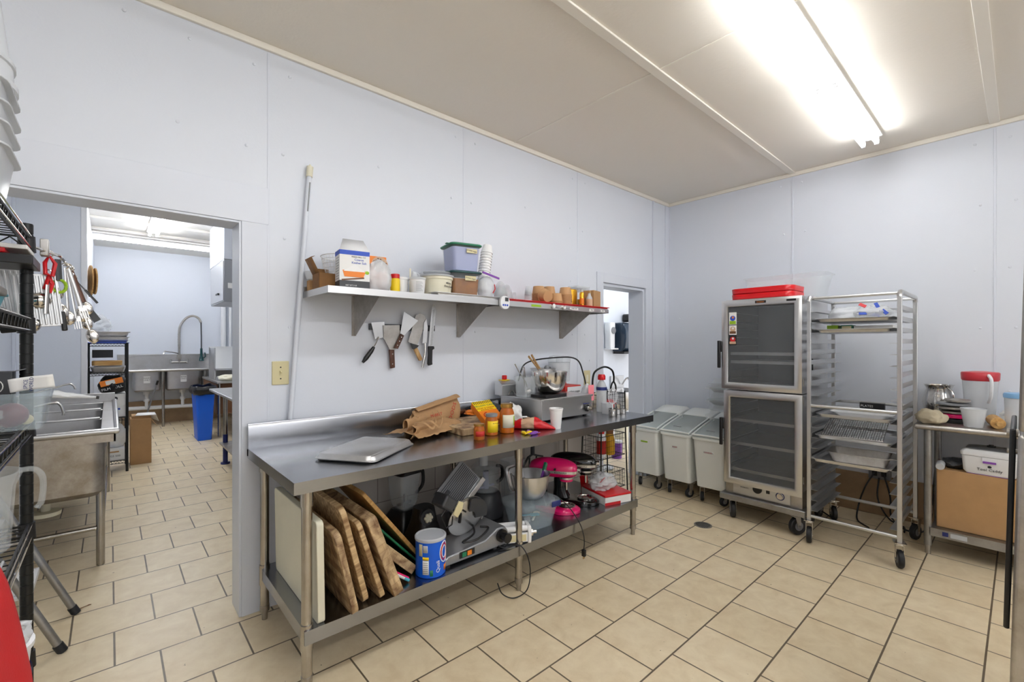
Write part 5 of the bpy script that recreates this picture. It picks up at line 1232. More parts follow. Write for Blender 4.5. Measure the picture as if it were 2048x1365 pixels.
# ingredient bins (fronts face -x)
def bin_(label, y, w, marks):
    t = thing('ingredient_bin', label, 'bin', (4.02, y, 0))
    D = 0.74; mb = MB(); z0 = 0.145
    def ring(k, z, fx, bx, rr=0.03):
        W = w*k; return [(fx+(bx-fx)*(0.5+px), py, z) for px, py in [(p[0]/1.0, p[1]) for p in rrect(1.0, W, 0.001)]] if False else rr_(fx, bx, W, z, rr)
    def rr_(fx, bx, W, z, rr):
        return [((fx+bx)/2+px, py, z) for px, py in rrect(bx-fx, W, rr)]
    mb.rings([rr_(0.045,D-0.02,w*0.88,z0,0.03), rr_(0.0,D,w*0.97,0.58,0.035), rr_(-0.012,D+0.01,w*1.03,0.583,0.04), rr_(-0.012,D+0.01,w*1.03,0.605,0.04), rr_(0.0,D,w*0.96,0.608,0.035)])
    build('body', mb, M['bin'], t, bevel=0.002)
    # sloped rear hood and front lid
    def slope(x): return 0.625 + (0.105 if x > 0.42 else 0.105*(x/0.42)**0.85 if x > 0 else 0)
    xs = [-0.008+0.428*k/8 for k in range(9)]
    rg = []
    for x in xs:
        h = slope(x); ww = w*0.99/2
        rg.append([(x,-ww,0.6085),(x,-ww,h-0.012),(x,-ww+0.02,h),(x,ww-0.02,h),(x,ww,h-0.012),(x,ww,0.6085)])
    mb = MB(); mb.rings(rg); ld = build('sliding_lid', mb, M['binlid'], t, bevel=0.004)
    rg = []
    for k in range(9):
        x = 0.42+0.32*k/8; h = 0.735+0.045*math.sin(PI*k/8*0.75)-0.07*max(0,(k-6)/2)
        ww = w*1.0/2; rg.append([(x,-ww,0.6085),(x,-ww,h-0.02),(x,-ww+0.03,h),(x,ww-0.03,h),(x,ww,h-0.02),(x,ww,0.6085)])
    mb = MB(); mb.rings(rg); build('rear_hood', mb, M['bin'], t, bevel=0.004)
    mb = MB()
    for s in (-1,1): mb.tube([(x, s*(w*0.5-0.006), slope(x)-0.004) for x in xs], 0.007, 6)
    mb.tube([(-0.012,-w*0.5+0.006,0.627),(-0.016,0,0.63),(-0.012,w*0.5-0.006,0.627)],0.008,6); build('lid_rail', mb, M['bin'], t)
    mb = MB(); mb.tube([(0.06,-0.04,0.665),(0.055,0.0,0.667),(0.06,0.04,0.665)],0.004,6); build('lid_grip', mb, M['grey'], ld)
    m, ww, s = marks
    mb = MB(); mb.box(-0.0,0.012,-ww/2,ww/2,0.468,0.482); lb = build('bin_label', mb, M[m], t, loc=(0.008,0,0))
    if s: text(s, lb, (-0.0008,0,0.475), (0,-1,0), (0,0,1), 0.014, M['textred' if m != 'paper' else 'textb'])
    for x, y_ in ((0.10,-0.10),(0.10,0.10)): caster(t, x, y_, z0, 0.042, 0.028, 0.4 if y_ > 0 else -0.5)
    for x, y_ in ((0.62,-0.10),(0.62,0.10)): caster(t, x, y_, z0, 0.042, 0.028, 0)
    return t
bin_('leftmost white ingredient bin on casters with lime green label', 2.53, 0.30, ('lime',0.075,None))
bin_('middle white ingredient bin on casters with short grey label', 2.20, 0.30, ('clearw',0.05,'SUGAR'))
bin_('right white ingredient bin on casters beside the holding cabinet', 1.875, 0.30, ('clearw',0.09,'FLOUR MIX'))
# things on bins: tall cloudy tub, two clamshell domes
mb = MB(); mb.lathe([(0.07,0),(0.073,0.004),(0.078,0.26),(0.081,0.262),(0.081,0.268),(0.075,0.268),(0.07,0.006)], 30, cap1=False)
single('tall_tub', mb, M['clear'], 'tall clear cylindrical tub on the back of the bins by the wall', 'tub', (4.62, 2.06, 0.785))
cov = MB(); cov.rings([[(x,y,z) for x,y in rrect(a,b,0.05)] for a,b,z in ((0.30,0.24,0),(0.32,0.26,0.004),(0.32,0.26,0.02),(0.27,0.21,0.03),(0.20,0.15,0.10),(0.18,0.13,0.105))])
for k, (z, lab) in enumerate(((0.795,'clear sloped container cover resting on the right bin behind the cabinet'),(0.93,'second clear container stacked above on the right bin'),(1.05,'topmost clear container cover beside the cabinet'))):
    mb2 = MB(); mb2.v = list(cov.v); mb2.f = list(cov.f); mb2.m = list(cov.m)
    if k < 2: mb2.tub(0.27,0.21,0.075 if k else 0.0001,0.04,0.85,0.002,0.0,0.0001, z0=-0.0001-0.0) if False else None
    single('container_cover', mb2, M['clear'], lab, 'cover', (4.33, 1.86, z-0.02), bevel=0.002)
for z, lab in ((0.90-0.02,'clear base tray under the upper cover'),(1.04-0.04,'clear base tray under the topmost cover')):
    mb = MB(); mb.tub(0.27,0.21,0.05,0.04,0.7,0.002,0.02,0.004)
    single('clear_tray', mb, M['clear'], lab, 'container', (4.33, 1.86, z+0.005-(0.0)))

# ---------------------------------------------------------------- heated holding cabinet
C_ = thing('holding_cabinet', 'tall steel holding cabinet with two glass doors on casters', 'cabinet', (3.88, 1.385, 0))
W2 = 0.285   # half width
def shellbox(z0, z1, x0, x1, name):
    mb = MB(); t_ = 0.02
    mb.box(x0,x1,-W2,-W2+t_,z0,z1); mb.box(x0,x1,W2-t_,W2,z0,z1); mb.box(x1-t_,x1,-W2+t_,W2-t_,z0,z1)
    mb.box(x0,x1-t_,-W2+t_,W2-t_,z1-t_,z1); mb.box(x0,x1-t_,-W2+t_,W2-t_,z0,z0+t_)
    return build(name, mb, M['steel'], C_, bevel=0.002)
shellbox(1.075, 1.825, 0.03, 0.70, 'upper_case'); shellbox(0.33, 1.07, 0.03, 0.70, 'lower_case')
mb = MB(); mb.box(0.051,0.679,-W2+0.021,-W2+0.024,0.352,1.05); mb.box(0.051,0.679,W2-0.024,W2-0.021,0.352,1.05); mb.box(0.676,0.679,-W2+0.024,W2-0.024,0.352,1.05)
mb.box(0.051,0.679,-W2+0.021,-W2+0.024,1.097,1.80); mb.box(0.051,0.679,W2-0.024,W2-0.021,1.097,1.80); mb.box(0.676,0.679,-W2+0.024,W2-0.024,1.097,1.80)
build('dark_lining', mb, M['dark'], C_)
mb = MB(); mb.box(0.03,0.70,-W2,W2,0.205,0.328); bc = build('heater_base', mb, M['steeld'], C_, bevel=0.002)
mb = MB(); mb.box(0.022,0.0295,-0.205,0.22,0.215,0.318); cp = build('control_panel', mb, M['alu'], bc, bevel=0.001)
mb = MB(); mb.cyl((0.0215,0.03,0.285),(0.012,0.03,0.285),0.034,n=24); build('vent_dial', mb, M['black'], bc)
mb = MB(); mb.cyl((0.0215,-0.135,0.268),(0.005,-0.135,0.268),0.02,n=20); build('thermostat_knob', mb, M['chrome'], bc)
mb = MB(); mb.tube([(0.0205,-0.135+0.028*math.cos(2*PI*k/24),0.268+0.028*math.sin(2*PI*k/24)) for k in range(24)],0.003,5,True); build('dial_ring', mb, M['navy'], bc)
mb = MB(); mb.box(0.016,0.0215,-0.06,-0.035,0.268,0.298); build('rocker_switch', mb, M['black'], bc)
text('HUMIDITY', cp, (0.0208,0.13,0.275), (0,-1,0), (0,0,1), 0.014, M['textb']); text('HEAT', cp, (0.0208,-0.135,0.302), (0,-1,0), (0,0,1), 0.011, M['textb'])
mb = MB(); mb.box(-0.015,0.72,-W2-0.03,W2+0.03,0.168,0.2045); mb.box(-0.022,-0.015,-W2-0.03,W2+0.03,0.158,0.2045); build('bumper_base', mb, M['galv'], C_, bevel=0.004)
def door(z0, z1, y0, y1, tilt, nm, stickers=False):
    d = MB(); f = 0.052; x0, x1 = -0.008, 0.026
    prof = [(0,0.0),(0.012,-0.006),(f-0.012,-0.006),(f,0.0),(f,0.022),(0,0.022)]
    o = [(y0,z0),(y1,z0),(y1,z1),(y0,z1)]
    i = 0
    rgs = []
    for dd, px in prof:
        rgs.append([(x0+px, a+(dd if a == y0 else -dd), b+(dd if b == z0 else -dd)) for a, b in o])
    rgs.append(rgs[0]); d.rings(rgs, False, False)
    fr = build('door', d, M['steel'], C_, bevel=0.0015)
    fr.rotation_euler = (0, 0, tilt)
    mb = MB(); mb.box(0.002,0.006,y0+f,y1-f,z0+f,z1-f); build('glass_pane', mb, M['glass'], fr)
    return fr
D1 = door(1.085, 1.818, -0.292, 0.303, 0, 'upper')
D2 = door(0.300, 1.070, -0.292, 0.282, R(1.5), 'lower')
for dd, zc, y in ((D1, 1.37, 0.318), (D2, 0.725, 0.298)):
    mb = MB(); mb.box(-0.035,-0.012,y-0.012,y+0.012,zc-0.115,zc+0.115); mb.box(-0.02,0.02,y-0.02,y+0.004,zc+0.02,zc+0.11); build('handle', mb, M['black'], dd, bevel=0.005)
for k, (z, m, cols) in enumerate(((1.665,'paper',('textblue','lime','orange')),(1.575,'foam',('tan','brown','paper')),(1.49,'black',('red','tan','paper')))):
    h = 0.042 if k != 0 else 0.055
    mb = MB(); mb.box(-0.0035,-0.0005,0.185,0.245,z-h,z+h); st = build('sticker', mb, M[m], D1, loc=(0.004,0,0)); st['label'] = ['colourful card sticker','white figure sticker','black round emblem sticker'][k]
    mb = MB(); mb.cyl((-0.0036,0.215,z+0.005),(-0.0045,0.215,z+0.005),0.022,n=14); build('print', mb, M[cols[0]], st)
    mb = MB(); mb.cbox((-0.0042,0.215,z-h*0.55),(0.001,0.05,h*0.5)); build('print', mb, M[cols[1]], st)
    mb = MB(); mb.cyl((-0.0046,0.213,z+0.012),(-0.0052,0.213,z+0.012),0.009,n=10); build('print', mb, M[cols[2]], st)
mb = MB(); mb.box(-0.0165,-0.0145,-0.045,0.035,1.782,1.802); lb = build('name_plate', mb, M['black'], D1); text('Crescor', lb, (-0.0169,-0.005,1.792), (0,-1,0), (0,0,1), 0.017, M['orange'])
mb = MB(); mb.box(-0.0165,-0.0145,-0.255,-0.19,1.784,1.80); build('name_plate', mb, M['black'], D1)
shelfw = MB()
for z, nm in ((1.30,''),(1.37,''),(0.815,''),(0.62,''),(0.40,'')):
    mb = MB(); mb.box(0.06,0.66,-W2+0.03,W2-0.03,z,z+0.012); mb.box(0.055,0.062,-W2+0.03,W2-0.03,z-0.006,z+0.018); build('rack_shelf', mb, M['aluw'], C_)
for z in [1.16+0.07*k for k in range(9)]+[0.44+0.07*k for k in range(8)]:
    mb = MB()
    for s in (-1,1): mb.box(0.08,0.66,s*(W2-0.026)-0.004,s*(W2-0.026)+0.004,z,z+0.004)
    build('runner', mb, M['steel'], C_)
for z in (1.14,1.76,0.40,1.0):
    mb = MB(); mb.cyl((0.03,-W2-0.004,z),(0.03,-W2-0.004,z+0.05),0.008,n=10); build('door_hinge', mb, M['steeld'], C_)
mb = MB(); mb.box(0.22,0.245,-W2-0.014,-W2-0.001,1.25,1.34); build('side_latch', mb, M['black'], C_, bevel=0.003)
for x, y_, a in ((0.05,0.235,0.5),(0.05,-0.245,2.6),(0.60,0.235,0),(0.60,-0.245,0)): caster(C_, x, y_, 0.158, 0.068, 0.038, a)
# on the cabinet
RT = MB(); RT.rings([[(x,y,z) for x,y in rrect(a,b,r)] for a,b,z,r in ((0.27,0.44,0,0.05),(0.31,0.47,0.002,0.06),(0.32,0.48,0.042,0.065),(0.32,0.48,0.044,0.065),(0.30,0.46,0.044,0.05))])
rtm = None
for k in range(2):
    if rtm is None: rtm = build('red_pan', RT, M['red'], bevel=0.003); c = rtm
    else: c = rtm.copy(); col.objects.link(c)
    c.location = (4.08, 1.405, 1.826+0.0465*k); tag(c, 'shallow red rounded tray on top of the holding cabinet, '+('lower' if k == 0 else 'upper')+' one', 'tray', 'red trays on the cabinet')
t = thing('storage_bin', 'large clear rectangular food bin behind the red trays on the cabinet', 'bin', (4.42, 1.36, 1.826))
mb = MB(); mb.tub(0.30,0.62,0.215,0.05,0.84,0.003,0.016,0.006); build('body', mb, M['clear'], t, bevel=0.002)

# ---------------------------------------------------------------- sheet pan rack
K = thing('sheet_pan_rack', 'tall aluminium sheet pan rack on casters with many empty runners', 'rack', (3.84, 0.7825, 0))
hy = 0.255; dpt = 0.645
for sy in (-1, 1):
    for x in (0, dpt):
        mb = MB(); 
        top = 1.80
        pts = [(x, 0.165), (x, top-0.03)]
        mb.rings([[(x+dx, sy*hy+dy, z) for dx, dy in ((-0.0125,-0.0125),(0.0125,-0.0125),(0.0125,0.0125),(-0.0125,0.0125))] for z in (0.165, top-0.035)])
        build('post', mb, M['alu'], K, bevel=0.002)
    mb = MB(); pth = arc((0.035, sy*hy, top-0.036), 0.035, 180, 90, 6)+arc((dpt-0.035, sy*hy, top-0.036), 0.035, 90, 0, 6)
    mb.tube(pth, 0.0155, 8); build('top_bow', mb, M['alu'], K)
for z in (1.79,):
    for x in (0.035, dpt-0.035):
        mb = MB(); mb.cyl((x,-hy,z),(x,hy,z),0.011,n=12); build('cross_rail', mb, M['alu'], K)
for x, z in ((0,1.005),(dpt,0.99),(0,0.195),(dpt,0.20)):
    mb = MB(); mb.cyl((x,-hy+0.0125,z),(x,hy-0.0125,z),0.0125,n=14); build('cross_rail', mb, M['alu'], K)
zs = [0.235+0.0765*k for k in range(20)]
for z in zs:
    for s in (-1,1):
        mb = MB(); mb.box(0.0,dpt,s*(hy-0.0125)-(0.0015 if s > 0 else -0.0), s*(hy-0.0125)+(0.0 if s > 0 else 0.0015),z,z+0.032); mb.box(0.0,dpt,min(s*(hy-0.014),s*(hy-0.052)),max(s*(hy-0.014),s*(hy-0.052)),z,z+0.002)
        build('runner', mb, M['alu'], K)
for x in (0,dpt):
    for sy in (-1,1): caster(K, x, sy*hy, 0.165, 0.0575, 0.032, {(0,-1):0.35,(0,1):0.2,(dpt,-1):-0.3,(dpt,1):0.5}[(x,sy)], fork='chrome')
RX0 = 3.84; RYC = 0.7825
SP = MB(); SP.rings([[(x,y,z) for x,y in rrect(a,b,r)] for a,b,z,r in ((0.60,0.40,0.0,0.02),(0.62,0.42,0.018,0.03),(0.645,0.452,0.021,0.032),(0.645,0.452,0.024,0.032),(0.615,0.415,0.02,0.03),(0.595,0.395,0.002,0.02))])
spm = None
def sheetpan(k, lab, dx=0, dz=0.0025):
    global spm
    if spm is None: spm = build('sheet_pan', SP, M['aluw']); c = spm
    else: c = spm.copy(); col.objects.link(c)
    c.location = (RX0+dpt/2+dx, RYC, zs[k]+dz); return tag(c, lab, 'pan')
zt1 = zs[18]; zt2 = zs[17]
sheetpan(18, 'topmost sheet pan in the rack, carrying plastic bags')
sheetpan(17, 'second sheet pan in the rack, carrying small green boxes')
sheetpan(9, 'sheet pan in the rack holding the white baking dish', 0.02)
sheetpan(7, 'sheet pan in the rack under the wire cooling grid', 0.0)
sheetpan(5, 'sheet pan sticking out of the rack with a deep steel pan inside', -0.10)
# contents
mb = crumple((0,0,0),(0.26,0.22,0.13), 51, 0.2, freq=1.6); single('plastic_bag', mb, M['film'], 'white crumpled plastic bag at the left of the top rack pan', 'bag', (4.14, 0.87, zt1+0.006))
mb = crumple((0,0,0),(0.28,0.24,0.125), 57, 0.28, freq=1.8); t = single('printed_bag', mb, M['film'], 'clear bag with blue and red printing on the top rack pan', 'bag', (4.13, 0.70, zt1+0.006))
for i, (dx, dy, dz, m) in enumerate(((-0.135,0.05,0.055,'textblue'),(-0.125,-0.02,0.04,'textblue'),(-0.09,0.06,0.115,'red'),(-0.13,-0.07,0.06,'textblue'),(-0.08,-0.02,0.11,'textblue'))):
    mb = MB(); mb.cbox((dx,dy,dz),(0.004,0.045,0.022),(0.3*i,0.5,0.2)); build('print_patch', mb, M[m], t)
for i, (y, m, lab) in enumerate(((0.925,'lime','lime green box left on the second rack pan'),(0.84,'green','darker green printed box beside the lime one'))):
    t = thing('tea_box', lab, 'box', (4.02, y, zt2+0.005))
    mb = MB(); mb.box(-0.05,0.05,-0.034,0.034,0,0.052); build('box_body', mb, M[m], t, bevel=0.001)
    mb = MB(); mb.box(-0.052,-0.0502,-0.028,0.028,0.006,0.044); build('print_panel', mb, M['lime' if i == 0 else 'ivory'], t)
mb = MB(); mb.box(-0.14,0.14,-0.11,0.11,0,0.045); single('white_carton', mb, M['paper'], 'flat white carton right on the second rack pan', 'box', (4.12, 0.69, zt2+0.005), bevel=0.002)
mb = MB(); mb.rings([[(x,y,z) for x,y in rrect(a,b,0.03)] for a,b,z in ((0.20,0.28,0),(0.23,0.34,0.025),(0.25,0.36,0.027),(0.25,0.36,0.031),(0.22,0.33,0.028),(0.19,0.27,0.005))]); single('baking_dish', mb, M['white'], 'shallow white rectangular dish on the upper loaded rack pan', 'dish', (4.12, 0.77, zs[9]+0.006))
t = thing('black_box', 'small black box with white lettering standing behind the white dish', 'box', (4.36, 0.76, zs[9]+0.006)); mb = MB(); mb.box(-0.02,0.02,-0.075,0.075,0,0.075); build('box_body', mb, M['black'], t, bevel=0.001)
text('PLATES', t, (-0.0208,0.03,0.05), (0,-1,0), (0,0,1), 0.024, M['paper'])
t = thing('cooling_rack', 'dark wire cooling grid resting raised on the rack pan', 'rack', (4.03, 0.83, zs[7]+0.068), (0,R(-17),R(3)))
mb = MB(); mb.tube([(-0.15,-0.20,0),(0.15,-0.20,0),(0.15,0.15,0),(-0.15,0.15,0)],0.004,6,True)
for k in range(1,26): mb.tube([(-0.15,-0.20+0.35*k/26,0.001),(0.15,-0.20+0.35*k/26,0.001)],0.0022,4)
for k in range(1,12): mb.tube([(-0.15+0.3*k/12,-0.20,-0.002),(-0.15+0.3*k/12,0.15,-0.002)],0.002,4)
build('grid', mb, M['chrome'], t)
t = thing('steam_pan', 'deep rectangular steel pan sitting in the lowest loaded rack pan', 'pan', (3.97, 0.76, zs[5]+0.006), (0,0,R(4)))
mb = MB(); mb.tub(0.26,0.34,0.065,0.03,0.88,0.002,0.012,0.004); build('body', mb, M['steeld'], t, bevel=0.001)
# outlet with black cords on right wall behind rack
t = thing('wall_outlet', 'grey double outlet box low on the right wall behind the rack', 'outlet', (RX-0.012, 0.80, 0.36))
mb = MB(); mb.box(-0.03,0.0,-0.075,0.075,-0.05,0.06); build('box_body', mb, M['grey'], t, bevel=0.003)
for y_ in (-0.03,0.03):
    mb = MB(); mb.box(-0.055,-0.031,y_-0.016,y_+0.016,-0.02,0.03); build('plug', mb, M['black'], t, bevel=0.004)
for i, pts in enumerate(([(4.845,0.83,0.37),(4.78,0.88,0.25),(4.76,0.92,0.10),(4.6,0.9,0.012),(4.45,0.80,0.010),(4.40,0.95,0.010),(4.48,1.12,0.05)],[(4.845,0.77,0.37),(4.80,0.72,0.20),(4.72,0.70,0.06),(4.62,0.6,0.012),(4.66,0.50,0.02),(4.80,0.47,0.1),(4.84,0.46,0.35),(4.84,0.44,0.62)],[(4.846,0.80,0.33),(4.80,0.80,0.16),(4.75,0.72,0.03),(4.68,0.62,0.012),(4.56,0.60,0.010)])):
    mb = MB(); mb.tube(spline(pts,10),0.006,6); single('power_cord_loop', mb, M['black'], ['black cord running from the wall outlet left towards the cabinet','black cord looping from the wall outlet up behind the right table','short black cord dropping from the wall outlet to the floor'][i], 'wire')

# ---------------------------------------------------------------- right-hand galvanised table
Q = thing('prep_table', 'smaller steel table with galvanised legs and undershelf at the right wall', 'table', (0,0,0))
qx0, qx1, qy0, qy1 = 4.20, 4.885, -0.75, 0.50
mb = MB(); mb.box(qx0+0.012,qx1,qy0,qy1-0.0,0.872,0.90); mb.tube([(qx0+0.012,qy0,0.882),(qx0+0.012,qy1-0.012,0.882),(qx1,qy1-0.012,0.882)],0.019,10); build('tabletop', mb, M['steeld'], Q, bevel=0.004)
for x in (4.26,4.82):
    for y in (0.435,-0.68):
        mb = MB(); mb.cyl((x,y,0.06),(x,y,0.875),0.0215,n=18); mb.cyl((x,y,0.28),(x,y,0.335),0.023,n=18); o = build('leg', mb, M['galv'], Q)
        mb = MB(); mb.cyl((x,y,0),(x,y,0.06),0.016,n=12); build('foot', mb, M['steeld'], o)
mb = MB(); mb.box(4.235,4.87,-0.70,0.42,0.185,0.19); mb.box(4.23,4.235,-0.70,0.42,0.135,0.19); sh = build('lower_shelf', mb, M['galv'], Q)
mb = MB(); mb.box(4.2285,4.2298,0.33,0.36,0.15,0.178); build('label_plate', mb, M['navy'], sh); mb = MB(); mb.box(4.2285,4.2298,0.24,0.32,0.148,0.178); build('paper_label', mb, M['clearw'], sh)
t = thing('cardboard_box', 'large brown cardboard box on the undershelf of the right table', 'box', (4.52, 0.11, 0.1905))
mb = MB(); mb.box(-0.23,0.23,-0.33,0.285,0,0.40); build('box_body', mb, M['card'], t, bevel=0.006)
mb = MB(); mb.box(-0.225,0.225,-0.03,-0.026,0.4002,0.4012); build('tape_seam', mb, M['cardd'], t)
t = thing('tool_caddy', 'white lidded tool case with purple latch on the cardboard box', 'case', (4.38, 0.135, 0.592), (0,0,R(-3)))
mb = MB(); mb.rings([[(x,y,z) for x,y in rrect(a,b,0.02)] for a,b,z in ((0.17,0.22,0),(0.19,0.25,0.02),(0.20,0.265,0.12))]); bd = build('case_body', mb, M['white'], t, bevel=0.002)
mb = MB(); mb.rings([[(x,y,z) for x,y in rrect(a,b,0.02)] for a,b,z in ((0.172,0.222,-0.0),(0.176,0.226,0.012))]); build('base_band', mb, M['purple'], bd, loc=(0,0,-0.0005))
mb = MB(); mb.rings([[(x,y,z) for x,y in rrect(a,b,0.02)] for a,b,z in ((0.208,0.275,0.121),(0.21,0.277,0.145),(0.19,0.25,0.162),(0.10,0.16,0.172))]); build('lid', mb, M['white'], t, bevel=0.003)
mb = MB(); mb.rings([[(x,y,z) for x,y in rrect(a,b,0.02)] for a,b,z in ((0.17,0.23,0.1675),(0.09,0.15,0.178))]); build('grey_lid_panel', mb, M['grey'], t)
mb = MB(); mb.cyl((0,0,0.178),(0,0,0.186),0.022,n=16); mb.cyl((0,0,0.186),(0,0,0.192),0.012,n=12); build('lid_knob', mb, M['black'], t)
mb = MB(); mb.box(-0.106,-0.098,-0.035,0.035,0.085,0.12); lt = build('latch', mb, M['white'], t, bevel=0.002)
mb = MB(); mb.box(-0.110,-0.1062,-0.03,0.03,0.082,0.095); build('latch_bar', mb, M['purple'], lt)
text('Tool Caddy', t, (-0.098,0.0,0.038), (0,-1,0), (-0.12,0,1), 0.024, M['textb'])
mb = MB(); mb.sphere((-0.099,0.0,0.06),0.008,12,8,(0.2,1.2,1)); build('emblem', mb, M['textb'], t)
mb = crumple((0,0,0),(0.16,0.14,0.075), 61, 0.25); single('dark_bag', mb, M['dark'], 'dark crumpled package on the cardboard box left of the white case', 'bag', (4.42, 0.305, 0.592))
mb = MB(); mb.lathe([(0.022,-0.035),(0.024,-0.03),(0.024,0.03),(0.02,0.035)], 20, M=Matrix.Rotation(R(80),4,'Y')); single('small_jar', mb, M['clearw'], 'small cloudy jar lying on the dark package', 'jar', (4.30, 0.375, 0.617))
# on the table top
QZ = 0.9015
t = thing('steel_pitcher', 'round-bellied polished steel pitcher at the back of the right table', 'pitcher', (4.62, 0.50-0.055, QZ))
mb = MB(); mb.lathe([(0.05,0),(0.055,0.005),(0.078,0.06),(0.082,0.10),(0.072,0.15),(0.062,0.19),(0.072,0.215),(0.078,0.22),(0.07,0.218),(0.058,0.19),(0.068,0.15)], 36, cap1=False); build('pitcher_body', mb, M['chrome'], t)
mb = MB(); mb.tube(spline([(-0.055,-0.045,0.205),(-0.10,-0.075,0.17),(-0.09,-0.07,0.10),(-0.062,-0.05,0.06)],6),0.006,8); build('handle', mb, M['chrome'], t)
t.location = (4.72, 0.42, QZ); t.scale = (1.15,1.15,1.12)
for k, (z, r, m, lab, dx) in enumerate(((0.0,0.09,'rubber','black deep pan cover, lowest in the pile on the right table',0),(0.032,0.088,'pink','magenta pan cover in the pile',0.0),(0.062,0.088,'steeld','plain steel pan cover above the magenta one',0.005),(0.092,0.094,'steeld','wide grey steel pan cover in the pile',0),(0.118,0.092,'grey','grey pan cover second from the top of the pile',0.01),(0.146,0.07,'steeld','small round pan cover topmost of the pile',-0.01))):
    mb = MB(); mb.lathe([(r*0.97,0),(r,0.002),(r,0.022 if k < 2 else 0.012),(r*0.9,0.026 if k < 2 else 0.018),(0,0.027 if k < 2 else 0.022)], 36); single('round_pan_cover', mb, M[m], lab, 'pan cover', (4.50+dx, 0.315+dx, QZ+z), bevel=0.001)
mb = crumple((0,0,0),(0.17,0.15,0.10), 74, 0.30, freq=1.9); single('kitchen_towel', mb, M['cloth'], 'crumpled tan towel at the left corner of the right table', 'towel', (4.30, 0.425, QZ), (0,0,R(20)), smooth=180)
t = thing('clear_bowl_cup', 'low wide cloudy plastic cup at the table front before the pitcher', 'cup', (4.31, 0.215, QZ))
mb = MB(); mb.lathe([(0.045,0),(0.047,0.003),(0.063,0.118),(0.066,0.12),(0.066,0.124),(0.061,0.124),(0.044,0.006)], 32, cap1=False); build('cup_wall', mb, M['clearw'], t)
t = thing('juice_jug', 'tall cloudy plastic jug with red lid and white handle', 'jug', (4.68, 0.20, QZ))
mb = MB(); mb.lathe([(0.072,0),(0.075,0.004),(0.094,0.29)], 36); build('jug_body', mb, M['clearw'], t)
mb = MB(); mb.lathe([(0.094,0.291),(0.099,0.30),(0.101,0.345),(0.096,0.352),(0.04,0.358)], 36); build('lid', mb, M['jugred'], t)
mb = MB(); mb.tube(spline([(-0.085,-0.045,0.335),(-0.12,-0.06,0.30),(-0.115,-0.058,0.20),(-0.085,-0.045,0.14)],6),0.010,8); build('handle', mb, M['white'], t)
t = thing('rolling_pin', 'short wooden rolling pin lying with its end towards the room', 'rolling pin', (4.40, 0.115, QZ+0.036), (0,0,R(8)))
mb = MB(); mb.cyl((-0.09,0,0),(0.12,0,0),0.036,n=28); build('barrel', mb, M['wood3'], t, bevel=0.004)
for s, x in ((-1,-0.0905),(1,0.1205)):
    mb = MB(); mb.tube([(x,0,0),(x+s*0.02,0,0),(x+s*0.05,0,0)],[0.013,0.016,0.012],14); build('handle', mb, M['wood3'], t)
t = thing('blue_lid_canister', 'tall cloudy canister with light blue lid at the right edge', 'canister', (4.43, 0.005, QZ))
mb = MB(); mb.lathe([(0.068,0),(0.07,0.004),(0.075,0.20)], 32); build('canister_body', mb, M['clearw'], t)
mb = MB(); mb.lathe([(0.079,0.201),(0.080,0.222),(0.074,0.232),(0,0.234)], 32); build('lid', mb, M['ltblue'], t)
mb = crumple((0,0,0),(0.08,0.08,0.10), 75, 0.3); single('paper_scrap', mb, M['paper'], 'crumpled white paper behind the rolling pin', 'paper', (4.68, 0.06, QZ))

# ---------------------------------------------------------------- steel upright unit at the right edge of view
U = thing('reach_in_cooler', 'tall brushed steel cooler close at the right edge of the view', 'cooler', (0,0,0.02), (R(1.3),0,0))
mb = MB(); mb.box(1.94,2.70,-0.85,0.030,0.10,1.95); build('cabinet_case', mb, M['steel'], U, bevel=0.004)
for z0, z1 in ((0.12,1.175),(1.185,1.93)):
    mb = MB(); mb.box(1.90,1.9385,-0.85,0.034,z0,z1); build('door', mb, M['steeld'], U, bevel=0.010, seg=3)
for x, y in ((1.98,-0.02),(2.66,-0.02),(1.98,-0.80),(2.66,-0.80)):
    mb = MB(); mb.cyl((x,y,-0.018 if y > -0.5 else -0.0),(x,y,0.0995),0.02,n=12); build('leg', mb, M['steeld'], U)
t = thing('hanging_black_tray', 'thin black tray hanging on the side of the steel cooler', 'tray', (0,0,0.0), (R(1.3),0,0))
mb = MB(); mb.box(2.0,2.40,0.0385,0.0515,0.60,1.20); build('tray_panel', mb, M['black'], t, bevel=0.005)
mb = MB(); mb.cyl((2.03,0.034,1.185),(2.03,0.058,1.185),0.012,n=12); mb.cyl((2.03,0.034,1.13),(2.03,0.056,1.13),0.007,n=10); build('hook', mb, M['steeld'], t)

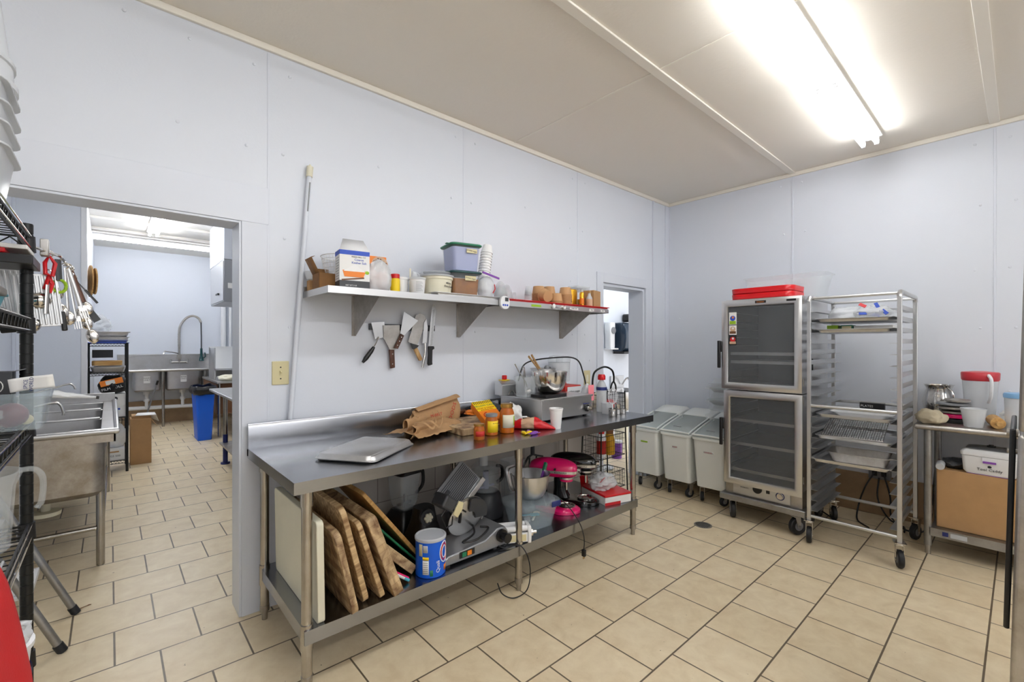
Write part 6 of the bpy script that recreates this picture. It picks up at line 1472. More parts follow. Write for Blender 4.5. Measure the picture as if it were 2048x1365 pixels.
# ================================================================== LEFT FOREGROUND: WIRE SHELVING
G = thing('wire_shelving', 'black post wire shelving unit close on the left side', 'shelving', (0,0,0))
gx0, gx1, gy0, gy1 = -0.62, -0.158, 0.55, 1.68
for x in (gx0, gx1):
    for y in (gy0, gy1):
        mb = MB(); pr = []
        for k in range(68): pr += [(0.0127, 0.031+0.0254*k), (0.0127, 0.0535+0.0254*k), (0.0119, 0.0540+0.0254*k), (0.0119, 0.0558+0.0254*k)]
        mb.lathe(pr, 18, c=(x,y,0))
        o = build('post', mb, M['blackm'], G)
        mb = MB(); mb.cyl((x,y,0),(x,y,0.029),0.016,n=12); build('foot', mb, M['rubber'], o)
gz = (1.722, 1.515, 1.252, 0.993, 0.665)
for z in gz:
    mb = MB(); q = 0.0
    x0, x1, y0, y1 = gx0+0.005, gx1-0.002, gy0+0.01, gy1-0.012
    for zz in (z, z-0.028):
        mb.tube([(x0,y0,zz),(x1+0.006,y0,zz),(x1+0.006,y1,zz),(x0,y1,zz)], 0.0032, 6, True)
    n = 46
    pts = []
    for k in range(n+1):
        y = y0+(y1-y0)*k/n
        pts += [(x1+0.006,y,z-0.003 if k % 2 else z-0.025)]
    mb.tube(pts, 0.0022, 5)
    n = 18; pts = [(x0+(x1-x0)*k/n, y1, z-0.003 if k % 2 else z-0.025) for k in range(n+1)]; mb.tube(pts, 0.0022, 5)
    for k in range(1, 36):
        y = y0+(y1-y0)*k/36; mb.tube([(x0,y,z+0.001),(x1+0.006,y,z+0.001)], 0.0018, 4)
    for k in (1,2,3): mb.tube([(x0+(x1-x0)*k/4,y0,z-0.004),(x0+(x1-x0)*k/4,y1,z-0.004)], 0.003, 5)
    sh = build('wire_shelf', mb, M['blackm'] , G)
    mb = MB()
    for x in (gx0, gx1):
        for y in (gy0, gy1): mb.cyl((x,y,z-0.036),(x,y,z+0.004),0.0175,0.0160,n=16)
    build('shelf_collar', mb, M['black'], sh)
# bright rim strip as in a chromed front rod
for z in gz[:4]:
    mb = MB(); mb.tube([(gx1+0.0105,gy0+0.01,z+0.0005),(gx1+0.0105,gy1-0.006,z+0.0005)],0.0016,5); mb.tube([(gx1+0.0105,gy0+0.01,z-0.0285),(gx1+0.0105,gy1-0.006,z-0.0285)],0.0016,5); build('edge_wire', mb, M['chrome'], G)

# clear food pans stacked on top shelf, seen edge-on
t0 = None
fpM = MB(); fpM.tub(0.30,0.22,0.15,0.035,0.86,0.003,0.012,0.005)
for k in range(4):
    if t0 is None: t0 = build('food_pan', fpM, M['clearw'], bevel=0.001); c = t0
    else: c = t0.copy(); col.objects.link(c)
    c.location = (-0.158-0.162, 1.515-0.01*(k%2), 1.7255+0.045*k); tag(c, 'clear plastic food pan nested on the top wire shelf, '+nth(k,4), 'pan', 'nested clear pans on the top shelf')
t = thing('white_bucket', 'translucent white bucket upside down on the nested clear pans', 'bucket', (-0.295, 1.50, 2.012))
mb = MB(); mb.lathe([(0.142,0),(0.142,0.012),(0.136,0.014),(0.134,0.05),(0.138,0.052),(0.138,0.06),(0.130,0.062),(0.115,0.20),(0.09,0.215),(0.0,0.216)], 40); build('bucket_body', mb, M['clearw'], t)

# things on the second shelf (z 1.515)
t = thing('knife_tray', 'black tray with red grips just under the top wire shelf', 'tray', (-0.20, 1.60, 1.640))
mb = MB(); mb.box(-0.20,0.065,-0.05,0.10,0,0.022); build('tray_body', mb, M['black'], t, bevel=0.002)
mb = MB(); mb.box(-0.18,0.02,-0.045,0.05,0.0225,0.035); build('red_grips', mb, M['red'], t, bevel=0.004)
mb = MB(); mb.box(-0.16,0.055,-0.04,0.09,0.0355,0.046); build('white_cover', mb, M['paper'], t, bevel=0.002)
for i in range(7):
    pass
for i in range(2):
    mb = MB(); mb.box(-0.24,-0.012,-0.10,0.12,0,0.018); single('steel_pan', mb, M['steeld'], ['steel pan lower of two on the second wire shelf','steel pan upper of two on the second wire shelf'][i], 'pan', (-0.165, 1.44, 1.5165+0.045*i+0.0), (0,R(0),0), bevel=0.004)
mb = MB(); mb.tub(0.2,0.14,0.055,0.03,0.85,0.002,0.006,0.004); single('turquoise_tub', mb, M['teal'], 'turquoise rimmed tub on the second wire shelf', 'tub', (-0.29, 1.60, 1.5165))

# utensil rail on the end of the top shelf with hanging tools
t = thing('utensil_rail', 'chrome rail fixed to the end of the top wire shelf', 'rail', (0,0,0))
mb = MB(); mb.tube([(-0.30,1.705,1.708),(-0.145,1.72,1.705),(-0.105,1.80,1.70),(-0.098,1.98,1.70)],0.004,8); build('rail_rod', mb, M['chrome'], t)
mb = MB(); mb.box(-0.14,-0.123,1.745,1.775,1.69,1.735); build('rail_bracket', mb, M['steeld'], t, bevel=0.002)
def hang(name, label, cat, x, y, zt, tilt, parts):
    h = thing(name, label, cat, (x, y, zt), (0, R(tilt), 0))
    for nm, mb, m in parts: build(nm, mb, M[m], h)
    mb = MB(); mb.tube(arc((0,0,-0.004),0.008,-90,150,8,'xz'),0.0016,5); build('hook', mb, M['chrome'], h)
    return h
def stick(l, r=0.004, z0=-0.01): m_ = MB(); m_.tube([(0,0,z0),(0,0,z0-l)],r,8,sx=0.5); return m_
def spoonhead(z, r=0.02): m_ = MB(); m_.sphere((0,0,z),r,14,8,(0.9,0.35,1.35)); return m_
# box grater / slatted racks
t = thing('box_grater', 'ribbed steel grill pan with dark handle hanging by the post', 'grater', (-0.150, 1.80, 1.69), (0,R(-6),R(8)))
mb = MB(); mb.box(-0.055,0.035,-0.006,0.006,-0.19,-0.045)
for k in range(9): mb.box(-0.053+k*0.010,-0.048+k*0.010,-0.0115,-0.006,-0.185,-0.05)
build('ribbed_plate', mb, M['alu'], t, bevel=0.001)
mb = MB(); mb.box(0.028,0.040,-0.010,0.010,-0.205,-0.15); build('side_grip', mb, M['black'], t, bevel=0.003)
t = thing('box_grater', 'second ribbed steel plate with black grip, lower and left of the post', 'grater', (-0.205, 1.86, 1.64), (0,R(-8),R(5)))
mb = MB(); mb.box(-0.06,0.04,-0.006,0.006,-0.13,0.02)
for k in range(9): mb.box(-0.058+k*0.011,-0.053+k*0.011,-0.0115,-0.006,-0.125,0.015)
build('ribbed_plate', mb, M['alu'], t, bevel=0.001)
mb = MB(); mb.box(-0.04,0.03,-0.012,0.012,-0.155,-0.132); build('grip', mb, M['black'], t, bevel=0.003)
def tong(c): 
    m_ = MB()
    for s in (-1,1): m_.tube([(0,0,0),(s*0.008,0,-0.06),(s*0.014,0,-0.13),(s*0.004,0,-0.16)],0.0035,6)
    return m_
hang('scissors', 'red-handled kitchen scissors hanging on the utensil rail', 'scissors', -0.124, 1.78, 1.705, 2, [('red_handle', (lambda: (lambda m_: (m_.tube([(0,0,-0.01),(0.012,0,-0.03),(0.008,0,-0.065),(-0.006,0,-0.06),(-0.008,0,-0.03)],0.005,8,True), m_.tube([(0.002,0.006,-0.06),(0.008,0.006,-0.085),(0.004,0.006,-0.11),(-0.006,0.006,-0.10)],0.005,8,True), m_)[-1])(MB()))(), 'red'), ('blades', stick(0.08,0.006,-0.09), 'chrome')])
hang('peeler', 'grey handled tool with lime green ring on the utensil rail', 'peeler', -0.109, 1.80, 1.70, -2, [('grey_handle', stick(0.06,0.009,-0.01), 'dark'), ('green_ring', (lambda m_: (m_.tube([(0.014*math.cos(a*0.52),0,-0.085+0.018*math.sin(a*0.52)) for a in range(12)],0.004,6,True), m_)[-1])(MB()), 'lime')])
hang('measuring_cup', 'shiny round steel measuring cup hanging low on the rail', 'cup', -0.128, 1.80, 1.655, 12, [('handle', stick(0.05,0.004), 'chrome'), ('cup', (lambda m_: (m_.sphere((0,0,-0.085),0.024,18,12), m_)[-1])(MB()), 'chrome')])
hang('measuring_cup', 'second small shiny measuring cup beside the scissors', 'cup', -0.116, 1.83, 1.665, 0, [('handle', stick(0.05,0.004), 'chrome'), ('cup', (lambda m_: (m_.sphere((0,0,-0.07),0.018,18,12), m_)[-1])(MB()), 'chrome')])
hang('ladle', 'steel ladle with curved handle hanging lowest beside the post', 'ladle', -0.115, 1.80, 1.61, 14, [('handle', (lambda m_: (m_.tube(spline([(0.0,0,0.0),(0.002,0,-0.05),(-0.008,0,-0.08),(-0.014,0,-0.10)],6),0.003,6), m_)[-1])(MB()), 'steeld'), ('bowl', (lambda m_: (m_.sphere((-0.012,0,-0.112),0.019,16,10,(0.7,0.8,1)), m_)[-1])(MB()), 'chrome')])
hang('serving_spoon', 'large steel serving spoon hanging vertically right of the post', 'spoon', -0.108, 1.82, 1.60, -2, [('handle', stick(0.035,0.004,0.0), 'chrome'), ('bowl', spoonhead(-0.06,0.021), 'chrome')])
hang('knife_steel', 'short dark blade hanging behind the large spoon', 'utensil', -0.114, 1.86, 1.61, 2, [('blade', stick(0.085,0.009,0.0), 'dark')])
hang('steel_tube', 'small steel cylinder hanging lowest on the rail', 'utensil', -0.104, 1.81, 1.56, 0, [('cylinder', stick(0.05,0.008,-0.0), 'chrome')])
# fan of spoons and forks from the rail's far end
labs = ['steel spoon in the fan on the rail, first beside the green ring','steel fork in the fan, second from the post','slim steel spoon in the fan, third from the post','steel server in the fan, fourth from the post','steel fork in the fan, fifth from the post','brown-handled spoon in the fan on the rail','red-handled scraper in the fan on the rail','dark spatula at the outer side of the fan','long steel spoon curving outward in the fan']
for i, (x, y, z, a, l, hd, hm) in enumerate(((-0.100,1.90,1.69,-3,0.13,'spoon','chrome'),(-0.098,1.93,1.69,-8,0.15,'fork','chrome'),(-0.096,1.95,1.695,-11,0.125,'spoon','steel'),(-0.095,1.97,1.695,-13,0.15,'spoon','chrome'),(-0.094,1.92,1.69,-14,0.12,'fork','steel'),(-0.092,1.96,1.69,-17,0.10,'spoon','woodh'),(-0.092,1.99,1.665,-19,0.085,'blade','red'),(-0.090,1.97,1.66,-22,0.09,'blade','black'),(-0.092,1.94,1.67,-15,0.17,'long','chrome'))):
    if hd in ('spoon','long'): pt = ('bowl', spoonhead(-l-0.03, 0.016 if hd == 'spoon' else 0.017), 'chrome')
    elif hd == 'fork':
        m_ = MB(); m_.box(-0.009,0.009,-0.001,0.001,-l-0.020,-l-0.004)
        for k in range(4): m_.box(-0.009+k*0.0052,-0.0068+k*0.0052,-0.001,0.001,-l-0.043,-l-0.020)
        pt = ('fork_head', m_, 'chrome')
    else:
        m_ = MB(); m_.rings([[(-0.008,y_,-l-0.008),(0.008,y_,-l-0.008),(0.016,y_,-l-0.055),(-0.004,y_,-l-0.06)] for y_ in (-0.0015,0.0015)]); pt = ('blade', m_, 'dark' if hm == 'black' else 'steel')
    hang({'spoon':'spoon','long':'spoon','fork':'fork','blade':'spatula'}[hd], labs[i], {'spoon':'spoon','long':'spoon','fork':'fork','blade':'spatula'}[hd], x, y, z, a, [('handle', stick(l, 0.004 if hm in ('chrome','steel') else 0.007), hm), pt])
hang('pastry_wheel', 'long thin black-tipped utensil sticking out farthest from the rail', 'utensil', -0.088, 1.98, 1.665, -36, [('handle', stick(0.05,0.0025,0.0), 'dark'), ('tip', stick(0.05,0.0045,-0.05), 'black')])

# third shelf (z 1.252): knife box, onions in tub, spice bag
t = thing('cloudy_tub', 'cloudy plastic tub with red onions and garlic on the third wire shelf', 'tub', (-0.205, 1.58, 1.2545))
mb = MB(); mb.tub(0.19,0.16,0.085,0.012,0.9,0.002,0.004,0.014); build('tub_body', mb, M['clearblue'], t, bevel=0.001)
for i, (dx, dy, m, s, lab) in enumerate(((0.035,-0.035,'onion',0.030,'red onion nearest in the cloudy tub'),(-0.01,0.02,'onion',0.028,'red onion behind in the cloudy tub'),(0.055,0.01,'ivory',0.013,'garlic clove at the corner of the cloudy tub'),(0.045,0.035,'mustard',0.011,'yellow shallot piece in the cloudy tub'))):
    mb = MB(); mb.sphere((0,0,s),s,16,10,(1,1,0.95)); single(['red_onion','red_onion','garlic_clove','shallot'][i], mb, M[m], lab, 'vegetable', (-0.205+dx, 1.58+dy, 1.2575))
t = thing('spice_packet', 'white packet with blue SPICE WORLD print sticking out of the tub', 'packet', (-0.138, 1.585, 1.342), (R(10), R(-8), R(8)))
mb = MB(); mb.grid(6, 6, lambda u, v: ((u-0.5)*0.075, 0.004*math.sin(u*5), v*0.032)); build('packet_body', mb, M['paper'], t, solid=0.003)
text('SPICE\nWORLD', t, (-0.006,-0.005,0.0155), (0.15,0,1), (-1,0,0.1), 0.0095, M['navy'])
t = thing('garlic_bag', 'twisted clear bag end pointing right from the cloudy tub', 'bag', (-0.105, 1.60, 1.327), (0,R(10),R(0)))
mb = MB(); mb.rings([[(u*0.085, (0.014*(1-u*0.85)*(1+0.3*noise.noise(Vector((u*5,k,2)))))*math.cos(2*PI*k/14), 0.010*(1-u*0.85)*math.sin(2*PI*k/14)*(1+0.3*noise.noise(Vector((u*6,k,5))))) for k in range(14)] for u in [j/12 for j in range(13)]]); build('bag_body', mb, M['film'], t)
mb = MB(); mb.cyl((0.08,0,0),(0.086,0,0),0.004,n=8); build('clip', mb, M['black'], t)
t = thing('label_carton', 'dark grey carton with white star emblem at the frame edge', 'box', (-0.262, 1.66, 1.2545))
mb = MB(); mb.box(-0.06,0.085,-0.03,0.03,0,0.13); build('box_body', mb, M['dark'], t, bevel=0.002)
mb = MB(); mb.add([(0.085,-0.03,0.13),(0.085,0.03,0.13),(0.105,0.03,0.135),(0.105,-0.03,0.135)],[(0,1,2,3)]); build('flap', mb, M['grey'], t, solid=0.0015)
mb = MB(); mb.tube([(0.052+0.018*math.cos(2*PI*k/20),-0.0315,0.095+0.018*math.sin(2*PI*k/20)) for k in range(20)],0.0012,5,True); build('emblem', mb, M['paper'], t)
mb = crumple((0,0,0),(0.12,0.13,0.085), 81, 0.25, freq=1.8); single('produce_bag', mb, M['clear'], 'clear produce bag bulging at the frame edge on the third shelf', 'bag', (-0.235, 1.42, 1.2545))
# fourth shelf (z .993)
t = thing('clear_pitcher', 'thick clear plastic pitcher with handle on the fourth wire shelf', 'pitcher', (-0.235, 1.50, 0.9955))
mb = MB(); mb.lathe([(0.066,0),(0.07,0.004),(0.078,0.14),(0.088,0.165),(0.088,0.172),(0.083,0.172),(0.073,0.14),(0.064,0.008)], 36, cap1=False); build('pitcher_body', mb, M['clear'], t)
mb = MB(); mb.tube(spline([(0.08,0.02,0.168),(0.105,0.025,0.165),(0.118,0.027,0.14),(0.116,0.026,0.09),(0.108,0.025,0.075)],6),0.006,8); build('handle', mb, M['clear'], t)
for i, (dx, z, lab) in enumerate(((-0.0,0.965,'white plastic lid poking through at the fourth shelf edge, upper'),(0.005,0.90,'white plastic lid hanging below the fourth shelf edge, lower'))):
    mb = MB(); mb.rings([[(x,y,z_) for x,y in rrect(0.09,0.10,0.02)] for z_ in (0,0.004)]); single('lid_sheet', mb, M['clearw'], lab, 'lid', (-0.185+dx, 1.36, z), (0,R(-58),0), bevel=0.001)
# bottom shelf
t = thing('white_tub', 'white lidded tub on the bottom wire shelf', 'tub', (-0.205, 1.50, 0.6675))
mb = MB(); mb.lathe([(0.062,0),(0.064,0.004),(0.072,0.10)], 30); build('tub_body', mb, M['white'], t)
mb = MB(); mb.lathe([(0.077,0.101),(0.078,0.112),(0.07,0.114),(0.066,0.110),(0,0.110)], 36); build('lid', mb, M['white'], t)
mb = MB(); mb.lathe([(0.0725,0.02),(0.0735,0.05)], 30, cap0=False, cap1=False); build('blue_band', mb, M['navy'], t)
t = thing('snack_bag', 'opened bag with yellow contents on the white tub', 'bag', (-0.20, 1.47, 0.785), (0,R(-8),0))
mb = crumple((0,0,0),(0.13,0.13,0.05), 88, 0.25); build('bag_body', mb, M['film'], t)
mb = crumple((0,0,0.012),(0.11,0.11,0.05), 89, 0.2); build('yellow_contents', mb, M['mustard'], t)
mb = MB(); mb.sphere((0.01,-0.055,0.03),0.018,12,8); build('blue_cap', mb, M['navy'], t)
# red cloth
def rc(u, v):
    z = 1.085 - 0.60*v
    x = -0.138 + 0.040*min(1.0, v/0.35)**0.75 + 0.004*math.sin(u*16+v*2)*v
    return (x, 0.74+0.38*u, z+0.02*(1-u))
mb = MB(); mb.grid(24, 22, rc); single('red_apron', mb, M['redcloth'], 'red cloth hanging over the wire shelf front at the left edge', 'cloth', (0,0,0), solid=0.005)

# ---------------------------------------------------------------- step ladder
t = thing('step_ladder', 'worn grey folding step ladder standing in the wide opening', 'ladder', (0,0,0))
for i, (fy, fx) in enumerate(((3.39,-0.14),(3.009,-0.171))):
    mb = MB(); mb.tube([(fx-0.0,fy,0.012),(fx-0.155,fy,0.385),(fx-0.36,fy,0.87)],0.0165,10); o = build('front_leg', mb, M['galv'], t)
    mb = MB(); mb.tube([(fx+0.006,fy,0.001),(fx-0.012,fy,0.04)],0.020,12); build('rubber_foot', mb, M['rubber'], o)
    mb = MB(); mb.tube([(fx-0.46,fy,0.003),(fx-0.36,fy,0.86)],0.013,10); build('rear_leg', mb, M['galv'], t)
for z, w_ in ((0.30,0.10),(0.58,0.10),(0.86,0.14)):
    x = -0.155 - z*0.415
    mb = MB(); mb.box(x-w_,x+0.008,3.025,3.375,z-0.012,z); mb.box(x+0.002,x+0.008,3.025,3.375,z-0.03,z-0.012)
    for k in range(6): mb.box(x-w_+0.01,x-0.005,3.05+k*0.06,3.062+k*0.06,z+0.0002,z+0.0025)
    build('step', mb, M['whitem' if z < 0.5 else 'alu'], t, bevel=0.002)

# ================================================================== WASH-UP ROOM
# three-compartment sink against its left wall
S = thing('compartment_sink', 'stainless compartment sink on tube legs in the wash-up room', 'sink', (0,0,0))
sx0, sx1, sy0, sy1, sz = -0.66, 0.04, 3.92, 6.08, 0.885
ins = [(4.02,4.66),(4.72,5.32),(5.38,5.96)]; ix0, ix1 = -0.52, -0.045
mb = MB()
mb.box(sx0,ix0,sy0,sy1,sz-0.01,sz); mb.box(ix1,sx1,sy0,sy1,sz-0.01,sz)
ys = [sy0]+[v for p in ins for v in p]+[sy1]
for k in range(0,8,2): mb.box(ix0,ix1,ys[k],ys[k+1],sz-0.01,sz)
mb.tube([(sx0,sy0+0.004,sz+0.005),(sx1-0.004,sy0+0.004,sz+0.005),(sx1-0.004,sy1-0.02,sz+0.005)],0.020,10)
mb.box(sx0,sx1,sy1-0.02,sy1,sz,sz+0.085); mb.box(sx0,sx0+0.02,sy0,sy1,sz,sz+0.20)
for k in (2,4): mb.tube([(ix0+0.01,(ys[k]+ys[k+1])/2-0.02,sz+0.004),(ix1-0.01,(ys[k]+ys[k+1])/2-0.02,sz+0.004)],0.012,6)
build('rim', mb, M['sinkm'], S, bevel=0.003)
for a, b in ins:
    mb = MB()
    def rb(z, q): return [((ix0+ix1)/2+x,(a+b)/2+y,z) for x,y in rrect(ix1-ix0-2*q,b-a-2*q,0.05)]
    mb.rings([rb(sz-0.005,0.0),rb(sz-0.34,0.012),rb(sz-0.36,0.04)], False, True)
    mb.rings([rb(sz-0.011,-0.004),rb(sz-0.345,0.006),rb(sz-0.368,0.035)], False, True)
    build('basin', mb, M['sinkm'], S)
mb = MB(); mb.rings([[(x,y,z) for x,y in [(p[0]-0.31,p[1]+5.0) for p in rrect(0.60,2.06,0.06)]] for z in (0.47,0.50,0.835)]); 
mb = MB()
ap = [(p[0]-0.315,p[1]+5.0) for p in rrect(0.585,2.08,0.07)]
ap2 = [(p[0]-0.315,p[1]+5.0) for p in rrect(0.52,2.0,0.06)]
mb.rings([[(x,y,0.835) for x,y in ap],[(x,y,0.50) for x,y in ap],[(x,y,0.465) for x,y in ap2]], False, True); build('apron', mb, M['sinkd'], S)
mb = MB(); mb.box(sx0,sx1-0.01,sy0+0.01,sy0+0.02,0.82,0.875); mb.box(sx1-0.02,sx1-0.01,sy0+0.01,sy1,0.82,0.875); build('front_skirt', mb, M['sinkd'], S)
for x, y in ((-0.045,4.04),(-0.02,6.0),(-0.6,4.04),(-0.6,6.0)):
    mb = MB(); mb.cyl((x,y,0.0),(x,y,0.86),0.0225,n=16); mb.cyl((x,y,0.78),(x,y,0.86),0.032,n=16); build('leg', mb, M['leg'], S)
mb = MB(); mb.cyl((-0.58,4.04,0.245),(-0.065,4.04,0.245),0.0145,n=12); mb.cyl((-0.04,4.06,0.245),(-0.022,5.98,0.245),0.0145,n=12); build('stretcher', mb, M['leg'], S)
mb = MB(); mb.cyl((-0.32,4.33,0.465),(-0.32,4.33,0.40),0.035,n=18); mb.cyl((-0.32,4.33,0.40),(-0.32,4.33,0.34),0.024,n=16); mb.lathe([(0.03,0.30),(0.075,0.31),(0.078,0.335),(0.03,0.34)],24,c=(-0.32,4.33,0)); build('drain_pipe', mb, M['cream'], S)
for i, (y, zb, lab) in enumerate(((5.85,0.98,'chrome swing faucet spout over the far basin'),(4.41,0.98,'chrome swing faucet spout over the near basin'))):
    f = thing('faucet', lab, 'faucet', (-0.60, y, sz+0.001))
    mb = MB(); mb.cyl((0,0,0),(0,0,0.11),0.016,n=14); mb.box(-0.02,0.02,-0.10,0.10,0.03,0.06); build('faucet_body', mb, M['chrome'], f, bevel=0.003)
    mb = MB(); e = 0.12 if i == 0 else 0.10
    mb.tube(spline([(0,0,0.11),(0.04,0,0.125),(0.20,0,0.165 if i == 0 else 0.14),(0.31,0,0.20 if i == 0 else 0.165),(0.345,0,0.19 if i == 0 else 0.15),(0.36,0,0.16 if i == 0 else 0.10),(0.36,0,0.15 if i == 0 else 0.075)],6),0.009,10); build('spout', mb, M['chrome'], f)
    for s in (-1,1):
        mb = MB(); mb.cbox((0,s*0.09,0.075),(0.06,0.012,0.008)); mb.cyl((0,s*0.09,0.06),(0,s*0.09,0.075),0.008,n=10); build('tap_handle', mb, M['chrome'], f)
# board hanging on the corner edge
for i, (x, m, lab) in enumerate(((-0.190,'wood3','wooden paddle hanging on the wall end by the far rack'),(-0.174,'wood3','second thinner wooden paddle in front of the first'))):
    mb = MB(); 
    mb.cyl((0,0,0),(0.012,0,0),0.17-0.03*i,n=28); single('wooden_paddle', mb, M[m], lab, 'paddle', (x+0.03+0.02*i, 6.62-0.03*i, 2.13), (0,0,R(9)))

# black wire rack
Bk = thing('shelf_rack', 'narrow black wire rack crowded with trays and boxes beyond the sink', 'rack', (0,0,0))
px0, px1, py0, py1 = -0.185, 0.150, 6.82, 7.25
for x in (px0,px1):
    for y in (py0,py1):
        mb = MB(); mb.cyl((x,y,0),(x,y,1.475),0.0135,n=12); build('post', mb, M['blackm'], Bk)
for z in (1.465,1.135,0.62,0.13):
    mb = MB()
    for zz in (z,z-0.03): mb.tube([(px0,py0,zz),(px1,py0,zz),(px1,py1,zz),(px0,py1,zz)],0.004,6,True)
    for k in range(1,20): mb.tube([(px0,py0+(py1-py0)*k/20,z),(px1,py0+(py1-py0)*k/20,z)],0.002,4)
    for k in range(24): mb.tube([(px0+(px1-px0)*k/24,py0,z-(0.028 if k%2 else 0.002)),(px0+(px1-px0)*(k+1)/24,py0,z-(0.002 if k%2 else 0.028))],0.002,4)
    build('wire_shelf', mb, M['blackm'], Bk)
mb = MB(); mb.rings([[(x,y,z) for x,y in rrect(0.36,0.44,0.01)] for z in (0,0.008)]); single('blue_mat', mb, M['textblue'], 'thin blue sheet on the top of the narrow black rack', 'mat', (-0.01, 7.03, 1.4675))
fz = 1.477
for i, (h, k_, lab) in enumerate(((0.03,0.92,'foil catering tray, lowest of the pile on the black rack'),(0.03,0.95,'foil catering tray in the middle of the rack-top pile'),(0.055,0.88,'deep foil catering tray on top of the rack-top pile'))):
    mb = MB(); mb.tub(0.33,0.36,h,0.03,k_,0.002,0.014,0.004); single('foil_tray', mb, M['aluw'], lab, 'tray', (-0.005+0.005*i, 7.02, fz), bevel=0.001); fz += h+0.004 if i < 2 else 0
mb = crumple((0,0,0),(0.20,0.2,0.20), 91, 0.4, freq=2.5); single('string_bag', mb, M['film'], 'crumpled translucent bag piled high left on the black rack', 'bag', (-0.10, 7.1, fz+0.045))
mb = MB(); mb.rings([[(x,y,z) for x,y in rrect(0.26,0.34,0.03)] for z in (0,0.05)]); single('wicker_tray', mb, M['wood3'], 'brown wicker tray on the second level of the black rack', 'tray', (-0.02, 7.03, 1.215), bevel=0.003)
mb = MB(); mb.tub(0.30,0.36,0.06,0.03,0.9,0.002,0.012,0.004); single('foil_tray', mb, M['aluw'], 'foil tray under the wicker tray on the second level', 'tray', (-0.01, 7.03, 1.1385))
mb = MB(); mb.box(-0.10,0.10,-0.1,0.1,0,0.016); single('white_sheet', mb, M['paper'], 'stack of white paper on the foil tray', 'paper', (0.0, 7.02, 1.199-0.0))
mb = MB(); mb.box(-0.09,0.09,-0.06,0.06,0,0.09); single('dark_case', mb, M['dark'], 'dark case hanging just below the top of the black rack', 'case', (-0.06, 7.12, 1.30))
t = thing('sack', 'black and orange paper sack slumped on the third rack level', 'sack', (0.05, 6.98, 0.89), (0,R(-14),0))
mb = crumple((0,0,0),(0.24,0.30,0.23), 95, 0.2, freq=1.4); build('sack_body', mb, M['black'], t)
mb = MB(); mb.box(-0.10,0.10,-0.158,-0.150,0.11,0.175); o = build('orange_panel', mb, M['orange'], t, bevel=0.004)
mb = MB(); mb.box(-0.05,0.03,-0.162,-0.1585,0.12,0.165); build('white_panel', mb, M['paper'], o); text('FILM ROLL', t, (-0.01,-0.160,0.075), (1,0,0), (0,0,1), 0.04, M['paper'])
mb = MB(); mb.box(-0.11,0.11,-0.16,0.16,0,0.13); t = single('white_box', mb, M['paper'], 'white printed box under the sack, upper of two', 'box', (0.03, 7.02, 0.757), bevel=0.003); mb = MB(); mb.cyl((0.02,-0.163,0.08),(0.02,-0.1605,0.08),0.02,n=16); build('round_mark', mb, M['textb'], t)
mb = MB(); mb.box(-0.12,0.11,-0.16,0.16,0,0.13); t = single('white_box', mb, M['paper'], 'white box with blue print on the third rack level, lower of two', 'box', (0.03, 7.02, 0.6255), bevel=0.003); mb = MB(); mb.box(-0.05,0.06,-0.1625,-0.1605,0.08,0.10); build('blue_print', mb, M['textblue'], t)
mb = crumple((0,0,0),(0.22,0.3,0.30), 97, 0.15, freq=1.4); single('white_sack', mb, M['film'], 'big translucent white sack on the low level of the black rack', 'sack', (0.04, 7.03, 0.265))
mb = MB(); mb.box(-0.13,0.12,-0.17,0.17,0,0.13); t = single('white_box', mb, M['paper'], 'white carton with torn slot on the lowest rack level', 'box', (0.01, 7.02, 0.133), bevel=0.003); mb = MB(); mb.box(-0.05,0.07,-0.1725,-0.1705,0.09,0.105); build('torn_slot', mb, M['card'], t); text('BAGS 500', t, (0.02,-0.1718,0.05), (1,0,0), (0,0,1), 0.03, M['textb'])
mb = MB(); mb.box(-0.09,0.09,-0.12,0.12,0,0.03); single('brown_tray_box', mb, M['card'], 'flat brown carton lying right of the rack under the white paper', 'box', (0.29, 7.25, 0.555), bevel=0.003)
t = thing('brown_carton', 'open brown carton standing on the floor right of the black rack', 'box', (0.285, 7.25, 0))
mb = MB(); mb.box(-0.10,0.10,-0.14,0.14,0.0,0.552); build('box_body', mb, M['card'], t, bevel=0.003)
mb = MB(); mb.add([(0.10,-0.14,0.53),(0.10,0.14,0.53),(0.155,0.16,0.44),(0.155,-0.12,0.44)],[(0,1,2,3)]); build('flap', mb, M['card'], t, solid=0.003)
mb = MB(); mb.add([(-0.03,-0.12,0.0),(0.17,-0.16,0.0),(0.20,-0.10,-0.09),(0.17,0.12,0.0),(0,0.12,0.004)],[(0,1,2,3,4)]); single('paper_sheet', mb, M['paper'], 'loose white sheet draped over the brown carton', 'paper', (0.26, 7.25, 0.588), solid=0.003)

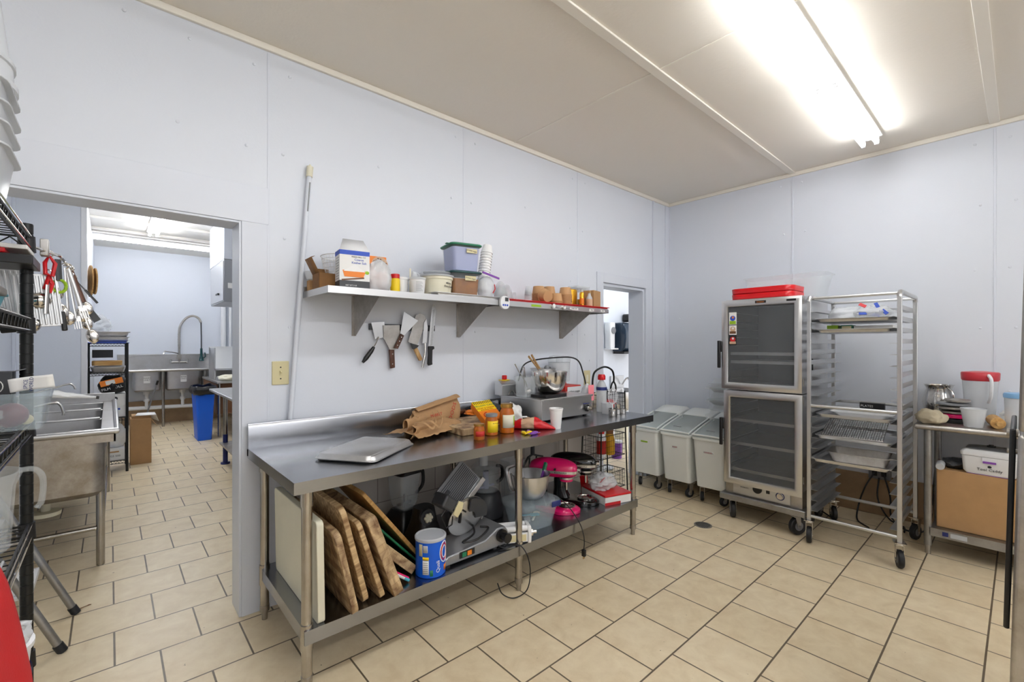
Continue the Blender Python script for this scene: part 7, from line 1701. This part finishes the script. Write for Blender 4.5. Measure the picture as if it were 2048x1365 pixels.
# far wall sink with spray faucet
F_ = thing('dish_sink', 'long stainless double sink along the far wall', 'sink', (0,0,0))
fy0, fy1, fz0 = 10.02, 10.64, 1.0
mb = MB(); bs = [(0.30,0.68),(0.75,1.27)]
xs_ = [0.10]+[v for p in bs for v in p]+[1.88]
for k in range(0,6,2): mb.box(xs_[k],xs_[k+1],fy0,fy1,fz0-0.02,fz0)
for a, b in bs: mb.box(a,b,fy0,fy0+0.07,fz0-0.02,fz0); mb.box(a,b,fy1-0.10,fy1,fz0-0.02,fz0)
mb.tube([(0.10,fy0,fz0),(1.88,fy0,fz0)],0.024,10); mb.box(0.10,1.88,fy1-0.02,fy1,fz0,fz0+0.26); mb.box(0.10,1.88,fy1-0.03,fy1,fz0+0.25,fz0+0.275); build('rim', mb, M['sinkm'], F_, bevel=0.003)
for a, b in bs:
    mb = MB(); mb.rings([[((a+b)/2+x,(fy0+fy1)/2+y,z) for x,y in rrect(w_,d_,0.05)] for w_,d_,z in ((b-a,0.45,fz0-0.021),(b-a,0.45,fz0-0.34),(b-a-0.06,0.38,fz0-0.37))], False, True); bo = build('basin', mb, M['sinkm'], F_)
    mb = MB(); xx = (a+b)/2; mb.box(xx-0.05,xx+0.04,fy0+0.082,fy0+0.0845,0.78,0.90); sg = build('notice', mb, M['paper'], bo); text('WASH\nONLY' if a < 0.5 else 'RINSE\nONLY', sg, (xx-0.005,fy0+0.0812,0.85), (1,0,0), (0,0,1), 0.032, M['textb'])
    mb = MB(); mb.cyl((xx,fy0+0.3,fz0-0.37),(xx,fy0+0.3,fz0-0.43),0.05,n=16); mb.cyl((xx,fy0+0.3,fz0-0.43),(xx,fy0+0.3,0.33),0.025,n=14); mb.cyl((xx,fy0+0.3,0.44),(xx,fy0+0.3,0.49),0.04,n=14); build('drain_pipe', mb, M['white'], bo)
mb = MB(); mb.cyl((0.2,10.34,0.33),(1.8,10.34,0.30),0.035,n=14); build('waste_pipe', mb, M['white'], F_)
for x, y in ((0.14,10.1),(0.71,10.1),(1.33,10.1),(1.84,10.1),(0.14,10.55),(1.33,10.55)):
    mb = MB(); mb.cyl((x,y,0),(x,y,fz0-0.021),0.022,n=12); build('leg', mb, M['leg'], F_)
f = thing('spray_faucet', 'tall spring pre-rinse faucet with hanging spray head above the far sink', 'faucet', (0.985, 10.60, 1.12))
mb = MB(); mb.cyl((-0.12,0,0),(0.12,0,0),0.018,n=12); mb.cyl((0,0,-0.02),(0,0,0.30),0.018,n=12); mb.box(-0.035,0.035,-0.02,0.02,0.06,0.14); build('faucet_body', mb, M['steeld'], f)
for s in (-1,1):
    mb = MB(); mb.cyl((s*0.125,0,-0.01),(s*0.125,0,0.05),0.02,n=12); mb.cyl((s*0.125,-0.03,0.05),(s*0.125,0.03,0.05),0.008,n=8); build('tap_handle', mb, M['chrome'], f)
mb = MB(); pth = spline([(0,0,0.30),(0,0,0.55),(0.02,-0.02,0.70),(0.10,-0.05,0.83),(0.20,-0.08,0.88),(0.29,-0.10,0.84),(0.33,-0.11,0.76)],10); mb.tube(pth, [0.019+0.003*(k%2) for k in range(len(pth))], 8); build('spring', mb, M['steeld'], f)
mb = MB(); mb.tube([(0.33,-0.11,0.76),(0.335,-0.11,0.5),(0.335,-0.11,0.25)],0.011,8); build('hose', mb, M['dark'], f)
mb = MB(); mb.cyl((0.335,-0.11,0.26),(0.335,-0.11,0.10),0.020,n=12); mb.cyl((0.335,-0.11,0.10),(0.335,-0.12,0.02),0.028,0.042,n=14); mb.tube([(0.35,-0.11,0.06),(0.40,-0.12,0.10),(0.39,-0.12,0.18)],0.010,8); build('spray_head', mb, M['dgreen'], f)
mb = MB(); mb.tube([(0,0,0.16),(-0.10,-0.05,0.19),(-0.22,-0.10,0.21),(-0.25,-0.11,0.16)],0.011,8); build('swing_spout', mb, M['chrome'], f)
mb = MB(); mb.cyl((0.42,10.1,0.004),(0.62,9.90,0.82),0.012,n=10); t = single('mop_handle', mb, M['grey'], 'grey mop pole leaning against the far sink', 'mop'); mb = MB(); mb.cyl((0.605,9.915,0.76),(0.622,9.898,0.83),0.0165,n=10); build('grip', mb, M['black'], t)
mb = MB(); mb.cbox((0.40,9.75,0.06),(0.16,0.14,0.12)); single('dark_bucket', mb, M['rubber'], 'small dark bucket on the floor near the far sink', 'bucket', bevel=0.01)
t = thing('pan_bowl', 'steel bowl upside down on the far sink drainboard', 'bowl', (1.60, 10.30, fz0+0.002)); mb = MB(); mb.lathe([(0.19,0),(0.18,0.03),(0.13,0.10),(0.06,0.135),(0,0.14)], 30); build('bowl_body', mb, M['chrome'], t)
mb = MB(); mb.rings([[(x,y,z) for y,z in ((8.75,1.03),(8.75,1.06),(9.30,1.42),(9.32,1.40))] for x in (1.28,1.86)]); mb.box(1.28,1.295,8.75,9.32,0.872,1.40); t = single('splash_guard', mb, M['alu'], 'slanted steel splash guard standing over the dish table', 'guard', (0,0,0))
t = thing('dish_table', 'steel dish landing table with a white cloth beside the blue bin', 'table', (0,0,0))
mb = MB(); mb.box(1.255,1.88,8.35,9.9,0.84,0.87); build('tabletop', mb, M['sinkm'], t, bevel=0.003)
for x, y in ((1.29,8.4),(1.84,8.4),(1.29,9.85),(1.84,9.85)):
    mb = MB(); mb.cyl((x,y,0),(x,y,0.84),0.02,n=12); build('leg', mb, M['leg'], t)
mb = MB(); mb.box(1.27,1.88,8.45,9.85,0.35,0.83); build('dark_cabinet', mb, M['brown'], t)
mb = crumple((0,0,0),(0.30,0.24,0.11), 99, 0.2, freq=1.6); single('white_cloth', mb, M['cream'], 'white cloth heaped on the dish landing table', 'cloth', (1.45, 8.55, 0.871))
# blue bin
t = thing('blue_bin', 'slim bright blue waste bin with black liner in the wash-up room', 'bin', (1.08, 8.42, 0))
mb = MB(); mb.rings([[(x,y,z) for x,y in rrect(a,b,0.03)] for a,b,z in ((0.18,0.40,0),(0.245,0.50,0.74),(0.255,0.51,0.742),(0.255,0.51,0.77))]); build('bin_body', mb, M['blue'], t, bevel=0.003)
def lin_(u, v):
    a = u*2*PI; r = 1.0+0.05*noise.noise(Vector((math.cos(a)*3,math.sin(a)*3,v*2)))
    c, s = math.cos(a), math.sin(a); k = 1/max(abs(c)/0.135, abs(s)/0.265)*r*(1+0.10*math.sin(v*3))
    return (c*k, s*k, 0.70+0.12*v*(1+0.25*noise.noise(Vector((c*4,s*4,1))))-0.03*(1-v)*abs(noise.noise(Vector((c*5,s*5,3)))))
mb = MB(); mb.grid(48, 6, lin_); build('liner', mb, M['black'], t, solid=0.002)
# near steel table beyond the jamb
t = thing('side_table', 'stainless side table with blue-footed leg beyond the opening jamb', 'table', (0,0,0))
mb = MB(); mb.box(0.965,1.75,4.7,6.92,0.862,0.885); mb.tube([(0.965,4.7,0.87),(0.965,6.92,0.87),(1.75,6.92,0.87)],0.018,8); build('tabletop', mb, M['sinkm'], t, bevel=0.003)
for x, y in ((1.055,6.45),(1.70,6.45),(1.055,4.8),(1.70,4.8)):
    mb = MB(); mb.cyl((x,y,0.36),(x,y,0.862),0.024,n=14); o = build('leg', mb, M['leg'], t)
    mb = MB(); mb.cyl((x,y,0.01),(x,y,0.359),0.0265,n=14); mb.cyl((x,y,0.0),(x,y,0.02),0.05,n=18); ft = build('leg_sleeve', mb, M['navy'], o); ft['label'] = 'dark blue lower leg'
mb = MB(); mb.box(1.0,1.72,4.8,6.5,0.24,0.26); build('lower_shelf', mb, M['steeld'], t)
t = thing('box_of_scraps', 'open brown carton on the low shelf of the side table', 'box', (1.27, 6.20, 0.262)); mb = MB(); mb.tub(0.22,0.26,0.20,0.006,0.95,0.004,0.0015,0.002); build('box_body', mb, M['cardd'], t)
mb = MB(); mb.tub(0.2,0.24,0.18,0.03,0.85,0.003,0.008,0.01); t = single('blue_tub_lined', mb, M['navy'], 'blue lined tub behind the carton under the side table', 'tub', (1.30, 6.42+0.05, 0.262))
mb = crumple((0,0,0),(0.16,0.16,0.13), 101, 0.3); single('white_rag', mb, M['paper'], 'white rag on the low shelf beside the carton', 'rag', (1.20, 5.93, 0.262))
# wall cabinet and pipes
t = thing('electrical_box', 'grey steel wall box with small latch under the white soffit', 'box', (0,0,0))
mb = MB(); mb.box(1.126,1.90,6.98,8.0,2.02,2.582); build('box_body', mb, M['greyf'], t, bevel=0.006)
mb = MB(); mb.box(1.118,1.1255,7.0,7.98,2.04,2.56); dr = build('door', mb, M['alu'], t, bevel=0.003)
mb = MB(); mb.cyl((1.1175,7.28,2.14),(1.10,7.28,2.14),0.015,n=12); mb.cbox((1.10,7.33,2.14),(0.012,0.16,0.02)); build('latch', mb, M['black'], dr)
mb = MB(); mb.box(1.17,1.30,6.972,6.9795,2.20,2.27); build('label_plate', mb, M['paper'], t)
mb = MB(); mb.box(1.215,1.30,6.95,6.9795,2.04,2.16); build('outlet_cover', mb, M['galv'], t)
for i, x in enumerate((1.70, 1.82)):
    mb = MB(); mb.cyl((x,10.60,1.28),(x,10.60,3.15),0.045-0.02*i,n=16); single('wall_pipe', mb, M['white'], ['thick white vertical pipe in the far right corner','thin white vertical pipe in the far right corner'][i], 'pipe')

# ================================================================== SIDE ROOM
t = thing('towel_dispenser', 'dark translucent paper towel dispenser on the side room wall', 'dispenser', (5.86, 4.1, 1.60))
sec = [(0.0,-0.25),(-0.16,-0.25),(-0.22,-0.20),(-0.245,-0.05),(-0.24,0.08),(-0.20,0.16),(-0.14,0.18),(0,0.18)]
mb = MB(); mb.rings([[(x,y,z) for y,z in sec] for x in (-0.20,0.22)]); build('cover', mb, plain('smoked_plastic',(40,56,74),0.12), t, bevel=0.02, seg=3)
mb = MB(); mb.box(-0.18,0.20,-0.20,-0.01,-0.285,-0.252); build('base', mb, M['black'], t)
mb = MB(); mb.box(0.04,0.16,-0.12,-0.01,0.20,0.32); build('top_button', mb, M['black'], t, bevel=0.02)
t = thing('soap_dispenser', 'white wall soap dispenser left of the dark towel dispenser', 'dispenser', (5.52, 4.1, 1.40))
mb = MB(); mb.rings([[(x,y,z) for x,y in [(p[0],p[1]-0.06) for p in rrect(a,0.11,0.03)]] for a,z in ((0.12,0),(0.13,0.03),(0.13,0.20),(0.15,0.24),(0.15,0.36),(0.13,0.38))]); build('dispenser_body', mb, M['white'], t, bevel=0.004)
mb = MB(); mb.cyl((0.01,-0.1155,0.26),(0.01,-0.125,0.26),0.05,n=20); build('window', mb, M['grey'], t)
mb = MB(); mb.box(-0.07,0.12,-0.13,-0.01,-0.02,-0.0005); build('drip_tray', mb, M['white'], t, bevel=0.004)
t = thing('hand_sink', 'steel hand sink on the side room wall behind the basket stand', 'sink', (5.62, 3.86, 0))
mb = MB(); mb.rings([[(x,y,z) for x,y in rrect(a,b,0.04)] for a,b,z in ((0.40,0.30,0.52),(0.56,0.42,0.66),(0.60,0.45,0.74),(0.60,0.45,0.79),(0.57,0.42,0.79),(0.53,0.38,0.70),(0.36,0.26,0.56))]); build('basin', mb, M['sinkm'], t, bevel=0.003)
mb = MB(); mb.box(-0.02,0.30,0.21,0.235,0.79,0.98); build('back_splash', mb, M['steel'], t)
mb = MB(); mb.cyl((0.0,0.0,0.0),(0.0,0.0,0.52),0.03,n=12); build('drain_pipe', mb, M['white'], t)
mb = MB(); mb.tube(spline([(0.22,0.19,0.85),(0.22,0.10,0.95),(0.22,0.05,0.90)],6),0.012,8); build('faucet_spout', mb, M['chrome'], t)
for i, (x, y, r, h, m, lab) in enumerate(((5.05,3.72,0.09,0.42,'white','tall white canister on the side room floor'),(5.32,3.70,0.10,0.36,'cream','cream bucket on the side room floor'),(4.86,3.45,0.07,0.20,'purple','small purple tub on the side room floor'))):
    t = thing('floor_bucket', lab, 'bucket', (x, y, 0)); mb = MB(); mb.lathe([(r*0.9,0),(r,h)], 24); build('bucket_body', mb, M[m], t); mb = MB(); mb.lathe([(r*1.04,h+0.0005),(r*1.04,h+0.02),(r*0.9,h+0.025)], 24); build('lid', mb, M['white'], t)
mb = crumple((0,0,0),(0.22,0.16,0.05), 105, 0.35); single('floor_litter', mb, M['film'], 'crumpled clear wrapper on the floor inside the narrow doorway', 'wrapper', (4.30, 3.22, 0))

mb = MB(); mb.tube(spline([(-0.03,0,0.003),(-0.01,0.006,0.004),(0.012,0.002,0.009),(0.02,0.012,0.005),(0.008,0.02,0.003)],5),0.0022,5); single('dry_leaf_scrap', mb, M['cardd'], 'tiny curled dry scrap on the tiles beside the ladder foot', 'scrap', (-0.098, 3.427, 0))
